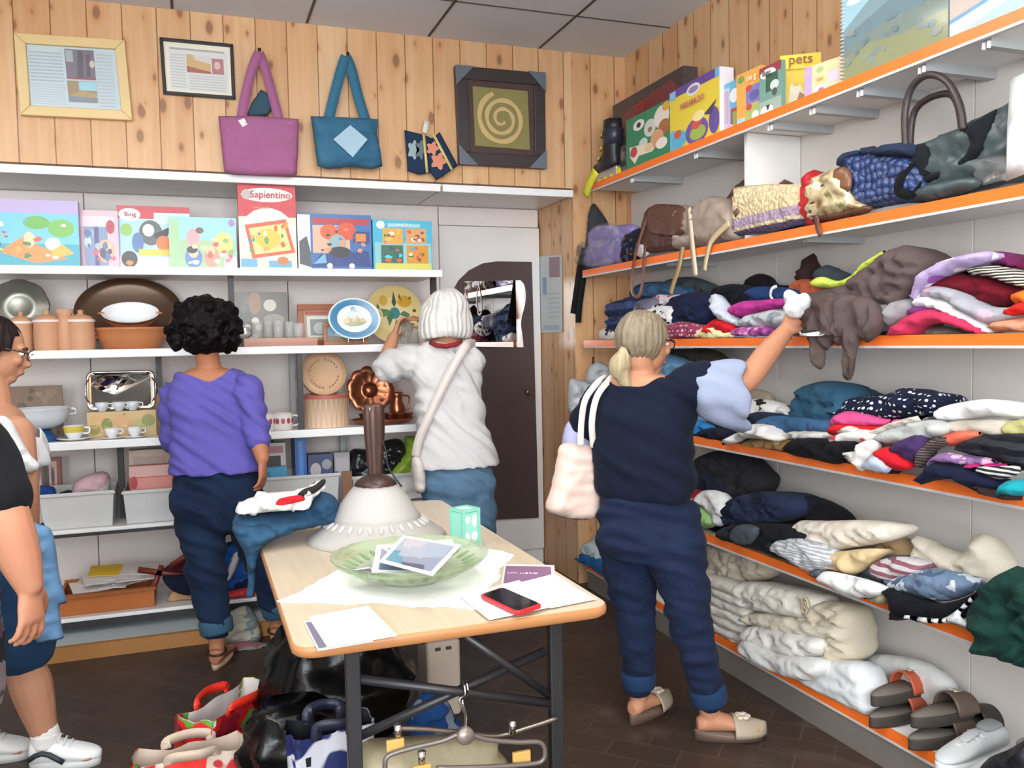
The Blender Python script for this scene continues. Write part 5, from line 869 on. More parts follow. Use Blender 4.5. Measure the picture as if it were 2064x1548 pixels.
gm(2, 'sweater', 'grey knit sweater rolled up beside the crimson top', 'sweater', [(1758, 664), (1760, 630), (1780, 612), (1830, 600), (1850, 616), (1830, 650), (1800, 668)], 2.12, C('8f8d90'), .05, .10)
gm(2, 'tshirt', 'crimson folded top arched over the edge of the clothes shelf', 'top', [(1794, 684), (1800, 660), (1830, 636), (1870, 624), (1920, 630), (1965, 652), (1984, 668), (1978, 676), (1950, 668), (1900, 652), (1860, 656), (1840, 668), (1828, 683)], 2.085, C('c4375a'), .03, .14, .008)
gm(2, 'towel', 'olive-grey cloth under the arch of the crimson top', 'cloth', [(1830, 684), (1846, 664), (1890, 656), (1940, 668), (1960, 682)], 2.16, C('7d7c70'), .02, .10)
gm(2, 'tshirt', 'purple top between the crimson and white folded tops', 'top', [(1828, 640), (1840, 620), (1880, 612), (1930, 626), (1960, 646), (1930, 640), (1880, 632), (1850, 640)], 2.11, C('7a3a80'), .02, .14, .006)
gm(2, 'shirt', 'white shirt folded over the crimson top', 'shirt', [(1842, 618), (1848, 600), (1880, 598), (1920, 610), (1960, 634), (2000, 662), (1985, 672), (1950, 654), (1900, 628), (1862, 620)], 2.10, C('e2e2e6'), .025, .14, .006)
gm(2, 'tshirt', 'light grey printed top lying over the white shirt', 'top', [(1860, 600), (1866, 580), (1900, 578), (1945, 592), (1990, 616), (2040, 622), (2034, 640), (2010, 652), (1980, 650), (1940, 626), (1900, 604)], 2.10, C('a3a4ac', 'patch', 'c0a8b6', .8), .03, .12, .010)
gm(2, 'sweater', 'dark red sweater with button in the big right hand heap', 'sweater', [(1868, 582), (1890, 562), (1940, 548), (2010, 556), (2060, 580), (2066, 600), (2040, 618), (1990, 616), (1940, 592)], 2.16, C('6a1826'), .05, .12)
gm(2, 'top', 'lilac and white printed top draped over the right hand heap', 'top', [(1838, 604), (1846, 584), (1862, 552), (1890, 530), (1940, 514), (1985, 506), (2000, 512), (1990, 526), (1960, 538), (1920, 550), (1890, 564), (1862, 584), (1848, 606)], 2.10, C('b3a2cc', 'floral', 'ece8f2', .7, 0., '9a5ab0'), .03, .12, .010)
gm(2, 'top', 'purple top on the very top of the right hand heap', 'top', [(1950, 540), (1985, 512), (2030, 508), (2070, 526), (2080, 545), (2040, 540), (1990, 534)], 2.18, C('7a2f6a', 'fade', '5a1c34'), .04, .10)
gm(2, 'sweater', 'black and cream striped sweater folded in the right hand heap', 'sweater', [(1945, 552), (1960, 540), (2000, 534), (2050, 545), (2075, 565), (2070, 580), (2040, 574), (1990, 558)], 2.12, C('cfc8bc', 'stripe', '35302e', 3.2), .035, .10, .008)
gm(2, 'tshirt', 'orange top at the right edge of the clothes shelf', 'top', [(2044, 610), (2050, 588), (2090, 584), (2090, 612), (2060, 614)], 2.12, C('e8762a'), .03, .10)
gm(2, 'tshirt', 'bright red top below the orange one at the right edge', 'top', [(2036, 636), (2052, 612), (2090, 608), (2090, 632), (2060, 634)], 2.11, C('d82a26'), .03, .10)
gm(2, 'pouch', 'salmon coloured cloth at the right end of the orange edge', 'cloth', [(2006, 668), (2012, 648), (2040, 642), (2090, 640), (2090, 668), (2040, 668)], 2.11, C('d09274'), .03, .10)
# fourth shelf ------------------------------------------------------
gm(3, 'blanket', 'dark olive blanket heap showing under the third shelf behind the woman', 'blanket', [(1338, 860), (1340, 715), (1370, 702), (1425, 702), (1452, 715), (1460, 745), (1470, 860)], 2.26, C('4a443c'), .04, .06)
gm(3, 'jeans', 'light blue denim by the shoulder of the blond woman', 'jeans', [(1322, 860), (1330, 725), (1350, 714), (1380, 726), (1412, 745), (1412, 860)], 2.18, C('6f9ac0'), .04, .08)
gm(3, 'cardboard_box', 'beige flat box at the back behind the striped bundle', 'box', [(1480, 850), (1490, 792), (1530, 785), (1556, 800), (1560, 850)], 2.32, plain('b9aa94', .7), .02, .03, .004)
gm(3, 'blouse', 'black and white blouse crumpled behind the puffed sleeve', 'blouse', [(1490, 850), (1500, 812), (1530, 804), (1570, 812), (1605, 832), (1600, 852), (1550, 850)], 2.20, C('d8d6d4', 'patch', '26262a', 1.2), .04, .10)
gm(3, 'jacket', 'dark navy jacket under the black and white blouse', 'jacket', [(1470, 880), (1495, 845), (1530, 830), (1590, 842), (1600, 882), (1540, 890)], 2.14, C('242c40'), .04, .14)
gm(3, 'jeans', 'medium blue jeans folded beside the white cloth', 'jeans', [(1534, 870), (1540, 842), (1590, 838), (1640, 842), (1690, 852), (1690, 872), (1620, 872)], 2.11, C('3f6288'), .03, .14)
gm(3, 'tshirt', 'bright blue top just right of the blond woman\'s waist', 'top', [(1390, 876), (1394, 856), (1410, 850), (1426, 858), (1424, 878)], 2.12, C('2f7cc0'), .02, .06)
gm(3, 'trousers', 'dark navy trousers on the orange edge beside the woman', 'trousers', [(1398, 886), (1412, 868), (1450, 862), (1492, 872), (1486, 892), (1440, 893)], 2.10, C('1e2334'), .025, .12)
gm(3, 'towel', 'brown and beige cloth under the white drooping cloth', 'cloth', [(1490, 904), (1510, 886), (1560, 884), (1604, 890), (1606, 908), (1550, 910)], 2.085, C('9c7c50', 'patch', 'c9b896', 1.), .02, .12)
gm(3, 'shirt', 'white shirt drooping to the left over the shelf edge', 'shirt', [(1455, 896), (1470, 880), (1495, 868), (1510, 856), (1545, 856), (1572, 876), (1570, 890), (1540, 886), (1500, 884), (1478, 894)], 2.05, C('dedcda'), .03, .08, .012, True)
gm(3, 'towel', 'white rolled cloth on the black heap', 'cloth', [(1588, 884), (1592, 870), (1640, 868), (1680, 872), (1682, 884), (1630, 888)], 2.09, C('cfcdc8'), .03, .10)
gm(3, 'trousers', 'black trousers heaped over the orange edge', 'trousers', [(1592, 914), (1598, 886), (1660, 884), (1690, 892), (1700, 920), (1690, 936), (1640, 926)], 2.05, C('17171a'), .03, .10, .012, True)
gm(3, 'sweatshirt', 'rounded petrol blue sweatshirt, tallest bundle on the fourth shelf', 'sweatshirt', [(1612, 850), (1614, 800), (1630, 776), (1665, 768), (1700, 772), (1720, 800), (1712, 850), (1660, 862)], 2.17, C('2c5068', 'fade', '3a6076', .8), .06, .12)
gm(3, 'jacket', 'slate blue jacket behind the polka dot garment', 'jacket', [(1690, 830), (1696, 778), (1730, 774), (1765, 790), (1800, 808), (1800, 840)], 2.29, C('2f4458'), .03, .05)
gm(3, 'dress', 'navy polka dot dress heaped across the fourth shelf', 'dress', [(1672, 842), (1680, 816), (1720, 802), (1780, 796), (1820, 782), (1860, 786), (1895, 792), (1906, 812), (1895, 836), (1840, 842), (1780, 850), (1720, 846)], 2.16, C('1c2136', 'dots', 'd2d6e0', .9), .045, .14, .016)
gm(3, 'tshirt', 'pink folded top under the polka dot dress', 'top', [(1684, 858), (1688, 838), (1705, 829), (1740, 832), (1780, 844), (1812, 846), (1800, 856), (1750, 860)], 2.10, C('d4528c'), .03, .12, .008)
gm(3, 'tshirt', 'red top folded beneath the pink one', 'top', [(1676, 876), (1680, 858), (1700, 852), (1760, 858), (1800, 858), (1780, 870), (1720, 878)], 2.085, C('d0242c'), .025, .12, .008)
gm(3, 'blouse', 'red, white and green patterned blouse hanging below the red top', 'blouse', [(1680, 892), (1684, 876), (1720, 866), (1760, 868), (1776, 884), (1750, 896), (1710, 894)], 2.05, C('e0dcd8', 'patch', 'c23a4a', 1.3, 0., '3f7a5c'), .025, .08, .01, True)
gm(3, 'scarf', 'cream scarf curving across the middle of the fourth shelf', 'scarf', [(1690, 872), (1710, 858), (1735, 866), (1760, 866), (1800, 850), (1850, 838), (1870, 838), (1850, 850), (1800, 866), (1764, 878), (1736, 876)], 2.05, C('cdc5bc'), .02, .05, .008)
gm(3, 'tshirt', 'light grey top with pink lettering-like stripes beside the cream scarf', 'top', [(1770, 886), (1784, 866), (1820, 852), (1880, 846), (1910, 862), (1900, 880), (1850, 890), (1800, 896)], 2.06, C('b5bab8', 'patch', 'a8b0ae', 1.), .03, .10, .01, True)
gm(3, 'top', 'black top hanging over the edge beside the white hanging cloth', 'top', [(1670, 916), (1672, 892), (1700, 884), (1736, 890), (1742, 912), (1715, 926), (1690, 922)], 2.04, C('1a191c'), .03, .06, .01, True)
gm(3, 'shirt', 'white shirt hanging down over the orange edge, beside the pale blue one', 'shirt', [(1698, 912), (1728, 908), (1735, 892), (1760, 886), (1766, 904), (1752, 930), (1738, 950), (1726, 936), (1708, 928)], 2.02, C('d6d3ce'), .02, .04, .012, True)
gm(3, 'shorts', 'black shorts hanging lowest below the pale blue cloth', 'shorts', [(1736, 938), (1760, 946), (1800, 944), (1822, 940), (1808, 960), (1785, 976), (1760, 960)], 2.04, C('16171f'), .015, .01, .008)
gm(3, 'shirt', 'pale blue shirt hanging between white shirt and red top', 'shirt', [(1742, 940), (1752, 922), (1772, 914), (1796, 936), (1794, 950), (1776, 958), (1756, 952)], 2.015, C('b3bdd2'), .015, .01, .008)
gm(3, 'tshirt', 'bright red top hanging down over the orange edge', 'top', [(1764, 912), (1790, 900), (1812, 908), (1838, 930), (1836, 946), (1800, 948), (1780, 930)], 2.03, C('cc1f2c'), .02, .03, .01, True)
gm(3, 'tshirt', 'purple top with pale emblem next to the hanging red top', 'top', [(1796, 904), (1820, 886), (1852, 876), (1868, 888), (1866, 912), (1842, 932), (1820, 920)], 2.03, C('43305c', 'patch', '503a6c', .8), .025, .06, .01, True)
gm(3, 'towel', 'thick white folded towel on top at the right of the fourth shelf', 'towel', [(1894, 834), (1896, 822), (1930, 812), (1990, 804), (2040, 812), (2060, 830), (2050, 842), (1990, 840), (1930, 848), (1902, 848)], 2.12, C('e4e6e8'), .035, .14, .008)
gm(3, 'towel', 'beige cloth layered under the white towel', 'cloth', [(1900, 870), (1910, 850), (1960, 846), (2030, 846), (2040, 880), (1980, 880)], 2.11, C('b9b0a4', 'patch', 'a8a29c'), .03, .14)
gm(3, 'tshirt', 'pale yellow-green top at the right edge of the fourth shelf', 'top', [(2024, 868), (2034, 850), (2090, 846), (2090, 884), (2050, 884)], 2.10, C('b8b67c'), .03, .10)
gm(3, 'tshirt', 'coral top folded below the white towel', 'top', [(1902, 890), (1908, 876), (1940, 868), (1976, 870), (1965, 884), (1930, 898), (1908, 898)], 2.07, C('d8614c', 'fade', 'e08a74'), .03, .10, .01)
gm(3, 'scarf', 'brown striped scarf between the purple top and the navy heap', 'scarf', [(1846, 936), (1856, 904), (1876, 886), (1906, 880), (1902, 900), (1876, 914), (1862, 942)], 2.03, C('6a5c58', 'stripe', '3a3434', 3.), .02, .05, .006, True)
gm(3, 'jacket', 'black jacket with thin white lines at the right of the fourth shelf', 'jacket', [(1930, 900), (1960, 884), (2010, 876), (2090, 880), (2100, 950), (2050, 945), (2000, 925), (1950, 915)], 2.06, C('17181f', 'stripe', '2f3038', .8), .04, .12, .014, True)
gm(3, 'blouse', 'lilac and pink patterned blouse in front of the black jacket', 'blouse', [(1872, 950), (1878, 925), (1900, 912), (1940, 916), (2000, 924), (1996, 940), (1950, 938), (1900, 934)], 2.03, C('8a6a9c', 'floral', 'd8a8c0', 1.2, 0., '4a3a60'), .025, .06, .01, True)
gm(3, 'tshirt', 'magenta strip of a top beneath the patterned blouse', 'top', [(1930, 938), (1990, 934), (2050, 936), (2040, 944), (1980, 948)], 2.02, C('b02a6c'), .02, .03, .006)
gm(3, 'trousers', 'dark navy trousers drooping over the orange edge at the right', 'trousers', [(1854, 976), (1868, 944), (1900, 930), (1960, 944), (2010, 960), (2050, 985), (2010, 992), (1970, 992), (1930, 968), (1890, 968)], 2.02, C('191f36'), .03, .06, .014, True)
gm(3, 'shirt', 'white shirt with black stripes above the hanging brown garment', 'shirt', [(1958, 944), (2000, 940), (2056, 940), (2052, 956), (2020, 966), (1995, 962)], 1.995, C('d9d7d6', 'stripe', '2a2a2e', 2.2), .015, .02, .006)
gm(3, 'sweater', 'dark brown garment hanging far down like a point at the right', 'sweater', [(1962, 978), (2000, 984), (2050, 982), (2060, 1010), (2050, 1044), (2034, 1060), (2012, 1050), (1990, 1030), (1975, 1000)], 1.99, C('33262a'), .02, .02, .010)
gm(3, 'top', 'turquoise top at the right edge below the black jacket', 'top', [(2012, 998), (2020, 975), (2050, 966), (2090, 970), (2090, 996), (2040, 1000)], 1.975, C('2199a6'), .02, .02, .01)
# fifth shelf -------------------------------------------------------
gm(4, 'blanket', 'rounded charcoal blanket bundle beside the hip of the blond woman', 'blanket', [(1404, 1010), (1410, 945), (1424, 915), (1470, 908), (1520, 925), (1548, 960), (1544, 1000), (1500, 1020)], 2.24, C('2e2d30'), .06, .08)
gm(4, 'trousers', 'black trousers bundled low beside the red and white cloths', 'trousers', [(1390, 1080), (1392, 1020), (1420, 1010), (1450, 1050), (1460, 1090)], 2.16, C('16171c'), .03, .1)
gm(4, 'jacket', 'dark navy jacket below the charcoal bundle', 'jacket', [(1380, 1030), (1388, 945), (1430, 945), (1480, 985), (1490, 1040)], 2.20, C('1f2434'), .04, .08)
gm(4, 'tshirt', 'dark red top beside the hip of the blond woman', 'top', [(1388, 1030), (1392, 988), (1410, 990), (1436, 1025), (1440, 1045), (1410, 1040)], 2.13, C('8e1c28'), .03, .06)
gm(4, 'shirt', 'white shirt drooping beside the dark red top', 'shirt', [(1408, 1010), (1415, 990), (1450, 990), (1466, 1015), (1468, 1042), (1450, 1062), (1434, 1036)], 2.10, C('d6d6d6'), .03, .06)
gm(4, 'towel', 'light green cloth below the white shirt', 'cloth', [(1396, 1062), (1398, 1030), (1415, 1020), (1440, 1044), (1442, 1060), (1420, 1066)], 2.09, C('8cb374'), .03, .06)
gm(4, 'jacket', 'blue-black quilted jacket folded in the middle of the fifth shelf', 'jacket', [(1470, 1056), (1476, 1010), (1500, 996), (1560, 990), (1615, 1000), (1622, 1030), (1590, 1050), (1520, 1060)], 2.14, C('28304a', 'patch', '1b202e', .6), .05, .14, .014)
gm(4, 'trousers', 'black trousers right of the blue-black jacket', 'trousers', [(1588, 1080), (1596, 1020), (1620, 1000), (1660, 1012), (1692, 1040), (1685, 1080)], 2.22, C('1c1c20'), .04, .10)
gm(4, 'sweater', 'black sweater with grey cuff piled on the orange edge', 'sweater', [(1450, 1086), (1460, 1062), (1510, 1054), (1600, 1060), (1640, 1090), (1625, 1132), (1590, 1130), (1540, 1112), (1490, 1098)], 2.10, C('1e1f23', 'patch', '2b2c30', .7), .04, .14, .012)
gm(4, 'sock_roll', 'slate grey roll tucked into the black sweater', 'roll', [(1474, 1090), (1478, 1066), (1500, 1056), (1528, 1064), (1520, 1090), (1500, 1100)], 2.055, C('4d545c'), .02, .03, .006)
gm(4, 'shirt', 'cream shirt with pointed collar lying on top of the white pile', 'shirt', [(1600, 1072), (1612, 1050), (1660, 1050), (1740, 1048), (1802, 1056), (1806, 1084), (1770, 1096), (1720, 1104), (1680, 1110), (1640, 1096)], 2.12, C('dcd4c6'), .035, .14, .012)
gm(4, 'tablecloth', 'brown-beige cloth lining behind the cream shirt', 'cloth', [(1740, 1130), (1770, 1095), (1806, 1080), (1830, 1100), (1850, 1130), (1800, 1150)], 2.20, C('a98e6c'), .02, .08)
gm(4, 'shirt', 'white shirt with checked band hanging over the edge', 'shirt', [(1558, 1106), (1566, 1090), (1600, 1084), (1650, 1096), (1690, 1130), (1670, 1146), (1640, 1156), (1610, 1140), (1580, 1124)], 2.06, C('d5d8dc', 'stripe', 'a8acb2', 2.4), .03, .10, .012, True)
gm(4, 'towel', 'sand coloured cloth below the cream shirt', 'cloth', [(1630, 1136), (1640, 1122), (1690, 1112), (1764, 1106), (1760, 1130), (1720, 1158), (1680, 1150)], 2.08, C('d4bd92'), .03, .12, .012)
gm(4, 'scarf', 'short slate blue strip hanging at the shelf edge', 'scarf', [(1634, 1152), (1656, 1150), (1652, 1190), (1632, 1186)], 2.04, C('5f6672'), .008, .006, .004)
gm(4, 'trousers', 'olive-beige trousers hanging below the white cloth', 'trousers', [(1656, 1182), (1690, 1186), (1740, 1206), (1776, 1196), (1790, 1206), (1776, 1246), (1762, 1236), (1720, 1226), (1680, 1208)], 2.03, C('8a8468'), .02, .012, .008)
gm(4, 'shirt', 'white cloth folded over the edge above the olive trousers', 'shirt', [(1652, 1172), (1660, 1152), (1700, 1156), (1760, 1172), (1784, 1186), (1770, 1202), (1730, 1206), (1690, 1192)], 2.02, C('dcdedd'), .02, .05, .010, True)
gm(4, 'trousers', 'slate blue trousers behind the striped burgundy top', 'trousers', [(1720, 1190), (1740, 1150), (1780, 1120), (1850, 1124), (1860, 1150), (1790, 1190)], 2.14, C('545b66'), .03, .10)
gm(4, 'blouse', 'sheer cream blouse spread at the back of the fifth shelf', 'blouse', [(1840, 1180), (1842, 1100), (1850, 1080), (1900, 1104), (1945, 1112), (1960, 1082), (1985, 1078), (2010, 1106), (2030, 1140), (2020, 1180), (1960, 1190)], 2.18, C('cfc8b8'), .03, .08, .014)
gm(4, 'top', 'burgundy and white striped top next to the blue flowered blouse', 'top', [(1758, 1146), (1770, 1130), (1820, 1122), (1862, 1140), (1850, 1165), (1800, 1172), (1772, 1166)], 2.08, C('c9c3c6', 'stripe', '8a5a66', 1.0), .03, .10, .008)
gm(4, 'blouse', 'blue and white flowered blouse on the black garment', 'blouse', [(1776, 1172), (1820, 1160), (1870, 1146), (1930, 1156), (1964, 1176), (1950, 1200), (1900, 1212), (1840, 1200)], 2.06, C('6d829c', 'patch', 'c9d2da', 1.6, 0., '4f5f7c'), .03, .08, .012, True)
gm(4, 'dress', 'black dress with white lace trim hanging over the shelf edge', 'dress', [(1780, 1186), (1830, 1200), (1890, 1216), (1950, 1202), (2000, 1170), (2020, 1160), (2016, 1190), (1960, 1236), (1920, 1252), (1860, 1246), (1800, 1250), (1806, 1220)], 2.03, C('14151b'), .03, .08, .012, True)
gm(4, 'lace_strip', 'strip of white lace hanging along the black dress', 'lace', [(1822, 1240), (1860, 1244), (1900, 1246), (1930, 1228), (1960, 1200), (1962, 1212), (1936, 1240), (1965, 1262), (1960, 1272), (1920, 1258), (1870, 1256), (1828, 1250)], 1.985, C('d5d8da', 'patch', 'b8bcc0', 2.), .006, .006, .006)
gm(4, 'jacket', 'dark green canvas jacket hanging at the right edge of the photo', 'jacket', [(1950, 1240), (1975, 1200), (2010, 1160), (2090, 1150), (2120, 1350), (2064, 1342), (2010, 1326), (1966, 1316), (1970, 1280)], 1.99, C('1a3a32', 'patch', '142e28', .5), .03, .04, .016, True, k=2, R=.022, ws=(7, 20), wa=-.5)
# bottom shelf ------------------------------------------------------
LIN = C('d9d4c8'); LIN2 = C('c9c0ac')
gm(5, 'cloth_bundle', 'blue cloth bundle at the far left end of the bottom shelf', 'cloth', [(1167, 1136), (1172, 1116), (1200, 1120), (1240, 1136), (1244, 1166), (1200, 1162)], 2.08, C('275f9a'), .03, .06)
for i, pts in enumerate(([(1170, 1112), (1174, 1100), (1190, 1094), (1225, 1118), (1238, 1142), (1226, 1142), (1196, 1128)], [(1186, 1098), (1196, 1088), (1215, 1092), (1240, 1120), (1240, 1140), (1222, 1116)], [(1198, 1090), (1212, 1072), (1226, 1080), (1244, 1100), (1244, 1122), (1226, 1102)])):
    gm(5, 'rolled_towel', ('pale blue-white rolled towel, lowest of three on the blue cloth', 'pale blue-white rolled towel, middle of three on the blue cloth', 'pale blue-white rolled towel, uppermost of three on the blue cloth')[i], 'towel', pts, 2.09+.03*i, C('bccbd2'), .025, .05, .006)['group'] = 'rolled towels on the blue cloth'
gm(5, 'sheet', 'grey-beige sheet roll at the top left of the linen pile', 'sheet', [(1412, 1180), (1418, 1106), (1450, 1094), (1500, 1100), (1556, 1124), (1560, 1160), (1510, 1178), (1460, 1170)], 2.22, C('c2b8a6'), .05, .10)
for k in range(7):
    dv = k*17.5; gm(5, 'folded_sheet', 'white folded sheet in the left stack of the linen pile, %s from the bottom' % ('seventh', 'sixth', 'fifth', 'fourth', 'third', 'second', 'lowest')[k], 'sheet', [(1404, 1170+dv*.98), (1408, 1158+dv*.98), (1450, 1166+dv), (1496, 1186+dv*1.05), (1508, 1200+dv*1.05), (1496, 1206+dv*1.05), (1440, 1186+dv)], 2.105, C('d6d3cc' if k % 2 else 'cbc6bc'), .025, .2, .005)['group'] = 'folded white sheets in the left linen stack'
def roll(pts, ys, x0, label, c, rr, dep=.13):
    o = gm(5, 'sheet_roll', label, 'sheet', pts, x0, C(c), .045, dep, .010); return o
RT = roll([(1478, 1196), (1486, 1178), (1520, 1172), (1600, 1186), (1646, 1204), (1650, 1236), (1630, 1246), (1580, 1240), (1510, 1226)], 0, 2.13, 'thick cream rolled sheet with visible rolled end, top of the linen pile', 'dcd7cc', .05)
mb = MB(); c = PX(1628, 1222, 2.075)
for k in range(40):
    pass
sp = [c+np.array([-.012, .0, 0])+np.array([0, -.030*(1-k/34)*math.cos(k*.42)*.7, .036*(1-k/34)*math.sin(k*.42)]) for k in range(32)]; strap(mb, sp, .006, .012, 2, (-1, 0, 0)); mb.build('rolled_edge', C('b9ab90'), RT)
roll([(1500, 1252), (1508, 1236), (1560, 1234), (1640, 1250), (1700, 1264), (1702, 1284), (1640, 1290), (1560, 1276)], 0, 2.12, 'flat beige folded sheet below the cream roll', 'cfc8b8', .05)
roll([(1502, 1290), (1508, 1264), (1550, 1262), (1620, 1276), (1662, 1290), (1660, 1320), (1610, 1330), (1550, 1316)], 0, 2.09, 'white rolled sheet in the middle of the linen pile', 'd8d6d0', .05)
gm(5, 'curtain', 'beige crumpled curtain at the right side of the linen pile', 'curtain', [(1618, 1240), (1640, 1216), (1690, 1214), (1722, 1240), (1726, 1290), (1730, 1330), (1690, 1344), (1650, 1336), (1640, 1290)], 2.15, LIN2, .05, .12, .018)
gm(5, 'sheet', 'white sheet spilling over the orange edge of the bottom shelf', 'sheet', [(1490, 1300), (1510, 1290), (1560, 1316), (1640, 1326), (1660, 1350), (1640, 1372), (1600, 1368), (1560, 1354), (1510, 1330)], 2.04, C('d3d4d2'), .03, .10, .008, True)
gm(5, 'pillow', 'large plain white pillow case lying at the front of the bottom shelf', 'pillow', [(1604, 1374), (1620, 1348), (1660, 1334), (1720, 1332), (1748, 1352), (1764, 1400), (1760, 1446), (1700, 1420), (1640, 1396)], 2.10, C('d9dcde'), .045, .10, .004)
gm(5, 'sheet', 'white sheet lying behind the pillow and the slide sandals', 'sheet', [(1700, 1400), (1710, 1330), (1760, 1318), (1850, 1330), (1910, 1372), (1905, 1420), (1800, 1440)], 2.27, C('cfd1d1'), .03, .06, .005)
gm(5, 'bag', 'black crumpled bag in the lower right corner of the photo', 'bag', [(1985, 1560), (1990, 1530), (2030, 1512), (2090, 1490), (2100, 1600), (2010, 1600)], 1.97, plain('1c1d22', .4, bump=.4), .03, .10, .012, zmin=.002)
# slides and trainers on the bottom shelf: real shoes standing in pairs
def slide(y, x, z, ang, strapc, label, motif=True):
    r = thing('slide_sandal', (x, y, z), label, 'sandal', 'slide sandals on the bottom shelf'); c, s = math.cos(ang), math.sin(ang)
    def T(a, b_, h): return np.array([x+a*c-b_*s, y+a*s+b_*c, z+h])      # a: heel to toe, b: across
    def sole(h, k): return [T(.125*math.cos(q)*1.05, (.042+.008*math.cos(q))*math.sin(q)*k, h) for q in [2*math.pi*i/28 for i in range(28)]]
    MB().loft([sole(0, 1), sole(.006, 1.04), sole(.03, 1.06), sole(.034, 1.0)]).build('sole', plain('3c3732', .7, bump=.3), r)
    MB().loft([sole(.0345, .9), sole(.036, .86)]).build('footbed', plain('6a635a', .75), r)
    mb = MB(); rings = []
    for k in range(9):
        a = .015+.095*k/8; w = .052-.006*abs(k-3)/8; hgt = .068-.018*(k/8); rings.append([T(a, w*math.cos(q), .02+hgt*math.sin(q)) for q in [math.pi*i/14 for i in range(15)]]+[T(a, (w-.005)*math.cos(q), .02+(hgt-.005)*math.sin(q)) for q in [math.pi*i/14 for i in range(14, -1, -1)]])
    b_ = mb.loft(rings).build('strap', plain(strapc, .5, bump=.2), r)
    if motif:
        mb = MB()
        for k in range(2):
            for (a0, b0, a1, b1) in ((.04, -.012, .07, -.012), (.04, .012, .07, .012), (.04, -.012, .07, .012), (.045, .0, .065, .016)):
                P0, P1 = T(a0+.01*k, b0*.8, .0905-.18*(a0+.01*k-.02)), T(a1-.01*k, b1*.8, .0905-.18*(a1-.01*k-.02)); mb.tube([P0, P1], .0018, 6)
        mb.build('motif', plain('cfc3ac', .5), b_)
    return r
zb = ZS[5]+.001
def at5(u, v, x, dz=0): p = PX(u, v, x); return p[1]
slide(PX(1806, 1420, 2.16)[1], 2.17, zb+.062, .15, 'c05a3c', 'slide sandal with burnt orange strap, on top of another sandal'); slide(PX(1890, 1425, 2.15)[1], 2.17, zb+.062, .05, '5f5044', 'brown slide sandal with pale square motif, on top')
slide(PX(1800, 1470, 2.12)[1]+.01, 2.15, zb, .12, 'b2543a', 'lower slide sandal with orange strap beneath the orange one', False); slide(PX(1890, 1475, 2.14)[1], 2.15, zb, .05, '57493f', 'lower brown slide sandal beneath the brown one', False)
slide(PX(1950, 1420, 2.28)[1], 2.29, zb, .0, '2f2c2a', 'black slide sandal at the back behind the white trainers', False)
def trainer(x, y, z, ang, label, group=None, soft='c9ccce', sc=1.):
    r = thing('trainer', (x, y, z), label, 'shoe', group); c, s = math.cos(ang)*sc, math.sin(ang)*sc
    def T(a, b_, h): return np.array([x+a*c-b_*s, y+a*s+b_*c, z+h*sc])
    def sect(a, w, h0, h1): return [T(a, w*math.cos(q), h0+(h1-h0)*(.5+.5*math.sin(q)) if True else 0) for q in [2*math.pi*i/20 for i in range(20)]]
    def oval(h, k, top=0): return [T(.14*math.cos(q)+(.0), (.042+.006*math.cos(q))*math.sin(q)*k, h+(.012*max(0, -math.cos(q)) if top else 0)) for q in [2*math.pi*i/32 for i in range(32)]]
    MB().loft([oval(0, .95), oval(.006, 1.04), oval(.028, 1.08, 1), oval(.032, 1.0, 1)]).build('sole', plain('dfe1e2', .5), r)
    mb = MB(); mb.loft([sect(-.135, .028, .03, .085), sect(-.12, .036, .03, .10), sect(-.09, .039, .03, .105), sect(-.05, .040, .03, .098), sect(-.0, .041, .03, .088), sect(.04, .043, .028, .075), sect(.08, .042, .026, .062), sect(.115, .034, .026, .052), sect(.137, .012, .03, .042)]); mb.build('upper', plain(soft, .6, bump=.4, bs=120), r, sub=1)
    MB().loft([sect(-.115, .024, .092, .112), sect(-.09, .028, .096, .116), sect(-.06, .028, .092, .112), sect(-.035, .02, .090, .104)]).build('collar', plain('8f9294', .8), r, sub=1)
    mb = MB()
    for k in range(5): a = -.02+.018*k; h = .094-.06*(a+.02)/.1*.6; mb.tube([T(a, -.028, h-.008), T(a+.004, 0, h+.002), T(a, .028, h-.008)], .0032*sc, 6)
    mb.build('laces', plain('e6e6e6', .7), r); MB().loft([sect(-.03, .016, .09, .105), sect(.01, .018, .084, .096), sect(.045, .016, .07, .08)]).build('tongue', plain('b5b8ba', .7), r, sub=1)
    return r
trainer(2.12, PX(1948, 1500, 2.10)[1], zb, math.pi*1.02, 'white and grey laced trainer on the bottom shelf, toe to the front', 'white trainers on the bottom shelf'); trainer(2.13, PX(2030, 1490, 2.12)[1], zb, math.pi*.98, 'white and grey laced trainer nearest the right edge of the photo', 'white trainers on the bottom shelf')
# bags hung by the pine pillar
r = thing('lace_bag', PY(1195, 910, 4.46), 'clear and salmon bags with frilly lace hanging in front of the pine pillar', 'bag')
blob('salmon_bag', [(1138, 912), (1144, 870), (1150, 825), (1170, 818), (1196, 820), (1198, 905), (1170, 915)], ('Y', 4.44), .03, .03, .014, .012, C('c8645c'), r); blob('clear_bag', [(1147, 830), (1148, 768), (1170, 766), (1200, 775), (1215, 800), (1205, 832), (1170, 828)], ('Y', 4.43), .03, .03, .014, .014, plain('b7bcc2', .2), r); blob('lace_ruffle', [(1183, 770), (1186, 744), (1198, 732), (1212, 730), (1228, 745), (1232, 768), (1210, 782)], ('Y', 4.40), .03, .02, .010, .018, C('b4b8bc'), r)
MB().tube([PY(1195, 740, 4.46), PY(1195, 725, 4.53), PY(1195, 720, 4.54)], .004, 8).build('hook', plain('777777', .3, 1.), r)
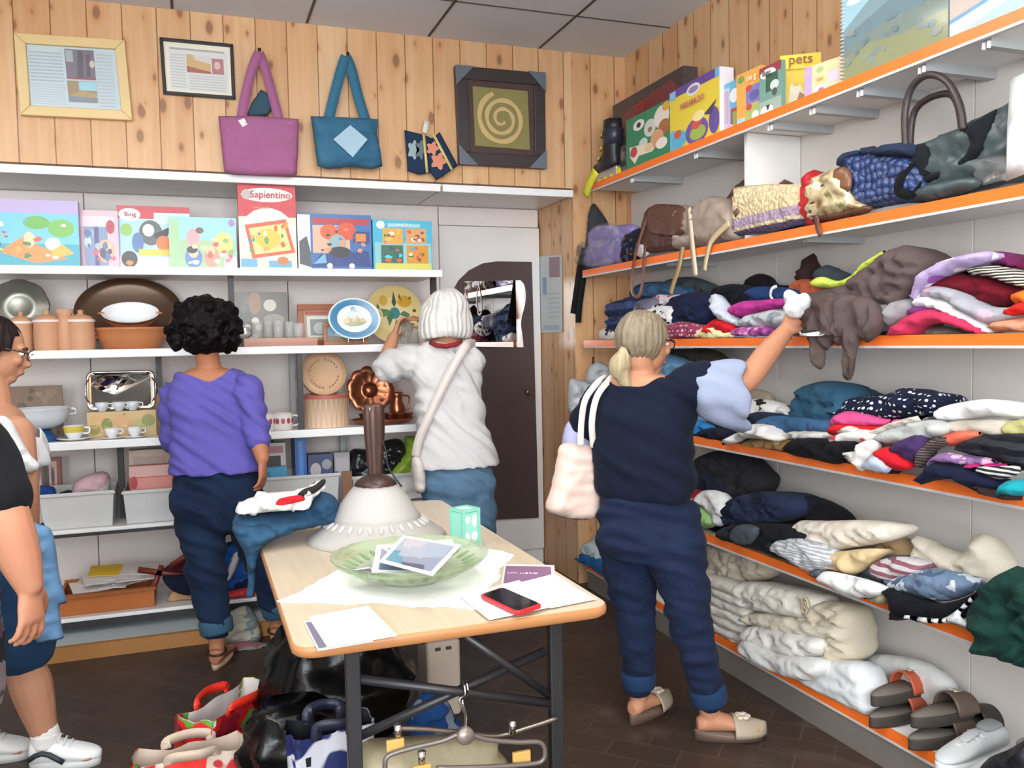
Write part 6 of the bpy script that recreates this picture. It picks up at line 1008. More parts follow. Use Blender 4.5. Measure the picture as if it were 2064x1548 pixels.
# ------------------------------------------------------------------ the table and what lies on it
TX0, TX1, TY0, TY1, TZ = .182, .968, 1.93, 3.55, .75
T = thing('folding_table', (.575, 2.74, 0), 'pale wood folding table with rounded edge on black metal legs', 'table')
def rrect(x0, y0, x1, y1, r, z, n=6): return [np.array([cx+r*math.cos(a), cy+r*math.sin(a), z]) for cx, cy, a0 in ((x1-r, y1-r, 0), (x0+r, y1-r, 1.5708), (x0+r, y0+r, 3.1416), (x1-r, y0+r, 4.7124)) for a in [a0+1.5708*i/n for i in range(n+1)]]
def table_mat():
    t = NT('beech_laminate'); v = t.scale((14, 1.2, 1)); n = t.noise(3, v, 4); t.set(Base_Color=t.ramp(n, [(.3, 'c9b89e'), (.7, 'd2c2a8')]), Roughness=.32); t.bump(n, .03, .002); return t.m
MB().loft([rrect(TX0+.004, TY0+.004, TX1-.004, TY1-.004, .045, z) for z in (TZ-.026, TZ)], None, False).build('table_top', table_mat(), T)
mb = MB(); mb.loft([rrect(TX0+d, TY0+d, TX1-d, TY1-d, .05, z) for d, z in ((.006, TZ-.030), (.0, TZ-.024), (-.001, TZ-.013), (.0, TZ-.004), (.005, TZ-.0006), (.012, TZ-.0006))], None, True, False); mb.build('edge_band', plain('b47e50', .4, var=.1), T)
LG = plain('28282b', .4); LX = (.325, .845)
for x in LX:
    for y in (2.02, 3.40): MB().box((x-.017, y-.014, 0), (x+.017, y+.014, TZ-.03)).build('leg', LG, T, bevel=.003)
def bar(a, b, n, r=.012): MB().tube([a, b], r, 8).build(n, LG, T)
za, zb_ = PY(730, 1368, 2.02)[2], PY(1126, 1414, 2.02)[2]
bar((LX[0]+.017, 2.02, za), (LX[1]-.017, 2.02, zb_), 'cross_bar'); bar((LX[1]-.017, 2.045, PY(1126, 1309, 2.04)[2]), (LX[0]+.017, 2.045, PY(740, 1483, 2.04)[2]), 'brace')
a = PZ(938, 1281, TZ-.035); bar(a, (LX[1]-.015, 2.02, PY(1126, 1414, 2.02)[2]+.02), 'brace', .010); bar((LX[0], 3.40, .25), (LX[1], 3.40, .25), 'cross_bar'); bar((LX[0], 2.02, TZ-.04), (LX[1], 2.02, TZ-.04), 'cross_bar'); bar((LX[0], 3.40, TZ-.04), (LX[1], 3.40, TZ-.04), 'cross_bar')
bar((a[0]-.1, a[1]+.02, TZ-.04), (LX[0], 3.40, .35), 'brace', .010)
def flat(name, label, cat, pts, z, th, m, group=None, wav=0., art=None, parent=None):
    P = [PZ(u, v, z) for u, v in pts]; mb = MB(); mb.loft([P, [p+np.array([0, 0, th]) for p in P]], 'f1f0ee', False)
    if art:
        X, Y = P[1]-P[0], P[3]-P[0]; w, h = np.linalg.norm(X), np.linalg.norm(Y); art_add(mb, P[0]+np.array([0, 0, th]), X/w, Y/h, np.array([0, 0, 1.]), w, h, art)
    o = mb.build(name, m, parent); return tag(o, label, cat, group) if parent is None else o
# doily
dp = [(560, 1214), (600, 1196), (640, 1172), (680, 1150), (720, 1126), (800, 1100), (900, 1096), (980, 1106), (1033, 1118), (1022, 1134), (1006, 1150), (1008, 1166), (990, 1180), (975, 1200), (960, 1228), (900, 1224), (830, 1224), (760, 1216), (700, 1220), (640, 1216)]
P = catmull([PZ(u, v, TZ+.001) for u, v in dp], 5); cen = sum(P)/len(P); ring = [cen+(p-cen)*(1+.012*math.sin(i*1.9)) for i, p in enumerate(P)]
mb = MB(); inner = [cen+(p-cen)*.93+np.array([0, 0, .0016]) for p in ring]; mb.loft([ring, [p+np.array([0, 0, .0012]) for p in ring], inner, [cen+(p-cen)*.5+np.array([0, 0, .0016]) for p in ring]], None, False); tag(mb.build('doily', C('f2f3f2')), 'white lace doily spread under the green glass dish', 'doily')
# glass dish
bc = PZ(828, 1168, TZ+.003); r = thing('glass_dish', bc, 'large pale green glass dish holding leaflets on the lace doily', 'dish'); GG = glassy('c3d9ac', .1, .8, .55)
prof = [(.001, 0), (.085, 0), (.09, .012), (.10, .018), (.15, .034), (.20, .062), (.218, .078), (.222, .077), (.205, .056), (.15, .026), (.10, .012), (.075, .008), (.001, .008)]
MB().lathe(prof, bc, 64, wav=lambda q, rr_: 1+(.012*math.cos(28*q) if rr_ > .14 else 0)).build('bowl', GG, r)
mb = MB()
for k in range(28): a0 = 2*math.pi*k/28; mb.ell(bc+np.array([math.cos(a0)*.17, math.sin(a0)*.17, .0455]), .022, .008, .004, M=[np.array([math.cos(a0), math.sin(a0), .35]), np.array([-math.sin(a0), math.cos(a0), 0]), np.array([-.3*math.cos(a0), -.3*math.sin(a0), 1])], n=10)
mb.build('relief_pattern', glassy('9fbf8a', .15, .6, .7), r)
def card(name, label, corners, zs, art, col='eceef0'):
    P = [PZ(u, v, z) for (u, v), z in zip(corners, zs)]; X, Y = P[1]-P[0], P[3]-P[0]; nn = np.cross(X, Y); nn /= np.linalg.norm(nn); nn = nn if nn[2] > 0 else -nn
    mb = MB(); mb.loft([[p-nn*.0016 for p in P], P], col, False); w, h = np.linalg.norm(X), np.linalg.norm(Y)
    def bl(s, t): return (P[0]*(1-s)+P[1]*s)*(1-t)+(P[3]*(1-s)+P[2]*s)*t
    for i, a_ in enumerate(art): mb.poly([bl(s, t)+nn*(.0004+.0002*i) for s, t in a_[0]], a_[1])
    return tag(mb.build(name, printed(.3)), label, 'leaflet')
rc = lambda a, b, c, d: [(a, b), (c, b), (c, d), (a, d)]
card('leaflet', 'dark leaflet lying lowest in the green dish', [(700, 1150), (742, 1143), (800, 1163), (752, 1170)], [.80, .80, .79, .79], [(rc(.08, .1, .92, .9), '6c6878'), (rc(.1, .1, .5, .5), '4a4654')])
card('leaflet', 'white framed leaflet slanting under the top one in the green dish', [(760, 1098), (842, 1096), (856, 1158), (748, 1154)], [.842, .842, .815, .815], [(rc(.12, .14, .92, .9), '8f9aa6'), ([(.15, .6), (.5, .7), (.6, .9), (.15, .9)], '566e86')])
card('leaflet', 'white leaflet peeking out behind the top leaflet in the green dish', [(850, 1092), (912, 1086), (918, 1110), (868, 1118)], [.845, .845, .835, .835], [])
card('leaflet', 'topmost leaflet with grey picture and white border in the green dish', [(812, 1079), (930, 1098), (872, 1160), (764, 1132)], [.872, .866, .84, .846], [(rc(.07, .08, .93, .92), 'a3a9b8'), ([(.08, .9), (.08, .55), (.3, .5), (.4, .9)], '5c93a6'), ([(.1, .1), (.5, .1), (.4, .45), (.15, .4)], 'b9b4bc'), ([(.3, .7), (.9, .5), (.92, .91), (.4, .91)], '8790a2'), ([(.5, .2), (.9, .15), (.92, .5), (.6, .5)], '9aa6b8'), ([(.35, .86), (.75, .8), (.8, .92), (.4, .92)], '4c5566')])
# lamp
lc = PZ(760, 1083, TZ+.001); r = thing('table_lamp', lc, 'frosted glass lamp shade with tall bronze stem standing on the far half of the table', 'lamp'); FR = glassy('f0efec', .4, .6, .80)
MB().lathe([(.236, 0), (.24, .004), (.225, .018), (.19, .042), (.152, .066), (.147, .072), (.15, .078), (.138, .092), (.118, .128), (.090, .165), (.066, .19), (.060, .188), (.085, .16), (.112, .124), (.134, .088), (.143, .07), (.185, .038), (.22, .014), (.232, .0)], lc, 64, wav=lambda q, rr_: 1+.006*math.cos(40*q)).build('shade', FR, r)
mb = MB()
for k in range(30): a0 = 2*math.pi*k/30; mb.ell(lc+np.array([math.cos(a0)*.168, math.sin(a0)*.168, .060]), .016, .009, .005, n=8, M=[np.array([math.cos(a0), math.sin(a0), -.7]), np.array([-math.sin(a0), math.cos(a0), 0]), np.array([.6*math.cos(a0), .6*math.sin(a0), 1])])
mb.build('shade_relief', FR, r)
BZ = plain('4f3b35', .4, .5, var=.2)
MB().lathe([(.070, .180), (.073, .186), (.066, .198), (.045, .212), (.024, .222), (.001, .224)], lc, 40, wav=lambda q, rr_: 1+.02*math.cos(24*q)).build('bronze_cap', BZ, r)
MB().lathe([(.022, .215), (.024, .24), (.028, .30), (.032, .36), (.034, .42), (.031, .455), (.024, .462), (.001, .464)], lc, 40, sy=.7, wav=lambda q, rr_: 1+.14*abs(math.cos(3.5*q))).build('stem', BZ, r)
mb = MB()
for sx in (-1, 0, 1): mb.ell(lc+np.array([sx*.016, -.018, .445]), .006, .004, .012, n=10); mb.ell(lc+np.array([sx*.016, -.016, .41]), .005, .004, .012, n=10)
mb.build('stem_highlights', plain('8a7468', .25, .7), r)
MB().tube(catmull([lc+np.array(q) for q in ((.02, -.01, .36), (.035, -.015, .30), (.04, -.02, .25), (.06, -.03, .21), (.085, -.03, .175))], 5, False), .003, 6).build('cord', plain('1d1c1c', .5), r)
# lantern
l0 = PZ(934, 1106, TZ+.001); an = .35; r = thing('candle_lantern', l0, 'small mint green cube lantern with cut-out sides at the right table edge', 'lantern'); cs, sn = math.cos(an), math.sin(an)
def L(a, b, h): return np.array([l0[0]+a*cs-b*sn, l0[1]+a*sn+b*cs, TZ+.001+h])
MN = plain('7cc4b0', .45); S_, H_ = .072, .125
def lbox(a0, b0, h0, a1, b1, h1): return MB().loft([[L(a, b, h) for a, b in ((a0, b0), (a1, b0), (a1, b1), (a0, b1))] for h in (h0, h1)], None, False)
lbox(-.004, -.004, 0, S_+.004, S_+.004, .010).build('base', MN, r, bevel=.002)
for a, b in ((0, 0), (S_-.01, 0), (0, S_-.01), (S_-.01, S_-.01)): lbox(a, b, .0101, a+.01, b+.01, H_-.01).build('post', MN, r)
mb = MB()
for a0, b0, a1, b1 in ((0, 0, S_, .01), (0, S_-.01, S_, S_), (0, .01, .01, S_-.01), (S_-.01, .01, S_, S_-.01)): mb.loft([[L(a, b, h) for a, b in ((a0, b0), (a1, b0), (a1, b1), (a0, b1))] for h in (H_-.0099, H_)], None, False)
mb.build('top_rim', MN, r)
mb = MB()
for k, (a, h, w, hh) in enumerate(((.018, .03, .013, .02), (.05, .085, .011, .022), (.022, .09, .010, .012), (.05, .035, .013, .015))):
    mb.poly([L(a+w*math.cos(q), .003, h+hh*math.sin(q)) for q in [2*math.pi*i/14 for i in range(14)]]); mb.poly([L(S_-.003, a+w*math.cos(q), h+hh*math.sin(q)) for q in [2*math.pi*i/14 for i in range(14)]])
mb.build('cut_outs', plain('dfe3df', .5), r); lbox(.004, .004, .011, S_-.004, S_-.004, H_-.012).build('side_panels', plain('8dcdbb', .45), r); lbox(.012, .012, .0115, S_-.012, S_-.012, H_-.002).build('frosted_insert', plain('d5e3df', .3), r)
# papers, leaflet, phone
card('leaflet', 'purple leaflet with white lettering at the right edge of the table', [(1017, 1137), (1117, 1139), (1121, 1176), (1011, 1177)], [TZ+.003]*4, [(rc(.03, .1, .93, .98), '8a5f86')])
P0, P1, P3 = PZ(1017, 1137, TZ+.0045), PZ(1117, 1139, TZ+.0045), PZ(1011, 1177, TZ+.0045); text('leaflet_title', 'UN LIBRO', .02, P0*.15+P1*.38+P3*.47, P1-P0, P0-P3, plain('d9c6d6', .5), [o for o in COL.objects if o.get('label', '').startswith('purple leaflet')][0])
PAPER = plain('f2f2f3', .6, var=.02)
for i, pts in enumerate(([(1004, 1186), (1118, 1157), (1188, 1204), (1090, 1228)], [(926, 1202), (1046, 1170), (1120, 1222), (986, 1250)], [(1040, 1180), (1122, 1166), (1202, 1208), (1110, 1226)])):
    flat('paper_sheet', ('white paper sheet under the red phone, uppermost of three', 'white paper sheet sticking out to the left of the red phone', 'white paper sheet reaching nearest the right table corner')[i], 'paper', pts, TZ+.0042+.0016*(2, 1, 0)[i], .0012, PAPER, 'white sheets beside the phone')
pc = [(968, 1206), (1012, 1191), (1092, 1226), (1044, 1243)]; P = [PZ(u, v, TZ+.0100) for u, v in pc]; r = thing('phone', sum(P)/4-np.array([0, 0, .001]), 'smartphone with black screen in a bright red case', 'phone'); cc = sum(P)/4
def soft(pts, k, dz):
    q = [cc+(p-cc)*k for p in pts]; out = []
    for i in range(4):
        a, b, c_ = q[i-1], q[i], q[(i+1) % 4]
        for t in (0, .25, .5, .75, 1): A, B = b+(a-b)/np.linalg.norm(a-b)*.012, b+(c_-b)/np.linalg.norm(c_-b)*.012; out.append((1-t)**2*A+2*t*(1-t)*b+t*t*B+np.array([0, 0, dz]))
    return out
MB().loft([soft(P, .97, 0), soft(P, 1.02, .002), soft(P, 1.02, .009), soft(P, .98, .011), soft(P, .93, .0112)], None, False).build('case', plain('c4232f', .35), r)
MB().loft([soft(P, .92, .0113), soft(P, .91, .0122)], None, False).build('screen', plain('1a1a1e', .08), r)
for i, (pts, lab) in enumerate((([(612, 1253), (700, 1236), (752, 1292), (641, 1311)], 'leaflet with purple-grey border under the left paper stack'), ([(622, 1246), (738, 1224), (800, 1282), (660, 1306)], 'white paper sheet at the bottom of the near left stack'), ([(628, 1244), (742, 1223), (797, 1279), (662, 1302)], 'white paper sheet on top of the near left stack'))):
    z = TZ+.001+.0035*i
    if i == 0: card('leaflet', lab, pts, [z+.002]*4, [(rc(.03, .05, .2, .95), '6f6a80')], 'e6e4ea')
    else: flat('paper_stack', lab, 'paper', pts, z, .0026, PAPER, 'white papers at the near left table corner')
# clothes at the far left corner of the table
JN = C('335674', 'fade', '2a4660', 1.2); r = thing('jeans', PZ(585, 1075, TZ), 'crumpled blue jeans with one leg hanging off the far left table corner', 'jeans')
blob('jeans_body', [(470, 1062), (474, 1044), (500, 1036), (560, 1036), (610, 1022), (632, 1000), (662, 994), (682, 1012), (680, 1044), (640, 1060), (590, 1072), (550, 1086), (520, 1098), (500, 1080)], ('Y', 3.0), .07, .16, .011, .03, JN, r, zmin=TZ+.002)
blob('jeans_leg', [(470, 1060), (520, 1056), (560, 1066), (556, 1084), (530, 1102), (520, 1130), (516, 1170), (512, 1200), (496, 1202), (500, 1170), (494, 1120), (476, 1085)], ('Y', 2.93), .035, .035, .011, .022, JN, r)
r = thing('tshirt', PZ(565, 1040, TZ+.06), 'white T-shirt with red and black print on top of the jeans on the table', 'top'); zt = PY(560, 1036, 2.96)[2]
blob('shirt_cloth', [(476, 1034), (482, 1016), (510, 1006), (520, 994), (560, 996), (600, 990), (628, 980), (650, 966), (654, 978), (636, 1000), (622, 1020), (600, 1028), (560, 1030), (510, 1036)], ('Y', 2.98), .09, .14, .011, .026, C('dfdddb'), r)
blob('red_print', [(556, 1018), (562, 1006), (586, 1000), (608, 998), (614, 1008), (592, 1014), (570, 1022)], ('Y', 2.885), .014, .01, .008, .004, C('c8242c'), r); blob('black_print', [(600, 998), (612, 986), (634, 978), (652, 964), (656, 974), (640, 990), (620, 1000)], ('Y', 2.89), .012, .01, .008, .004, C('2a2a2c', 'patch', 'd8d6d4', 2.5), r)
# ------------------------------------------------------------------ under and around the table
BIN = plain('08090a', .26, spec=.3, bump=.6, bs=22)
def sack(name, label, c, rx, ry, h, m, seed, top=.45, amp=.22, cat='bag', n=44):
    rings = []; K = 22
    for k in range(K+1):
        t = k/K; rad = (math.sin(min(1, t*3.0)*1.57)*(1-.06*t)) if t < .62 else (1-(t-.62)/.38*(1-top))
        rad = max(rad, .35) if k > 0 else .82
        rr_ = []
        for j in range(n):
            q = 2*math.pi*j/n; d = 1+amp*(_nz(math.cos(q)*1.7+seed, math.sin(q)*1.7, t*3.2)+.6*abs(_nz(math.cos(q)*4+seed, math.sin(q)*4, t*7)))
            rr_.append(np.array([c[0]+rx*rad*d*math.cos(q), c[1]+ry*rad*d*math.sin(q), max(.001, c[2]+h*t+.03*_nz(q*3, t*5, seed)*(t > .8))]))
        rings.append(rr_)
    return tag(MB().loft(rings).build(name, m), label, cat)
sack('garbage_bag', 'big shiny black bin bag under the table behind the left leg', (.42, 2.98, .001), .27, .24, .44, BIN, 2.1, .6)
sack('garbage_bag', 'smaller black bin bag bulging out at the left below the table corner', (.25, 2.66, .001), .15, .12, .32, BIN, 5.3, .78, .34)
c = PZ(893, 1462, 0); c = PZ(890, 1448, 0); r = thing('plastic_canister', (c[0], c[1], 0), 'beige plastic box with slots under the middle of the table', 'canister'); HB = PY(895, 1292, c[1])[2]
x0, x1 = PY(862, 1380, c[1])[0], PY(930, 1380, c[1])[0]
MB().box((x0, c[1], 0.001), (x1, c[1]+.16, HB)).build('body', plain('cbbdae', .5), r, bevel=.014, seg=4)
for k in (.3, .62): MB().box((x0+(x1-x0)*k-.008, c[1]-.001, HB-.035), (x0+(x1-x0)*k+.014, c[1]+.002, HB-.022)).build('slot', plain('4a443e', .6), r)
tag(blob('blue_cloth', [(822, 1478), (828, 1430), (850, 1402), (870, 1394), (900, 1410), (916, 1440), (930, 1460), (900, 1478), (860, 1482)], ('Y', 2.52), .05, .06, .012, .014, C('274f8c', 'patch', '8a98a8', 1.2)), 'crumpled blue and grey cloth under the table behind the hangers', 'cloth')
# hangers on the cross bar
MET = plain('8f8780', .25, .85); CHR = plain('d0d0d0', .15, 1.); PAD = plain('c9a25a', .5)
def hp(u, v, y): return PY(u, v, y)
def hanger(label, barpts, rad, clips, hub, y, hook, m, padside=True):
    r = thing('clip_hanger', hp(hub[0], hub[1]+60, y), label, 'hanger', 'trouser hangers on the table brace')
    MB().tube(catmull([hp(u, v, y) for u, v in barpts], 5, False), rad, 8).build('hanger_bar', m, r)
    MB().lathe([(.001, -.008), (.020, -.008), (.022, 0), (.020, .008), (.001, .008)], hp(hub[0], hub[1], y-.006), 24, axis=(0, -1, .2)).build('hub', plain('8a817c', .35, .5), r)
    MB().tube(catmull([hp(hub[0], hub[1]-10, y), hp(hub[0]+2, hub[1]-40, y), *hook], 6, False), .003, 8).build('hook', CHR, r)
    for (u, v, pu, pv) in clips:
        c_ = MB().tube([hp(u, v-14, y-.012), hp(u, v+12, y-.012)], [.010, .008], 10).build('clip', CHR, r)
        q0, q1 = hp(pu-18, pv-8, y-.014), hp(pu+18, pv+9, y-.014); MB().box((q0[0], y-.022, q1[2]), (q1[0], y-.012, q0[2])).build('pad', PAD, c_, bevel=.002)
zc = (za+zb_)/2
hk = lambda y, dx: [hp(930+dx, 1412, y), np.array([PY(936+dx, 1390, 2.02)[0], 1.998, zc+.0]), np.array([PY(938+dx, 1385, 2.02)[0], 2.02, zc+.022]), np.array([PY(940+dx, 1390, 2.02)[0], 2.045, zc+.0])]
hanger('clip hanger with straight metal bar and yellow pads, at the back of the bunch', [(800, 1468), (860, 1470), (936, 1478), (1000, 1484), (1060, 1468), (1122, 1448)], .007, [(802, 1474, 796, 1500), (1033, 1466, 1050, 1524)], (936, 1482), 1.99, hk(1.99, -4), MET)
hanger('wide grey clip hanger with rounded right end, in front of the bunch', [(776, 1548), (782, 1524), (830, 1508), (890, 1494), (934, 1478), (980, 1490), (1040, 1496), (1086, 1496), (1098, 1512), (1094, 1532), (1070, 1540), (980, 1546), (880, 1548)], .006, [(850, 1528, 850, 1552)], (938, 1483), 1.955, hk(1.955, 2), plain('77706c', .35, .4))
r = tag(blob('paper_bag', [(738, 1556), (740, 1508), (790, 1500), (860, 1494), (940, 1490), (1000, 1494), (1004, 1510), (1010, 1556)], ('Y', 2.10), .05, .10, .014, .008, plain('9c9478', .6, bump=.3)), 'olive beige paper bag on the floor under the hangers', 'bag')
# bags on the floor left of the table
def shop_bag(name, label, c, ang, w, d, h, art, lining, handle, lean=0.):
    r = thing(name, c, label, 'bag'); cs, sn = math.cos(ang), math.sin(ang)
    def T_(a, b, z): return np.array([c[0]+a*cs-b*sn+lean*z, c[1]+a*sn+b*cs, c[2]+z])
    rng = random.Random(name+label); mb = MB(); n = 40; rings = []
    for k in range(9):
        z = h*k/8; rr_ = []
        for j in range(n):
            q = 2*math.pi*j/n; ct, st = math.cos(q), math.sin(q); f = 1/max(abs(ct), abs(st))**.75; x, y = w/2*ct*f*(1+.08*k/8), d/2*st*f*(1-.25*k/8*(abs(ct) < .7)); nz = .012*_nz(ct*3+c[0]*9, st*3, z*9)
            rr_.append(T_(x+nz, y+nz, z+.02*_nz(ct*2, st*2, 7+c[0])*(k == 8)))
        rings.append(rr_)
    mb.loft(rings, None, True, False); cen = [sum(x)/n for x in rings]; inn = [[p+(cc_-p)*.03 for p in rg] for rg, cc_ in zip(rings, cen)]
    mb.build('bag_shell', art, r); m2 = MB(); m2.loft([*inn[::-1]][:7], None, True, False); m2.poly(inn[2]); m2.build('lining', lining, r); MB().poly(rings[0][::-1]).build('base', lining, r)
    for s in (-1, 1):
        b = s*d/2*.80; pts = [T_(-w*.22, b, h*.96), T_(-w*.21, b*1.1, h*1.06), T_(-w*.06, b*1.35, h*1.08), T_(w*.08, b*1.4, h*1.07), T_(w*.2, b*1.1, h*1.05), T_(w*.21, b, h*.96)]; strap(MB(), pts, .03, .004, 5, T_(0, s*1., 0)-T_(0, 0, 0)).build('handle', handle, r)
    return r
FL = C('b32a2e', 'floral', '3f8a3a', .35, 0., 'd9c23a')
def bagprint(seed, a, b, c_, d_):
    t = NT('bag_print'); co = t.co(); n = t.noise(7, co, 2); v = t.ramp(n, [(.30, a), (.44, a), (.46, b), (.54, b), (.56, c_), (.63, c_), (.65, d_)]); t.set(Base_Color=v, Roughness=.35); return t.m
c = PZ(455, 1560, 0.0); shop_bag('shopping_bag', 'red and burgundy flowered shopping bag with white lining on the floor', (c[0]-.01, c[1]+.02, .001), .85, .34, .16, .24, bagprint(1, '8a1f2c', 'c8282c', '5a9a34', 'd8c23a'), plain('d6cdca', .5), plain('d8301f', .4), .12)
c = PZ(390, 1640, 0.0); shop_bag('shopping_bag', 'beige rimmed red shopping bag in the bottom foreground', (c[0], c[1], .001), .1, .30, .14, .20, bagprint(2, 'd8302a', 'c9b8a8', 'b3242c', '3f8a3a'), plain('c9b6a6', .5), plain('b9a593', .5))
c = PZ(668, 1600, 0.0); shop_bag('tote_bag', 'blue and white patterned bag with dark inside beside the left table leg', (.315, 2.375, .001), .1, .22, .13, .37, bagprint(3, '1a2348', '1e2a5c', 'c4c6d0', '24348a'), plain('14161f', .5), plain('1d2236', .5))
for i, (pts, cc, lab) in enumerate((([(445, 1300), (448, 1255), (470, 1230), (500, 1222), (520, 1250), (522, 1300)], C('b5b2a4', 'patch', '7f8c90', 1.), 'grey and beige plastic sack on the floor behind the jeans'), ([(440, 1322), (448, 1300), (500, 1292), (545, 1300), (548, 1322), (500, 1330)], C('8a5a62', 'patch', '7f8a7c', 1.2), 'dusky red cloth on the floor between the woman\'s feet'))):
    tag(blob('sack' if i == 0 else 'cloth_heap', pts, ('Y', 4.29-.09*i), .03, .03, .012, .014, cc, zmin=.001), lab, 'bag' if i == 0 else 'cloth')
# ------------------------------------------------------------------ people
def nrm(v): v = np.array(v, float); return v/np.linalg.norm(v)
def chain(mb, pts, rad, n=14, k=5):
    P = catmull(pts, k, False); R_ = catmull([(r, 0) for r in rad], k, False); R_ = [float(r[0]) for r in R_]
    mb.tube(P, R_, n); mb.ell(P[0], R_[0], n=12); mb.ell(P[-1], R_[-1], n=12); return mb
def rings(mb, L, f, s, n=28, p=2.3, k=5):
    """torso-like loft: L = [(centre, half width, half depth)], f facing, s side"""
    C_ = catmull([c for c, _, _ in L], k, False); D = catmull([(w, d) for _, w, d in L], k, False); out = []
    for c, (w, d) in zip(C_, D):
        r = []
        for j in range(n):
            q = 2*math.pi*j/n; ct, st = math.cos(q), math.sin(q); r.append(c+s*w*math.copysign(abs(ct)**(2/p), ct)+f*d*math.copysign(abs(st)**(2/p), st))
        out.append(r)
    mb.loft(out); return mb
def skinned(mb, name, mat, parent, vox=.006, sm=6, folds=None, cut=None):
    o = mb.build(name, mat, parent, smooth=True); m = o.modifiers.new('r', 'REMESH'); m.mode = 'VOXEL'; m.voxel_size = vox; m.use_smooth_shade = True
    m = o.modifiers.new('s', 'SMOOTH'); m.iterations = sm; m.factor = .5
    dg = bpy.context.evaluated_depsgraph_get(); dg.update(); me = bpy.data.meshes.new_from_object(o.evaluated_get(dg)); o.modifiers.clear(); old = o.data; o.data = me; bpy.data.meshes.remove(old); me.name = name
    off = WL[parent.name] if parent is not None else WL[o.name]
    if folds or cut:
        nv = len(me.vertices); co = np.empty(nv*3); me.vertices.foreach_get('co', co); co = co.reshape(-1, 3); no = np.empty(nv*3); me.vertex_normals.foreach_get('vector', no); no = no.reshape(-1, 3); w = co+off
        if folds:
            for i in range(nv): co[i] += no[i]*folds(w[i])
            me.vertices.foreach_set('co', co.ravel())
        if cut:
            bm = bmesh.new(); bm.from_mesh(me); bm.verts.ensure_lookup_table(); bmesh.ops.delete(bm, geom=[bm.verts[i] for i in range(nv) if cut(w[i])], context='VERTS')
            for _ in range(14):
                nw = {}
                for v in bm.verts:
                    if v.is_boundary:
                        nb = [e.other_vert(v).co for e in v.link_edges if e.is_boundary]
                        if len(nb) == 2: nw[v] = (v.co*2+nb[0]+nb[1])/4
                for v, c in nw.items(): v.co = c
            bm.to_mesh(me); bm.free()
        me.update()
    me.polygons.foreach_set('use_smooth', [True]*len(me.polygons)); return o
def wr(amp, ks=(9, 9, 22), seed=0., dirv=None):
    def fn(p):
        x, y, z = p[0]*ks[0], p[1]*ks[1], p[2]*ks[2]
        if dirv is not None: z = (p[0]*dirv[0]+p[1]*dirv[1]+p[2]*dirv[2])*ks[2]
        w = _nz(p[0]*4+seed, p[1]*4, p[2]*4)*1.5; return amp*(.7*_nz(x+seed, y, z+w)+.6*(.5-abs(_nz(x*.6+w, y*.6+seed, z*.8))*2)*.6)
    return fn
def head(mb, c, f, u, k=1.):
    s = np.cross(f, u); E = lambda a, b, d: c+s*a*k+f*b*k+u*d*k; M = [s, f, u]
    mb.ell(E(0, -.012, .025), .073*k, .092*k, .083*k, M=M, n=24); mb.ell(E(0, .028, -.03), .058*k, .062*k, .078*k, M=M, n=20); mb.ell(E(0, .058, -.088), .03*k, .026*k, .022*k, M=M)
    mb.ell(E(0, .072, .022), .052*k, .020*k, .016*k, M=M); mb.tube([E(0, .088, .012), E(0, .099, -.012), E(0, .107, -.03), E(0, .092, -.038)], [.009*k, .011*k, .014*k, .010*k], 10)
    for a in (-1, 1):
        mb.ell(E(a*.036, .070, -.022), .022*k, .018*k, .02*k, M=M); mb.ell(E(a*.074, -.008, -.008), .008*k, .018*k, .030*k, M=M, n=12); mb.ell(E(a*.011, .098, -.034), .008*k, .008*k, .007*k, M=M, n=10)
    mb.ell(E(0, .088, -.056), .024*k, .010*k, .007*k, M=M, n=12); mb.ell(E(0, .086, -.068), .021*k, .010*k, .008*k, M=M, n=12)
    return E, M
def face_parts(E, M, k, par, brow='3a2c26', lip='a8685c'):
    for a in (-1, 1):
        mb = MB(); mb.ell(E(a*.030, .076, .004), .013*k, .010*k, .0085*k, M=M, n=14); e = mb.build('eye', plain('eceae6', .2), par); MB().ell(E(a*.031, .084, .004), .0055*k, .0035*k, .0055*k, M=M, n=12).build('iris', plain('3a2a20', .2), e)
        MB().tube([E(a*.014, .090, .022), E(a*.032, .088, .028), E(a*.050, .078, .022)], .0035*k, 8).build('eyebrow', plain(brow, .8), par)
    MB().ell(E(0, .094, -.062), .022*k, .007*k, .008*k, M=M, n=14).build('lips', plain(lip, .4), par)
def glasses(E, par, col='1f1f22'):
    mb = MB()
    for a in (-1, 1):
        mb.tube([E(a*(.032+.024*math.cos(q)), .106-.01*abs(math.cos(q)), .004+.018*math.sin(q)) for q in [2*math.pi*i/20 for i in range(21)]], .0026, 6)
        mb.tube([E(a*.056, .098, .010), E(a*.076, .05, .012), E(a*.080, -.01, .008)], .0025, 6)
    mb.tube([E(-.009, .108, .008), E(0, .111, .011), E(.009, .108, .008)], .0022, 6); g = mb.build('glasses', plain(col, .3), par)
    mb = MB()
    for a in (-1, 1): mb.poly([E(a*(.032+.022*math.cos(q)), .104, .004+.016*math.sin(q)) for q in [2*math.pi*i/16 for i in range(16)]])
    mb.build('lens', glassy('eef2f4', .02, 1., .3), g)
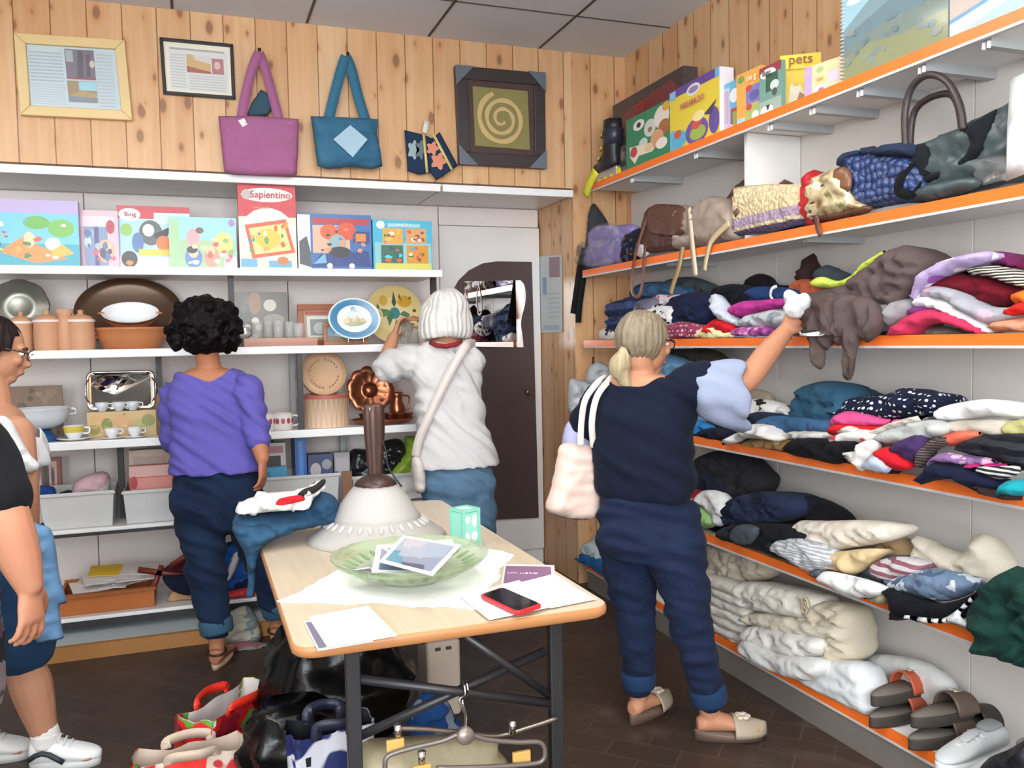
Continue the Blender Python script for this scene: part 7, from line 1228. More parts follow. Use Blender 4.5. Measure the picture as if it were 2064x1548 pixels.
def hand(mb, w, d, nn, side, curl=.5, k=1., spread=.06):
    """w wrist, d pointing direction, nn palm normal, side: thumb direction sign along cross(d, nn)"""
    d = nrm(d); nn = nrm(nn-d*(nn@d)); t = np.cross(d, nn)*side; rr_ = []
    for a, hw, th in ((0, .024, .018), (.02, .03, .018), (.05, .038, .017), (.08, .040, .014), (.092, .036, .011)): rr_.append([w+d*a*k+t*hw*k*math.cos(q)+nn*th*k*math.sin(q) for q in [2*math.pi*i/16 for i in range(16)]])
    mb.loft(rr_)
    for i, (o_, ln) in enumerate(((.030, .072), (.010, .080), (-.011, .075), (-.031, .058))):
        b = w+d*.085*k+t*o_*k; fd = nrm(d+t*spread*(1.5-i)); p = [b-fd*.02*k]; ang = 0.; q = b; p.append(q)
        for j, fr in enumerate((.45, .3, .25)): ang += curl*(.7+.25*j)+.05*i*curl; q = q+(fd*math.cos(ang)+nn*math.sin(ang))*ln*fr*k; p.append(q)
        mb.tube(p, [.0095*k, .0095*k, .0088*k, .008*k, .0065*k], 10); mb.ell(p[-1], .0066*k, n=8)
    b = w+d*.018*k+t*.022*k; p = [b, b+(d*.5+t*.75+nn*.25)*.034*k, b+(d*.95+t*.95+nn*.5)*.048*k, b+(d*1.5+t*.95+nn*(.6+.4*curl))*.056*k]; mb.tube(p, [.016*k, .0125*k, .011*k, .0075*k], 10); mb.ell(p[-1], .0075*k, n=8)
def foot(mb, heel, toe, ank, lift=.012):
    h, t = np.array(heel, float), np.array(toe, float); h[2] = t[2] = lift; d = nrm(t-h); L = np.linalg.norm(t-h); s = np.array([d[1], -d[0], 0]); up = np.array([0, 0, 1.])
    mb.tube([ank, h+d*L*.16+up*.055], [.034, .034], 14); rr_ = []
    for a, w, z in ((.02, .022, .045), (.10, .033, .058), (.25, .033, .075), (.45, .036, .06), (.62, .043, .042), (.78, .046, .03), (.86, .043, .025)): rr_.append([h+d*L*a+s*w*math.cos(q)+up*(z/2+z/2*math.sin(q)+.002) for q in [2*math.pi*i/18 for i in range(18)]])
    mb.loft(rr_)
    for i in range(5): o_ = -.034+.017*i; ln = .985-.012*(i-1)**2*.6; mb.tube([h+d*L*.78+s*o_+up*.014, h+d*L*(.90)+s*o_*1.02+up*.014, h+d*L*ln*.99+s*o_*1.0+up*.010], [.010, .0095, .0075], 8)
    return h, d, L, s
def sole(par, h, d, L, s, mat, h0=.001, h1=.012, name='sole', wedge=0., k=1.):
    def ov(z, sc): return [h+d*L*(.5+.52*math.cos(q))+s*(.038+.008*math.cos(q))*sc*math.sin(q)*k+np.array([0, 0, z-h[2]+wedge*max(0, -math.cos(q))]) for q in [2*math.pi*i/30 for i in range(30)]]
    a = MB(); lo = [np.array([p[0], p[1], h0]) for p in ov(0, 1.0)]; a.loft([lo, ov(h1-.003, 1.05), ov(h1, 1.0)]); return a.build(name, mat, par)
def band(par, h, d, L, s, a0, a1, z0, hh, mat, name, k=1.12, tp=0.):
    r = []; N = 9
    for i in range(N+1):
        t = i/N; a = a0+(a1-a0)*t; w = .046*k*math.sqrt(max(.02, 1-tp*t**2.2)); H = hh*(1-(.22+.22*tp)*t); r.append([h+d*L*a+s*w*math.cos(q)+np.array([0, 0, z0-h[2]+H*math.sin(q)]) for q in [math.pi*j/14 for j in range(15)]]+[h+d*L*a+s*(w-.004)*math.cos(q)+np.array([0, 0, z0-h[2]+(H-.004)*math.sin(q)]) for q in [math.pi*j/14 for j in range(14, -1, -1)]])
    return MB().loft(r).build(name, mat, par)
UP = np.array([0, 0, 1.])
def hairball(name, c, M, rx, ry, rz, amp, fr, seed, mat, par, cut=None, sub=.006, ridg=0., extra=None):
    mb = MB(); mb.ell(c, rx, ry, rz, M=M, n=32)
    if extra: extra(mb)
    def fo(p):
        q = (p-c); v = amp*(_nz(q[0]*fr+seed, q[1]*fr, q[2]*fr)+.5*_nz(q[0]*fr*2.3, q[1]*fr*2.3+seed, q[2]*fr*2.3))
        if ridg: a = math.atan2(q@M[0], q@M[1]); v += ridg*(math.sin(a*23+3*_nz(q[2]*9, a*2, seed))*.6+.6*_nz(a*9, q[2]*6, seed))
        return v
    return skinned(mb, name, mat, par, sub, 3, fo, cut)
SK1 = skin('bf8a6c'); SK2 = skin('ac7456'); SK3 = skin('bd8a6c')
# ---- woman in navy reaching into the clothes shelf
def woman_navy():
    f = nrm([.70, .71, 0]); s = np.array([f[1], -f[0], 0]); D0 = 3.1; P = lambda u, v, d=D0: PD(u, v, d)
    heelR, toeR, heelL, toeL = PZ(1402, 1490, 0), PZ(1512, 1488, 0), PZ(1272, 1462, 0), PZ(1338, 1424, 0)
    dR = nrm(toeR-heelR); dL = nrm(toeL-heelL); toeR = heelR+dR*.235; toeL = heelL+dL*.235
    r = thing('person', (*(P(1310, 1300)[:2]), 0), 'blond woman with ponytail in navy top and blue trousers reaching up to the clothes shelf', 'person')
    hf = nrm(CR*.80+CF*.62-UP*.10); hu = nrm(UP-hf*(UP@hf)+.0*CR); hc = P(1301, 690, 3.1)
    mb = MB(); E, M = head(mb, hc, hf, hu, .98); chain(mb, [P(1285, 770), P(1290, 745), E(0, -.03, -.06)], [.062, .054, .052])
    L = [(P(1286, 752), .06, .05), (P(1297, 768), .145, .075), (P(1303, 800), .165, .09), (P(1300, 860), .155, .1), (P(1298, 930), .15, .1), (P(1303, 1010), .165, .11), (P(1308, 1080), .165, .12), (P(1310, 1110), .14, .10)]
    rings(mb, L, f, s); shR = P(1388, 778, 3.03); elR = P(1500, 768, 3.0); wrR = PX(1583, 668, 2.01); haR = PX(1598, 640, 2.02)
    chain(mb, [shR, (shR+elR)/2, elR, (elR*.45+wrR*.55), wrR], [.058, .052, .045, .042, .030])
    hd = nrm(haR-wrR); hand(mb, wrR, hd+np.array([.15, 0, 0]), np.array([.6, .6, .1]), -1, .75, .95)
    shL = P(1212, 800, 3.2); elL = P(1166, 895, 3.22); wrL = P(1190, 935, 3.42); chain(mb, [shL, elL, wrL], [.055, .044, .028]); hand(mb, wrL, nrm(P(1200, 925, 3.52)-wrL), f, 1, .6, .95)
    hipR, knR, anR = P(1358, 1090, 3.04), P(1388, 1235, 3.02), heelR+dR*.05+UP*.10; hipL, knL, anL = P(1262, 1090, 3.16), P(1280, 1225, 3.17), heelL+dL*.05+UP*.10
    for a in ((hipR, knR, anR), (hipL, knL, anL)): chain(mb, [a[0], a[1]*.6+a[0]*.4, a[1], a[1]*.5+a[2]*.5, a[2]], [.09, .07, .055, .05, .036])
    FR = foot(mb, heelR, toeR, anR, .030); FL_ = foot(mb, heelL, toeL, anL, .030); skinned(mb, 'body', SK1, r, .005, 5); face_parts(E, M, .98, r); glasses(E, r)
    for F_ in (FR, FL_):
        so = sole(r, *F_, plain('6a574c', .5), .001, .026, 'shoe_sole', .012); sb = band(r, *F_, .55, 1.06, .022, .068, plain('a39684', .5), 'shoe_strap', 1.26, .93)
        h, d, Ln, ss = F_; q = h+d*Ln*.70+UP*(.088-h[2]); mb = MB()
        for k in range(6): a = k*1.047; mb.ell(q+(d*math.cos(a)+ss*math.sin(a))*.018+UP*(-.006), .014, .014, .006, n=8)
        mb.build('flower', plain('d0c6b4', .5, .1), r)
    # navy top
    mb = MB(); L2 = [(P(1284, 754), .085, .06), (P(1296, 768), .158, .085), (P(1302, 795), .183, .105), (P(1299, 850), .184, .122), (P(1297, 920), .184, .128), (P(1300, 975), .185, .128), (P(1302, 1004), .172, .120)]
    rings(mb, L2, f, s, p=2.5); chain(mb, [shR, shR*.75+elR*.25], [.085, .09]); chain(mb, [P(1214, 806, 3.19), P(1180, 860, 3.21)], [.07, .066])
    cutN = lambda p: p[2] > P(1285, 772)[2] and np.linalg.norm((p-P(1284, 752))[:2]) < .085 and p[2] > (P(1250, 776)[2] if True else 0)
    skinned(mb, 'navy_top', C('171d2d'), r, .008, 6, wr(.016, (4, 4, 20), 3., (.5, -.3, .9)), lambda p: (p-P(1284, 748))@(p-P(1284, 748)) < .105**2 and p[2] > P(1284, 775)[2])
    # puffed sleeve and cuff
    ax = nrm(elR-shR); v0 = nrm(UP-ax*(UP@ax)); w0 = np.cross(ax, v0); mb = MB(); rr_ = []
    for t, a, b, dn in ((.0, .085, .085, -.012), (.18, .098, .10, -.02), (.5, .112, .115, -.035), (.85, .125, .11, -.055), (1.0, .122, .105, -.058), (1.0, .110, .093, -.056), (.6, .09, .09, -.035)):
        cc = shR+(elR-shR)*(t*.98+.05)+UP*dn; rr_.append([cc+v0*a*math.cos(q)+w0*b*math.sin(q)+ax*(.012*math.sin(q*5)*(t > .8)) for q in [2*math.pi*i/40 for i in range(40)]])
    sl = mb.loft(rr_).build('puffed_sleeve', C('939db6'), r, sub=1); 
    for v in sl.data.vertices: p = np.array(v.co)+WL[r.name]; v.co += Vector(nrm(p-(shR+ax*((p-shR)@ax))))*float(wr(.035, (16, 16, 16), 8.)(p))
    mb = MB(); chain(mb, [P(1174, 872, 3.215), P(1168, 892, 3.22)], [.068, .07]); skinned(mb, 'lilac_cuff', C('a8aacb'), r, .008, 3, wr(.006, (14, 14, 14), 2.))
    # trousers
    TR = C('202a44', 'fade', '1b243b', 1.); mb = MB(); L3 = [(P(1303, 990), .160, .115), (P(1304, 1015), .172, .125), (P(1308, 1060), .190, .14), (P(1312, 1100), .192, .14), (P(1312, 1125), .17, .12)]; rings(mb, L3, f, s)
    cR, cL = anR+UP*.045, anL+UP*.045
    for a, cu_, kk in ((hipR, cR, knR), (hipL, cL, knL)): chain(mb, [a+UP*-.01, a*.45+kk*.55, kk, kk*.45+cu_*.55, cu_], [.108, .096, .078, .068, .056])
    skinned(mb, 'trousers', TR, r, .008, 6, wr(.020, (7, 7, 26), 5., (.25, .1, 1.)), lambda p: p[2] < min(cR[2], cL[2])-.04)
    for cu_, kk in ((cR, knR), (cL, knL)): b = nrm(kk-cu_); MB().tube([cu_-b*.012, cu_-b*.006, cu_+b*.038, cu_+b*.045], [.061, .064, .066, .062], 24).build('trouser_cuff', C('233a5a'), r)
    # hair
    HM = hairmat('40372f', 'a89a80'); tie = E(0, -.10, -.045); tl = P(1256, 760, 3.05)
    hairball('hair', hc-hf*.022+hu*.018, M, .087, .104, .098, .006, 14, 2., HM, r, lambda p: (p-hc)@hf > .035 and (p-hc)@hu < .062 or (p-hc)@hu < -.075 or ((p-hc)@hf > .005 and (p-hc)@hu < -.005), .005, .0035)
    mb = MB(); chain(mb, [tie, tie*.6+tl*.4-CR*.012, tl*.8+tie*.2-CR*.012, P(1268, 778, 3.04)], [.022, .036, .034, .012]); skinned(mb, 'ponytail', hairmat('7a684c', 'cfc09c'), r, .005, 2, wr(.006, (50, 50, 8), 1.))
    MB().lathe([(.018, -.006), (.024, -.004), (.024, .004), (.018, .006)], tie, 16, axis=tie-hc).build('hair_tie', plain('1c1a1c', .6), r)
    MB().tube([wrR-hd*.02+(nrm(np.cross(hd, UP))*math.cos(q)+nrm(np.cross(hd, nrm(np.cross(hd, UP))))*math.sin(q))*.034 for q in [2*math.pi*i/20 for i in range(21)]], .0035, 6).build('bracelet', plain('d8b9ae', .3, .3), r)
    # white cloth in her hand, tote on her shoulder
    ww = PX(1602, 616, 2.0); mb = MB(); mb.ell(ww, .035, .04, .048, n=24); mb.ell(ww+np.array([0, .02, .03]), .03, .03, .03); mb.ell(ww+np.array([.01, -.03, .01]), .03, .035, .03)
    o = skinned(mb, 'white_cloth', WHT, None, .006, 2, wr(.016, (26, 26, 26), 4.)); tag(o, 'scrunched white cloth gripped in the raised hand of the blond woman', 'cloth')
    y = P(1155, 960, 3.16)[1]; b = thing('tote_bag', P(1155, 1048, 3.16), 'pale pink leather tote bag hanging from the shoulder of the blond woman', 'tote bag'); LE = plain('dfc6ba', .45, bump=.15)
    blob('bag_body', [(1131, 896), (1165, 893), (1199, 900), (1203, 950), (1212, 1025), (1196, 1045), (1165, 1048), (1120, 1040), (1100, 1022), (1112, 980), (1122, 930)], ('Y', y), .05, .05, .014, .006, LE, b, R=.05, k=3)
    q = lambda u, v, d: PD(u, v, d)
    strap(MB(), [q(1170, 898, 3.11), q(1172, 850, 3.10), q(1180, 805, 3.09), q(1204, 772, 3.10), q(1222, 760, 3.16)], .022, .005, 6, -CF).build('strap', plain('e6dcd4', .45), b); strap(MB(), [q(1196, 902, 3.10), q(1193, 850, 3.06), q(1203, 800, 3.06), q(1226, 768, 3.08), q(1240, 755, 3.14)], .022, .005, 6, -CF).build('strap', plain('e6dcd4', .45), b)
woman_navy()
# ---- woman in the purple sweater
def woman_purple():
    f = nrm([.10, .99, 0]); s = np.array([f[1], -f[0], 0]); D0 = 3.9; P = lambda u, v, d=D0: PD(u, v, d)
    heelL, heelR = PZ(433, 1352, 0), PZ(556, 1306, 0); dL, dR = nrm([.28, .96, 0]), nrm([.30, .95, 0]); toeL, toeR = heelL+dL*.235, heelR+dR*.19
    r = thing('person', (*(P(440, 1300)[:2]), 0), 'woman with curly black hair in purple sweater and rolled-up dark jeans', 'person')
    hf = nrm(f*.95+CR*.1-UP*.12); hu = nrm(UP-hf*(UP@hf)); hc = P(415, 660); mb = MB(); E, M = head(mb, hc, hf, hu); chain(mb, [P(424, 765), P(420, 735), E(0, -.03, -.06)], [.068, .054, .052])
    L = [(P(420, 742), .07, .055), (P(422, 756), .145, .075), (P(425, 785), .172, .09), (P(427, 840), .155, .1), (P(428, 900), .15, .1), (P(434, 960), .17, .115), (P(440, 1015), .175, .125), (P(442, 1045), .15, .10)]
    rings(mb, L, f, s); shR, elR, wrR = P(500, 785, 3.87), P(519, 880, 3.86), P(529, 925, 3.80); shL, elL, wrL = P(352, 795, 3.93), P(348, 885, 3.96), P(380, 915, 4.16)
    chain(mb, [shR, elR, wrR], [.054, .043, .029]); chain(mb, [shL, elL, wrL], [.054, .042, .028]); hand(mb, wrR, P(530, 970, 3.80)-wrR, -CR*1.0+CF*.1, 1, .35, .95); hand(mb, wrL, P(400, 905, 4.3)-wrL, f*.2+CR, 1, .5, .95)
    hipL, knL, anL = P(398, 1010, 3.9), P(414, 1130, 3.83), heelL+dL*.05+UP*.10; hipR, knR, anR = P(487, 1010, 3.95), P(533, 1130, 4.02), heelR+dR*.05+UP*.10
    for a in ((hipR, knR, anR), (hipL, knL, anL)): chain(mb, [a[0], a[1]*.6+a[0]*.4, a[1], a[1]*.5+a[2]*.5, a[2]], [.09, .07, .055, .05, .035])
    FL_ = foot(mb, heelL, toeL, anL, .022); FR = foot(mb, heelR, toeR, anR, .022); skinned(mb, 'body', SK2, r, .005, 5); face_parts(E, M, 1., r)
    for F_ in (FR, FL_):
        sole(r, *F_, plain('c9a58c', .5), .001, .018, 'sandal_sole'); band(r, *F_, .70, .84, .016, .045, plain('3a2a28', .5), 'sandal_strap')
        h, d, Ln, ss = F_; MB().tube([h+d*Ln*(.17+.15*math.cos(q))+ss*.040*math.sin(q)+UP*(.052+.010*math.cos(q)) for q in [2*math.pi*i/24 for i in range(25)]], .0055, 6).build('ankle_strap', plain('2a2022', .5), r)
    PUR = C('5f58a6'); mb = MB(); L2 = [(P(420, 744), .10, .06), (P(422, 757), .160, .085), (P(426, 785), .186, .105), (P(427, 840), .176, .118), (P(428, 895), .176, .120), (P(433, 930), .198, .138), (P(436, 950), .206, .146)]
    rings(mb, L2, f, s, p=2.5); chain(mb, [shR, elR, elR*.85+wrR*.15], [.066, .058, .056]); chain(mb, [shL, elL, elL*.7+wrL*.3], [.066, .056, .052])
    def vcut(p):
        u, v = proj(p); back = (p-P(424, 760))@f < .07
        return back and v < 770 and 352 < u < 478 and v < (770-abs(u-424)*(.34 if u < 424 else .62))
    skinned(mb, 'sweater', PUR, r, .007, 6, wr(.022, (3, 3, 22), 6., (.75, .1, 1.)), vcut)
    JM = C('1e2d46', 'fade', '19253b', 1.2); mb = MB(); rings(mb, [(P(435, 938), .165, .112), (P(438, 958), .188, .128), (P(441, 1000), .205, .145), (P(443, 1040), .198, .14), (P(445, 1062), .16, .115)], f, s); cL, cR = anL+UP*.075, anR+UP*.07
    for a, cu_, kk in ((hipR, cR, knR), (hipL, cL, knL)): chain(mb, [a, a*.45+kk*.55, kk, kk*.4+cu_*.6, cu_], [.115, .106, .092, .076, .064])
    skinned(mb, 'jeans', JM, r, .008, 6, wr(.022, (6, 6, 20), 9., (.5, .1, 1.)), lambda p: p[2] < min(cR[2], cL[2])-.04)
    for cu_, kk in ((cR, knR), (cL, knL)): b = nrm(kk-cu_); MB().tube([cu_-b*.022, cu_-b*.014, cu_+b*.034, cu_+b*.042], [.068, .072, .074, .069], 24).build('jeans_cuff', C('3b5a70'), r)
    def ex(mb_):
        rn = random.Random(4)
        for k in range(120):
            a, t = rn.uniform(0, 6.28), rn.uniform(-.75, .9); rr_ = .115*math.sqrt(max(0, 1-t*t*.75))+.015; mb_.ell(hc-hf*.028+M[0]*rr_*1.16*math.cos(a)+M[1]*rr_*math.sin(a)*.95+hu*(t*.125-.012), rn.uniform(.014, .024), n=10)
    hairball('hair', hc-hf*.028+hu*.005, M, .140, .128, .138, .010, 30, 4., hairmat('070507', '151012'), r, lambda p: (p-hc)@hf > .062 and abs((p-hc)@M[0]) < .07 and (p-hc)@hu < .07, .006, 0., ex)
woman_purple()
# ---- white-haired woman
def woman_white():
    f = nrm([.0, 1., 0]); s = np.array([1., 0, 0]); D0 = 4.3; P = lambda u, v, d=D0: PD(u, v, d); g = lambda u, d=D0: np.array([*P(u, 900, d)[:2], 0.])
    r = thing('person', g(912), 'white-haired woman in white T-shirt and light jeans lifting a glass from the shelf', 'person')
    hf = nrm([-.35, .93, -.05]); hu = nrm(UP-hf*(UP@hf)); hc = P(897, 634); mb = MB(); E, M = head(mb, hc, hf, hu); chain(mb, [P(898, 705), P(898, 688), E(0, -.03, -.06)], [.066, .054, .052])
    rings(mb, [(P(897, 682), .06, .055), (P(897, 695), .135, .075), (P(898, 720), .160, .09), (P(902, 770), .15, .1), (P(908, 840), .148, .1), (P(914, 910), .165, .115), (P(918, 970), .17, .12), (P(920, 1000), .14, .10)], f, s)
    shL, elL, wrL = P(846, 722, 4.27), P(779, 742, 4.33), P(793, 680, 4.42); shR, elR, wrR = P(950, 728, 4.30), P(930, 745, 4.56), P(866, 660, 4.60)
    chain(mb, [shL, elL, wrL], [.054, .046, .030]); chain(mb, [shR, elR, wrR], [.054, .045, .029]); hand(mb, wrL, P(806, 645, 4.47)-wrL, CR*1.0+CF*.2, 1, .45, .95); hand(mb, wrR, P(838, 640, 4.56)-wrR, -UP+CF*.2-CR*.2, 1, .55, .95)
    hipL, hipR = P(893, 980, 4.3), P(957, 980, 4.3); aL, aR = g(893, 4.27)+UP*.10, g(962, 4.3)+UP*.10; kL, kR = hipL*.5+aL*.5+np.array([-.02, .02, .02]), hipR*.5+aR*.5+np.array([.02, .02, .02])
    for a in ((hipR, kR, aR), (hipL, kL, aL)): chain(mb, [a[0], a[1]*.6+a[0]*.4, a[1], a[1]*.5+a[2]*.5, a[2]], [.09, .07, .055, .05, .035])
    FL_ = foot(mb, aL*[1, 1, 0]-f*.05, aL*[1, 1, 0]+f*.10+np.array([-.02, 0, 0]), aL, .02); FR = foot(mb, aR*[1, 1, 0]-f*.05, aR*[1, 1, 0]+f*.10+np.array([.02, 0, 0]), aR, .02); skinned(mb, 'body', SK3, r, .005, 5); face_parts(E, M, 1., r, 'b8b4ae')
    for F_ in (FR, FL_): sole(r, *F_, plain('6d5a4c', .5), .001, .018, 'shoe_sole'); band(r, *F_, .5, .95, .015, .06, plain('8a7868', .5), 'shoe_upper')
    mb = MB(); rings(mb, [(P(896, 684), .085, .06), (P(896, 696), .150, .085), (P(898, 722), .176, .105), (P(902, 780), .170, .118), (P(908, 850), .178, .128), (P(916, 900), .200, .145), (P(920, 938), .218, .152)], f, s, p=2.5)
    chain(mb, [shL, shL*.35+elL*.65, shL*.05+elL*.95], [.075, .085, .082]); chain(mb, [shR, shR*.2+elR*.8], [.074, .078])
    skinned(mb, 'tshirt', C('cfcdce'), r, .008, 6, wr(.026, (3, 3, 20), 2., (.9, .2, .8)), lambda p: (p-P(897, 678))@(p-P(897, 678)) < .085**2)
    mb = MB(); rings(mb, [(P(915, 915), .165, .12), (P(918, 945), .185, .135), (P(922, 985), .19, .14), (P(922, 1015), .16, .115)], f, s)
    for a, k_, q in ((hipL, kL, aL), (hipR, kR, aR)): chain(mb, [a, a*.45+k_*.55, k_, k_*.4+q*.6, q+UP*-.02], [.105, .096, .084, .078, .072])
    skinned(mb, 'jeans', C('64829c', 'fade', '56748f', 1.2), r, .008, 6, wr(.018, (6, 6, 22), 4., (.4, .1, 1.)), lambda p: p[2] < .05)
    MB().tube([P(868, 690, 4.19), P(880, 696, 4.17), P(900, 698, 4.165), P(920, 694, 4.18), P(928, 688, 4.2)], .012, 10).build('red_collar', C('8a2f38'), r)
    def ex(mb_): rings(mb_, [(P(897, 610), .10, .11), (P(897, 640), .128, .122), (P(898, 668), .136, .122), (P(898, 682), .125, .105)], hf, M[0])
    hairball('hair', hc-hf*.02+hu*.03, M, .108, .112, .10, .006, 12, 7., hairmat('c2bfba', 'eceae6'), r, lambda p: (p-hc)@hf > .06 and abs((p-hc)@M[0]) < .075 and (p-hc)@hu < .07, .006, .004, ex)
    # shoulder bag worn across the back
    b = thing('crossbody_bag', P(842, 1000, 4.16), 'cream crossbody bag worn by the white-haired woman, its strap across her back', 'bag'); CRM = plain('d3cac4', .5)
    pts = [P(957, 694, 4.28), P(944, 692, 4.205), P(930, 710, 4.165), P(905, 755, 4.148), P(880, 805, 4.14), P(860, 850, 4.14), P(845, 885, 4.15), P(838, 920, 4.17)]
    strap(MB(), pts, .042, .005, 6, -CF).build('strap', CRM, b); blob('bag_body', [(831, 924), (850, 924), (858, 960), (856, 990), (838, 992), (832, 960)], ('Y', P(842, 950, 4.16)[1]), .04, .05, .012, .004, CRM, b)
    gp = P(818, 672, 4.50); tag(MB().lathe([(.022, -.05), (.026, -.046), (.03, 0), (.036, .06), (.034, .06), (.027, 0), (.022, -.04), (.001, -.04)], gp, 24, axis=(.25, -.1, 1)).build('wine_glass', glassy('eef4f4', .02, 1., .55)), 'clear glass held up between the hands of the white-haired woman', 'glass')
woman_white()
# ---- woman at the left edge with white ruffled blouse
def woman_left():
    f = nrm(CR*.92+CF*.38)*[1, 1, 0]; f = nrm(f); s = np.array([f[1], -f[0], 0]); D0 = 2.98; P = lambda u, v, d=D0: PD(u, v, d)
    r = thing('person', (*(P(20, 1300)[:2]), 0), 'dark-haired woman with glasses in white off-shoulder blouse at the left edge', 'person')
    hf = nrm(CR*.82+CF*.45-UP*.22); hu = nrm(UP-hf*(UP@hf)); hc = P(-6, 705); mb = MB(); E, M = head(mb, hc, hf, hu, .98); chain(mb, [P(-15, 830), P(-14, 790), E(0, -.03, -.06)], [.066, .054, .052])
    rings(mb, [(P(-14, 815), .06, .05), (P(-8, 832), .13, .075), (P(-2, 865), .16, .09), (P(0, 930), .15, .1), (P(0, 1000), .145, .1), (P(5, 1080), .165, .115), (P(10, 1150), .17, .12), (P(12, 1180), .14, .1)], f, s)
    shR, elR, wrR = P(32, 872, 2.86), P(48, 985, 2.84), P(60, 1080, 2.9); shL, elL, wrL = P(-35, 870, 3.12), P(-30, 990, 3.2), P(-10, 1090, 3.2)
    chain(mb, [shR, elR, wrR], [.058, .046, .03]); chain(mb, [shL, elL, wrL], [.056, .044, .029]); hand(mb, wrR, P(70, 1160, 2.95)-wrR, -CF, -1, .4, .95); hand(mb, wrL, -UP, CR, 1, .4, .95)
    hl = PZ(62, 1552, 0); dR = nrm(CR*.97+CF*.2)*[1, 1, 0]; dR = nrm(dR); aR = hl+dR*.05+UP*.11; h2 = PZ(-75, 1538, 0); dL = dR; aL = h2+dL*.05+UP*.11
    hipR, hipL = P(22, 1150, 2.90), P(-5, 1150, 3.06); kR, kL = P(48, 1330, 2.9), P(-30, 1330, 3.05)
    for a in ((hipR, kR, aR), (hipL, kL, aL)): chain(mb, [a[0], a[1]*.6+a[0]*.4, a[1], a[1]*.62+a[2]*.38, a[2]], [.092, .078, .060, .066, .040])
    FR = foot(mb, hl, hl+dR*.22, aR, .02); FL_ = foot(mb, h2, h2+dL*.22, aL, .02); skinned(mb, 'body', skin('bb8a6e'), r, .005, 5); face_parts(E, M, .98, r); glasses(E, r, '4a4038')
    SH = plain('e6e8e8', .5, bump=.2, bs=120)
    for F_, an_ in ((FR, aR), (FL_, aL)):
        h, d, Ln, ss = F_; sole(r, *F_, plain('dcdedd', .5), .001, .028, 'trainer_sole', .008, 1.12); mb = MB(); rr_ = []
        for a, w, z in ((.0, .03, .085), (.06, .042, .10), (.2, .045, .10), (.38, .046, .085), (.6, .052, .065), (.82, .050, .050), (.97, .034, .038), (1.03, .012, .03)): rr_.append([h+d*Ln*a+ss*w*math.cos(q)+UP*(.018-h[2]+z/2+z/2*math.sin(q)) for q in [2*math.pi*i/20 for i in range(20)]])
        mb.loft(rr_).build('trainer_upper', SH, r, sub=1); chain(MB(), [an_-UP*.03, an_+UP*.015], [.046, .046]).build('sock', C('e4e2df'), r, smooth=True); mb = MB()
        for k in range(4): mb.tube([h+d*Ln*(.36+.08*k)-ss*.03+UP*(.09-.011*k), h+d*Ln*(.37+.08*k)+UP*(.108-.012*k), h+d*Ln*(.36+.08*k)+ss*.03+UP*(.09-.011*k)], .0035, 6)
        mb.build('laces', plain('cfd2d2', .7), r); MB().tube([h+d*Ln*(.05+.1*k)+ss*(.049+.002*k)+UP*(.035+.02*math.sin(k*.8)) for k in range(6)], .009, 8).build('side_stripe', plain('26323a', .5), r)
    mb = MB(); rings(mb, [(P(-2, 885), .172, .105), (P(0, 940), .168, .12), (P(0, 1010), .165, .118), (P(4, 1075), .18, .128)], f, s); skinned(mb, 'white_blouse', C('dde3e4'), r, .008, 5, wr(.010, (8, 8, 12), 3.))
    mb = MB(); n = 46; rr_ = []
    for z, ex_ in ((0, .0), (-.02, .02), (-.06, .04), (-.10, .05)):
        ring = []
        for j in range(n):
            q = 2*math.pi*j/n; c0 = P(4, 880)+UP*(z-.05*math.cos(q)*.4); ring.append(c0+s*(.215+ex_*.5+.008*math.sin(9*q)*(z < 0))*math.cos(q)+f*(.118+ex_*.6+.008*math.cos(9*q)*(z < 0))*math.sin(q)+UP*(.010*math.sin(7*q)))
        rr_.append(ring)
    mb.loft(rr_, cap=False).build('ruffle', C('e3eaec'), r, sub=1).modifiers.new('t', 'SOLIDIFY').thickness = .005
    mb = MB(); rings(mb, [(P(5, 1060), .17, .12), (P(10, 1110), .19, .14), (P(14, 1180), .20, .16), (P(14, 1215), .19, .15)], f, s)
    for a, k_ in ((hipR, kR), (hipL, kL)): chain(mb, [a, a*.5+k_*.5, a*.18+k_*.82], [.115, .112, .108])
    skinned(mb, 'denim_shorts', C('294666'), r, .008, 5, wr(.008, (9, 9, 14), 3.), lambda p: p[2] < P(50, 1318)[2]-.02 and False)
    blob('ruffle_sleeve', [(-10, 850), (6, 838), (24, 850), (40, 880), (60, 915), (79, 936), (72, 950), (50, 954), (20, 940), (0, 900)], ('Y', P(40, 900, 2.79)[1]), .03, .03, .010, .014, C('e3eaec'), r)
    o = blob('denim_jacket', [(58, 1062), (80, 1058), (102, 1066), (112, 1100), (120, 1160), (134, 1212), (120, 1222), (126, 1270), (128, 1286), (100, 1292), (70, 1290), (60, 1200)], ('Y', P(90, 1180, 2.80)[1]), .025, .025, .012, .010, C('6f9ac4'), None); tag(o, 'light blue denim jacket hanging down beside the woman with glasses', 'jacket')
    hairball('hair', hc-hf*.03+hu*.022, M, .092, .104, .098, .008, 16, 9., hairmat('181316', '2e2426'), r, lambda p: (p-hc)@hf > .045 and (p-hc)@hu < .058 or (p-hc)@hu < -.085 or ((p-hc)@hf > .015 and (p-hc)@hu < .0), .006, .003)
woman_left()
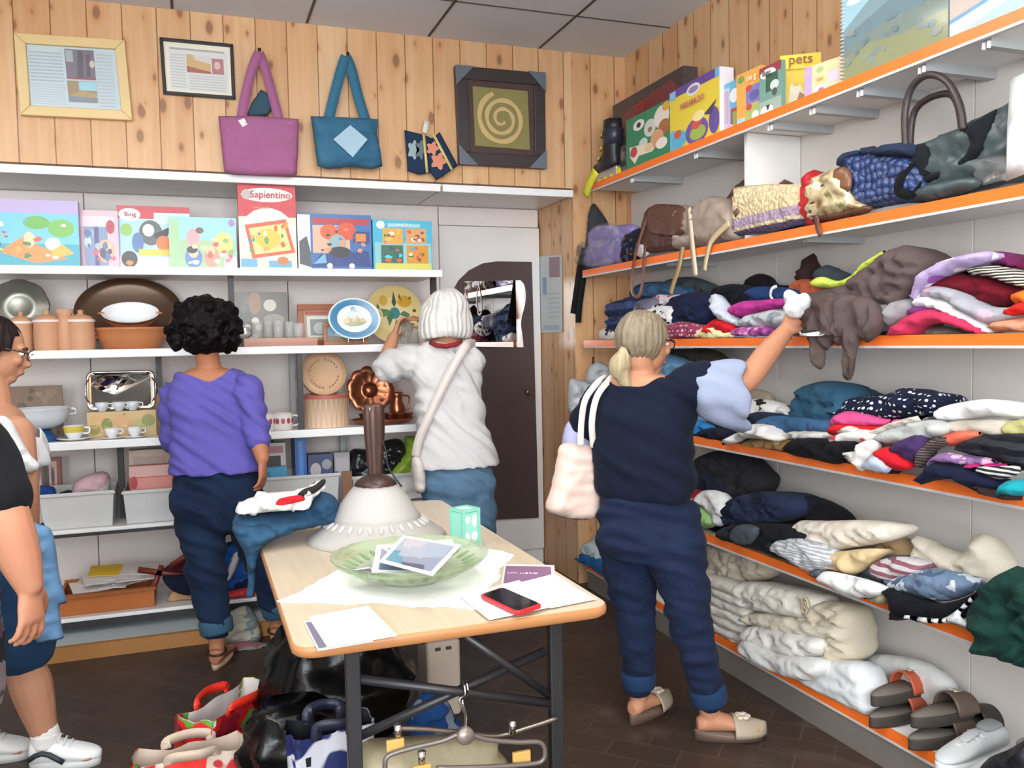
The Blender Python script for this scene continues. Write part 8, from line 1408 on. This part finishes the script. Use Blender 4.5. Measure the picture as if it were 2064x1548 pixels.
# ---- person in black T-shirt, cut by the left edge of the photo
def person_black():
    f = nrm(CR*.55+CF*.83)*[1, 1, 0]; f = nrm(f); s = np.array([f[1], -f[0], 0]); D0 = 2.2; P = lambda u, v, d=D0: PD(u, v, d); g = lambda u, d=D0: np.array([*P(u, 900, d)[:2], 0.])
    r = thing('person', g(-150), 'person in black T-shirt and dark floral shorts with arm hanging at the left edge', 'person')
    hf = nrm(f-UP*.1); hu = nrm(UP-hf*(UP@hf)); hc = P(-190, 640); mb = MB(); E, M = head(mb, hc, hf, hu); chain(mb, [P(-180, 800), P(-182, 760), E(0, -.03, -.06)], [.07, .06, .056])
    rings(mb, [(P(-178, 780), .07, .055), (P(-185, 830), .14, .08), (P(-175, 880), .17, .1), (P(-160, 930), .17, .11), (P(-155, 1020), .165, .11), (P(-150, 1100), .17, .12), (P(-148, 1180), .175, .125), (P(-148, 1220), .15, .11)], f, s)
    shR, elR, wrR = P(-48, 905, 2.14), P(14, 1050, 2.10), P(58, 1178, 2.12); shL, elL, wrL = P(-310, 860, 2.3), P(-330, 1040, 2.32), P(-310, 1200, 2.3)
    chain(mb, [shR, shR*.5+elR*.5, elR, elR*.45+wrR*.55, wrR], [.07, .064, .056, .050, .034]); chain(mb, [shL, elL, wrL], [.068, .054, .034]); hand(mb, wrR, P(68, 1290, 2.12)-wrR, -CR*1.0+CF*.25, 1, .38, 1.02, .09); hand(mb, wrL, -UP, CR, -1, .4)
    aR, aL = g(-110, 2.2)+UP*.1, g(-230, 2.28)+UP*.1; hipR, hipL = P(-105, 1200, 2.2), P(-215, 1200, 2.28); kR, kL = hipR*.5+aR*.5, hipL*.5+aL*.5
    for a in ((hipR, kR, aR), (hipL, kL, aL)): chain(mb, [a[0], a[1]*.6+a[0]*.4, a[1], a[1]*.6+a[2]*.4, a[2]], [.1, .08, .062, .062, .04])
    FR = foot(mb, aR*[1, 1, 0]-f*.05, aR*[1, 1, 0]+f*.19, aR, .02); FL_ = foot(mb, aL*[1, 1, 0]-f*.05, aL*[1, 1, 0]+f*.19, aL, .02); skinned(mb, 'body', skin('b98368'), r, .005, 5); face_parts(E, M, 1., r)
    for F_ in (FR, FL_): sole(r, *F_, plain('3a3634', .5), .001, .018, 'sandal_sole'); band(r, *F_, .55, .8, .015, .06, plain('2f2b2a', .5), 'sandal_strap')
    mb = MB(); rings(mb, [(P(-178, 782), .10, .065), (P(-185, 830), .155, .09), (P(-175, 880), .185, .115), (P(-160, 930), .192, .13), (P(-155, 1020), .19, .13), (P(-150, 1120), .195, .138)], f, s); chain(mb, [shR, shR*.55+elR*.45, shR*.28+elR*.72], [.085, .082, .080]); chain(mb, [shL, shL*.3+elL*.7], [.085, .08])
    skinned(mb, 'tshirt', C('1b1c20'), r, .008, 5, wr(.010, (7, 7, 12), 3.), lambda p: (p-P(-180, 772))@(p-P(-180, 772)) < .09**2)
    mb = MB(); rings(mb, [(P(-150, 1090), .180, .125), (P(-148, 1160), .195, .14), (P(-148, 1225), .19, .135)], f, s)
    for a, k_ in ((hipR, kR), (hipL, kL)): chain(mb, [a, a*.5+k_*.5, a*.3+k_*.7], [.115, .118, .12])
    skinned(mb, 'floral_shorts', C('26242b', 'patch', '8a8088', 1.6, 0., '5a4a52'), r, .008, 5, wr(.008, (9, 9, 14), 3.)); hairball('hair', hc-hf*.02+hu*.02, M, .09, .104, .10, .006, 16, 5., hairmat('2a211c', '4a3a30'), r, lambda p: (p-hc)@hf > .045 and (p-hc)@hu < .055 or (p-hc)@hu < -.05)
person_black()
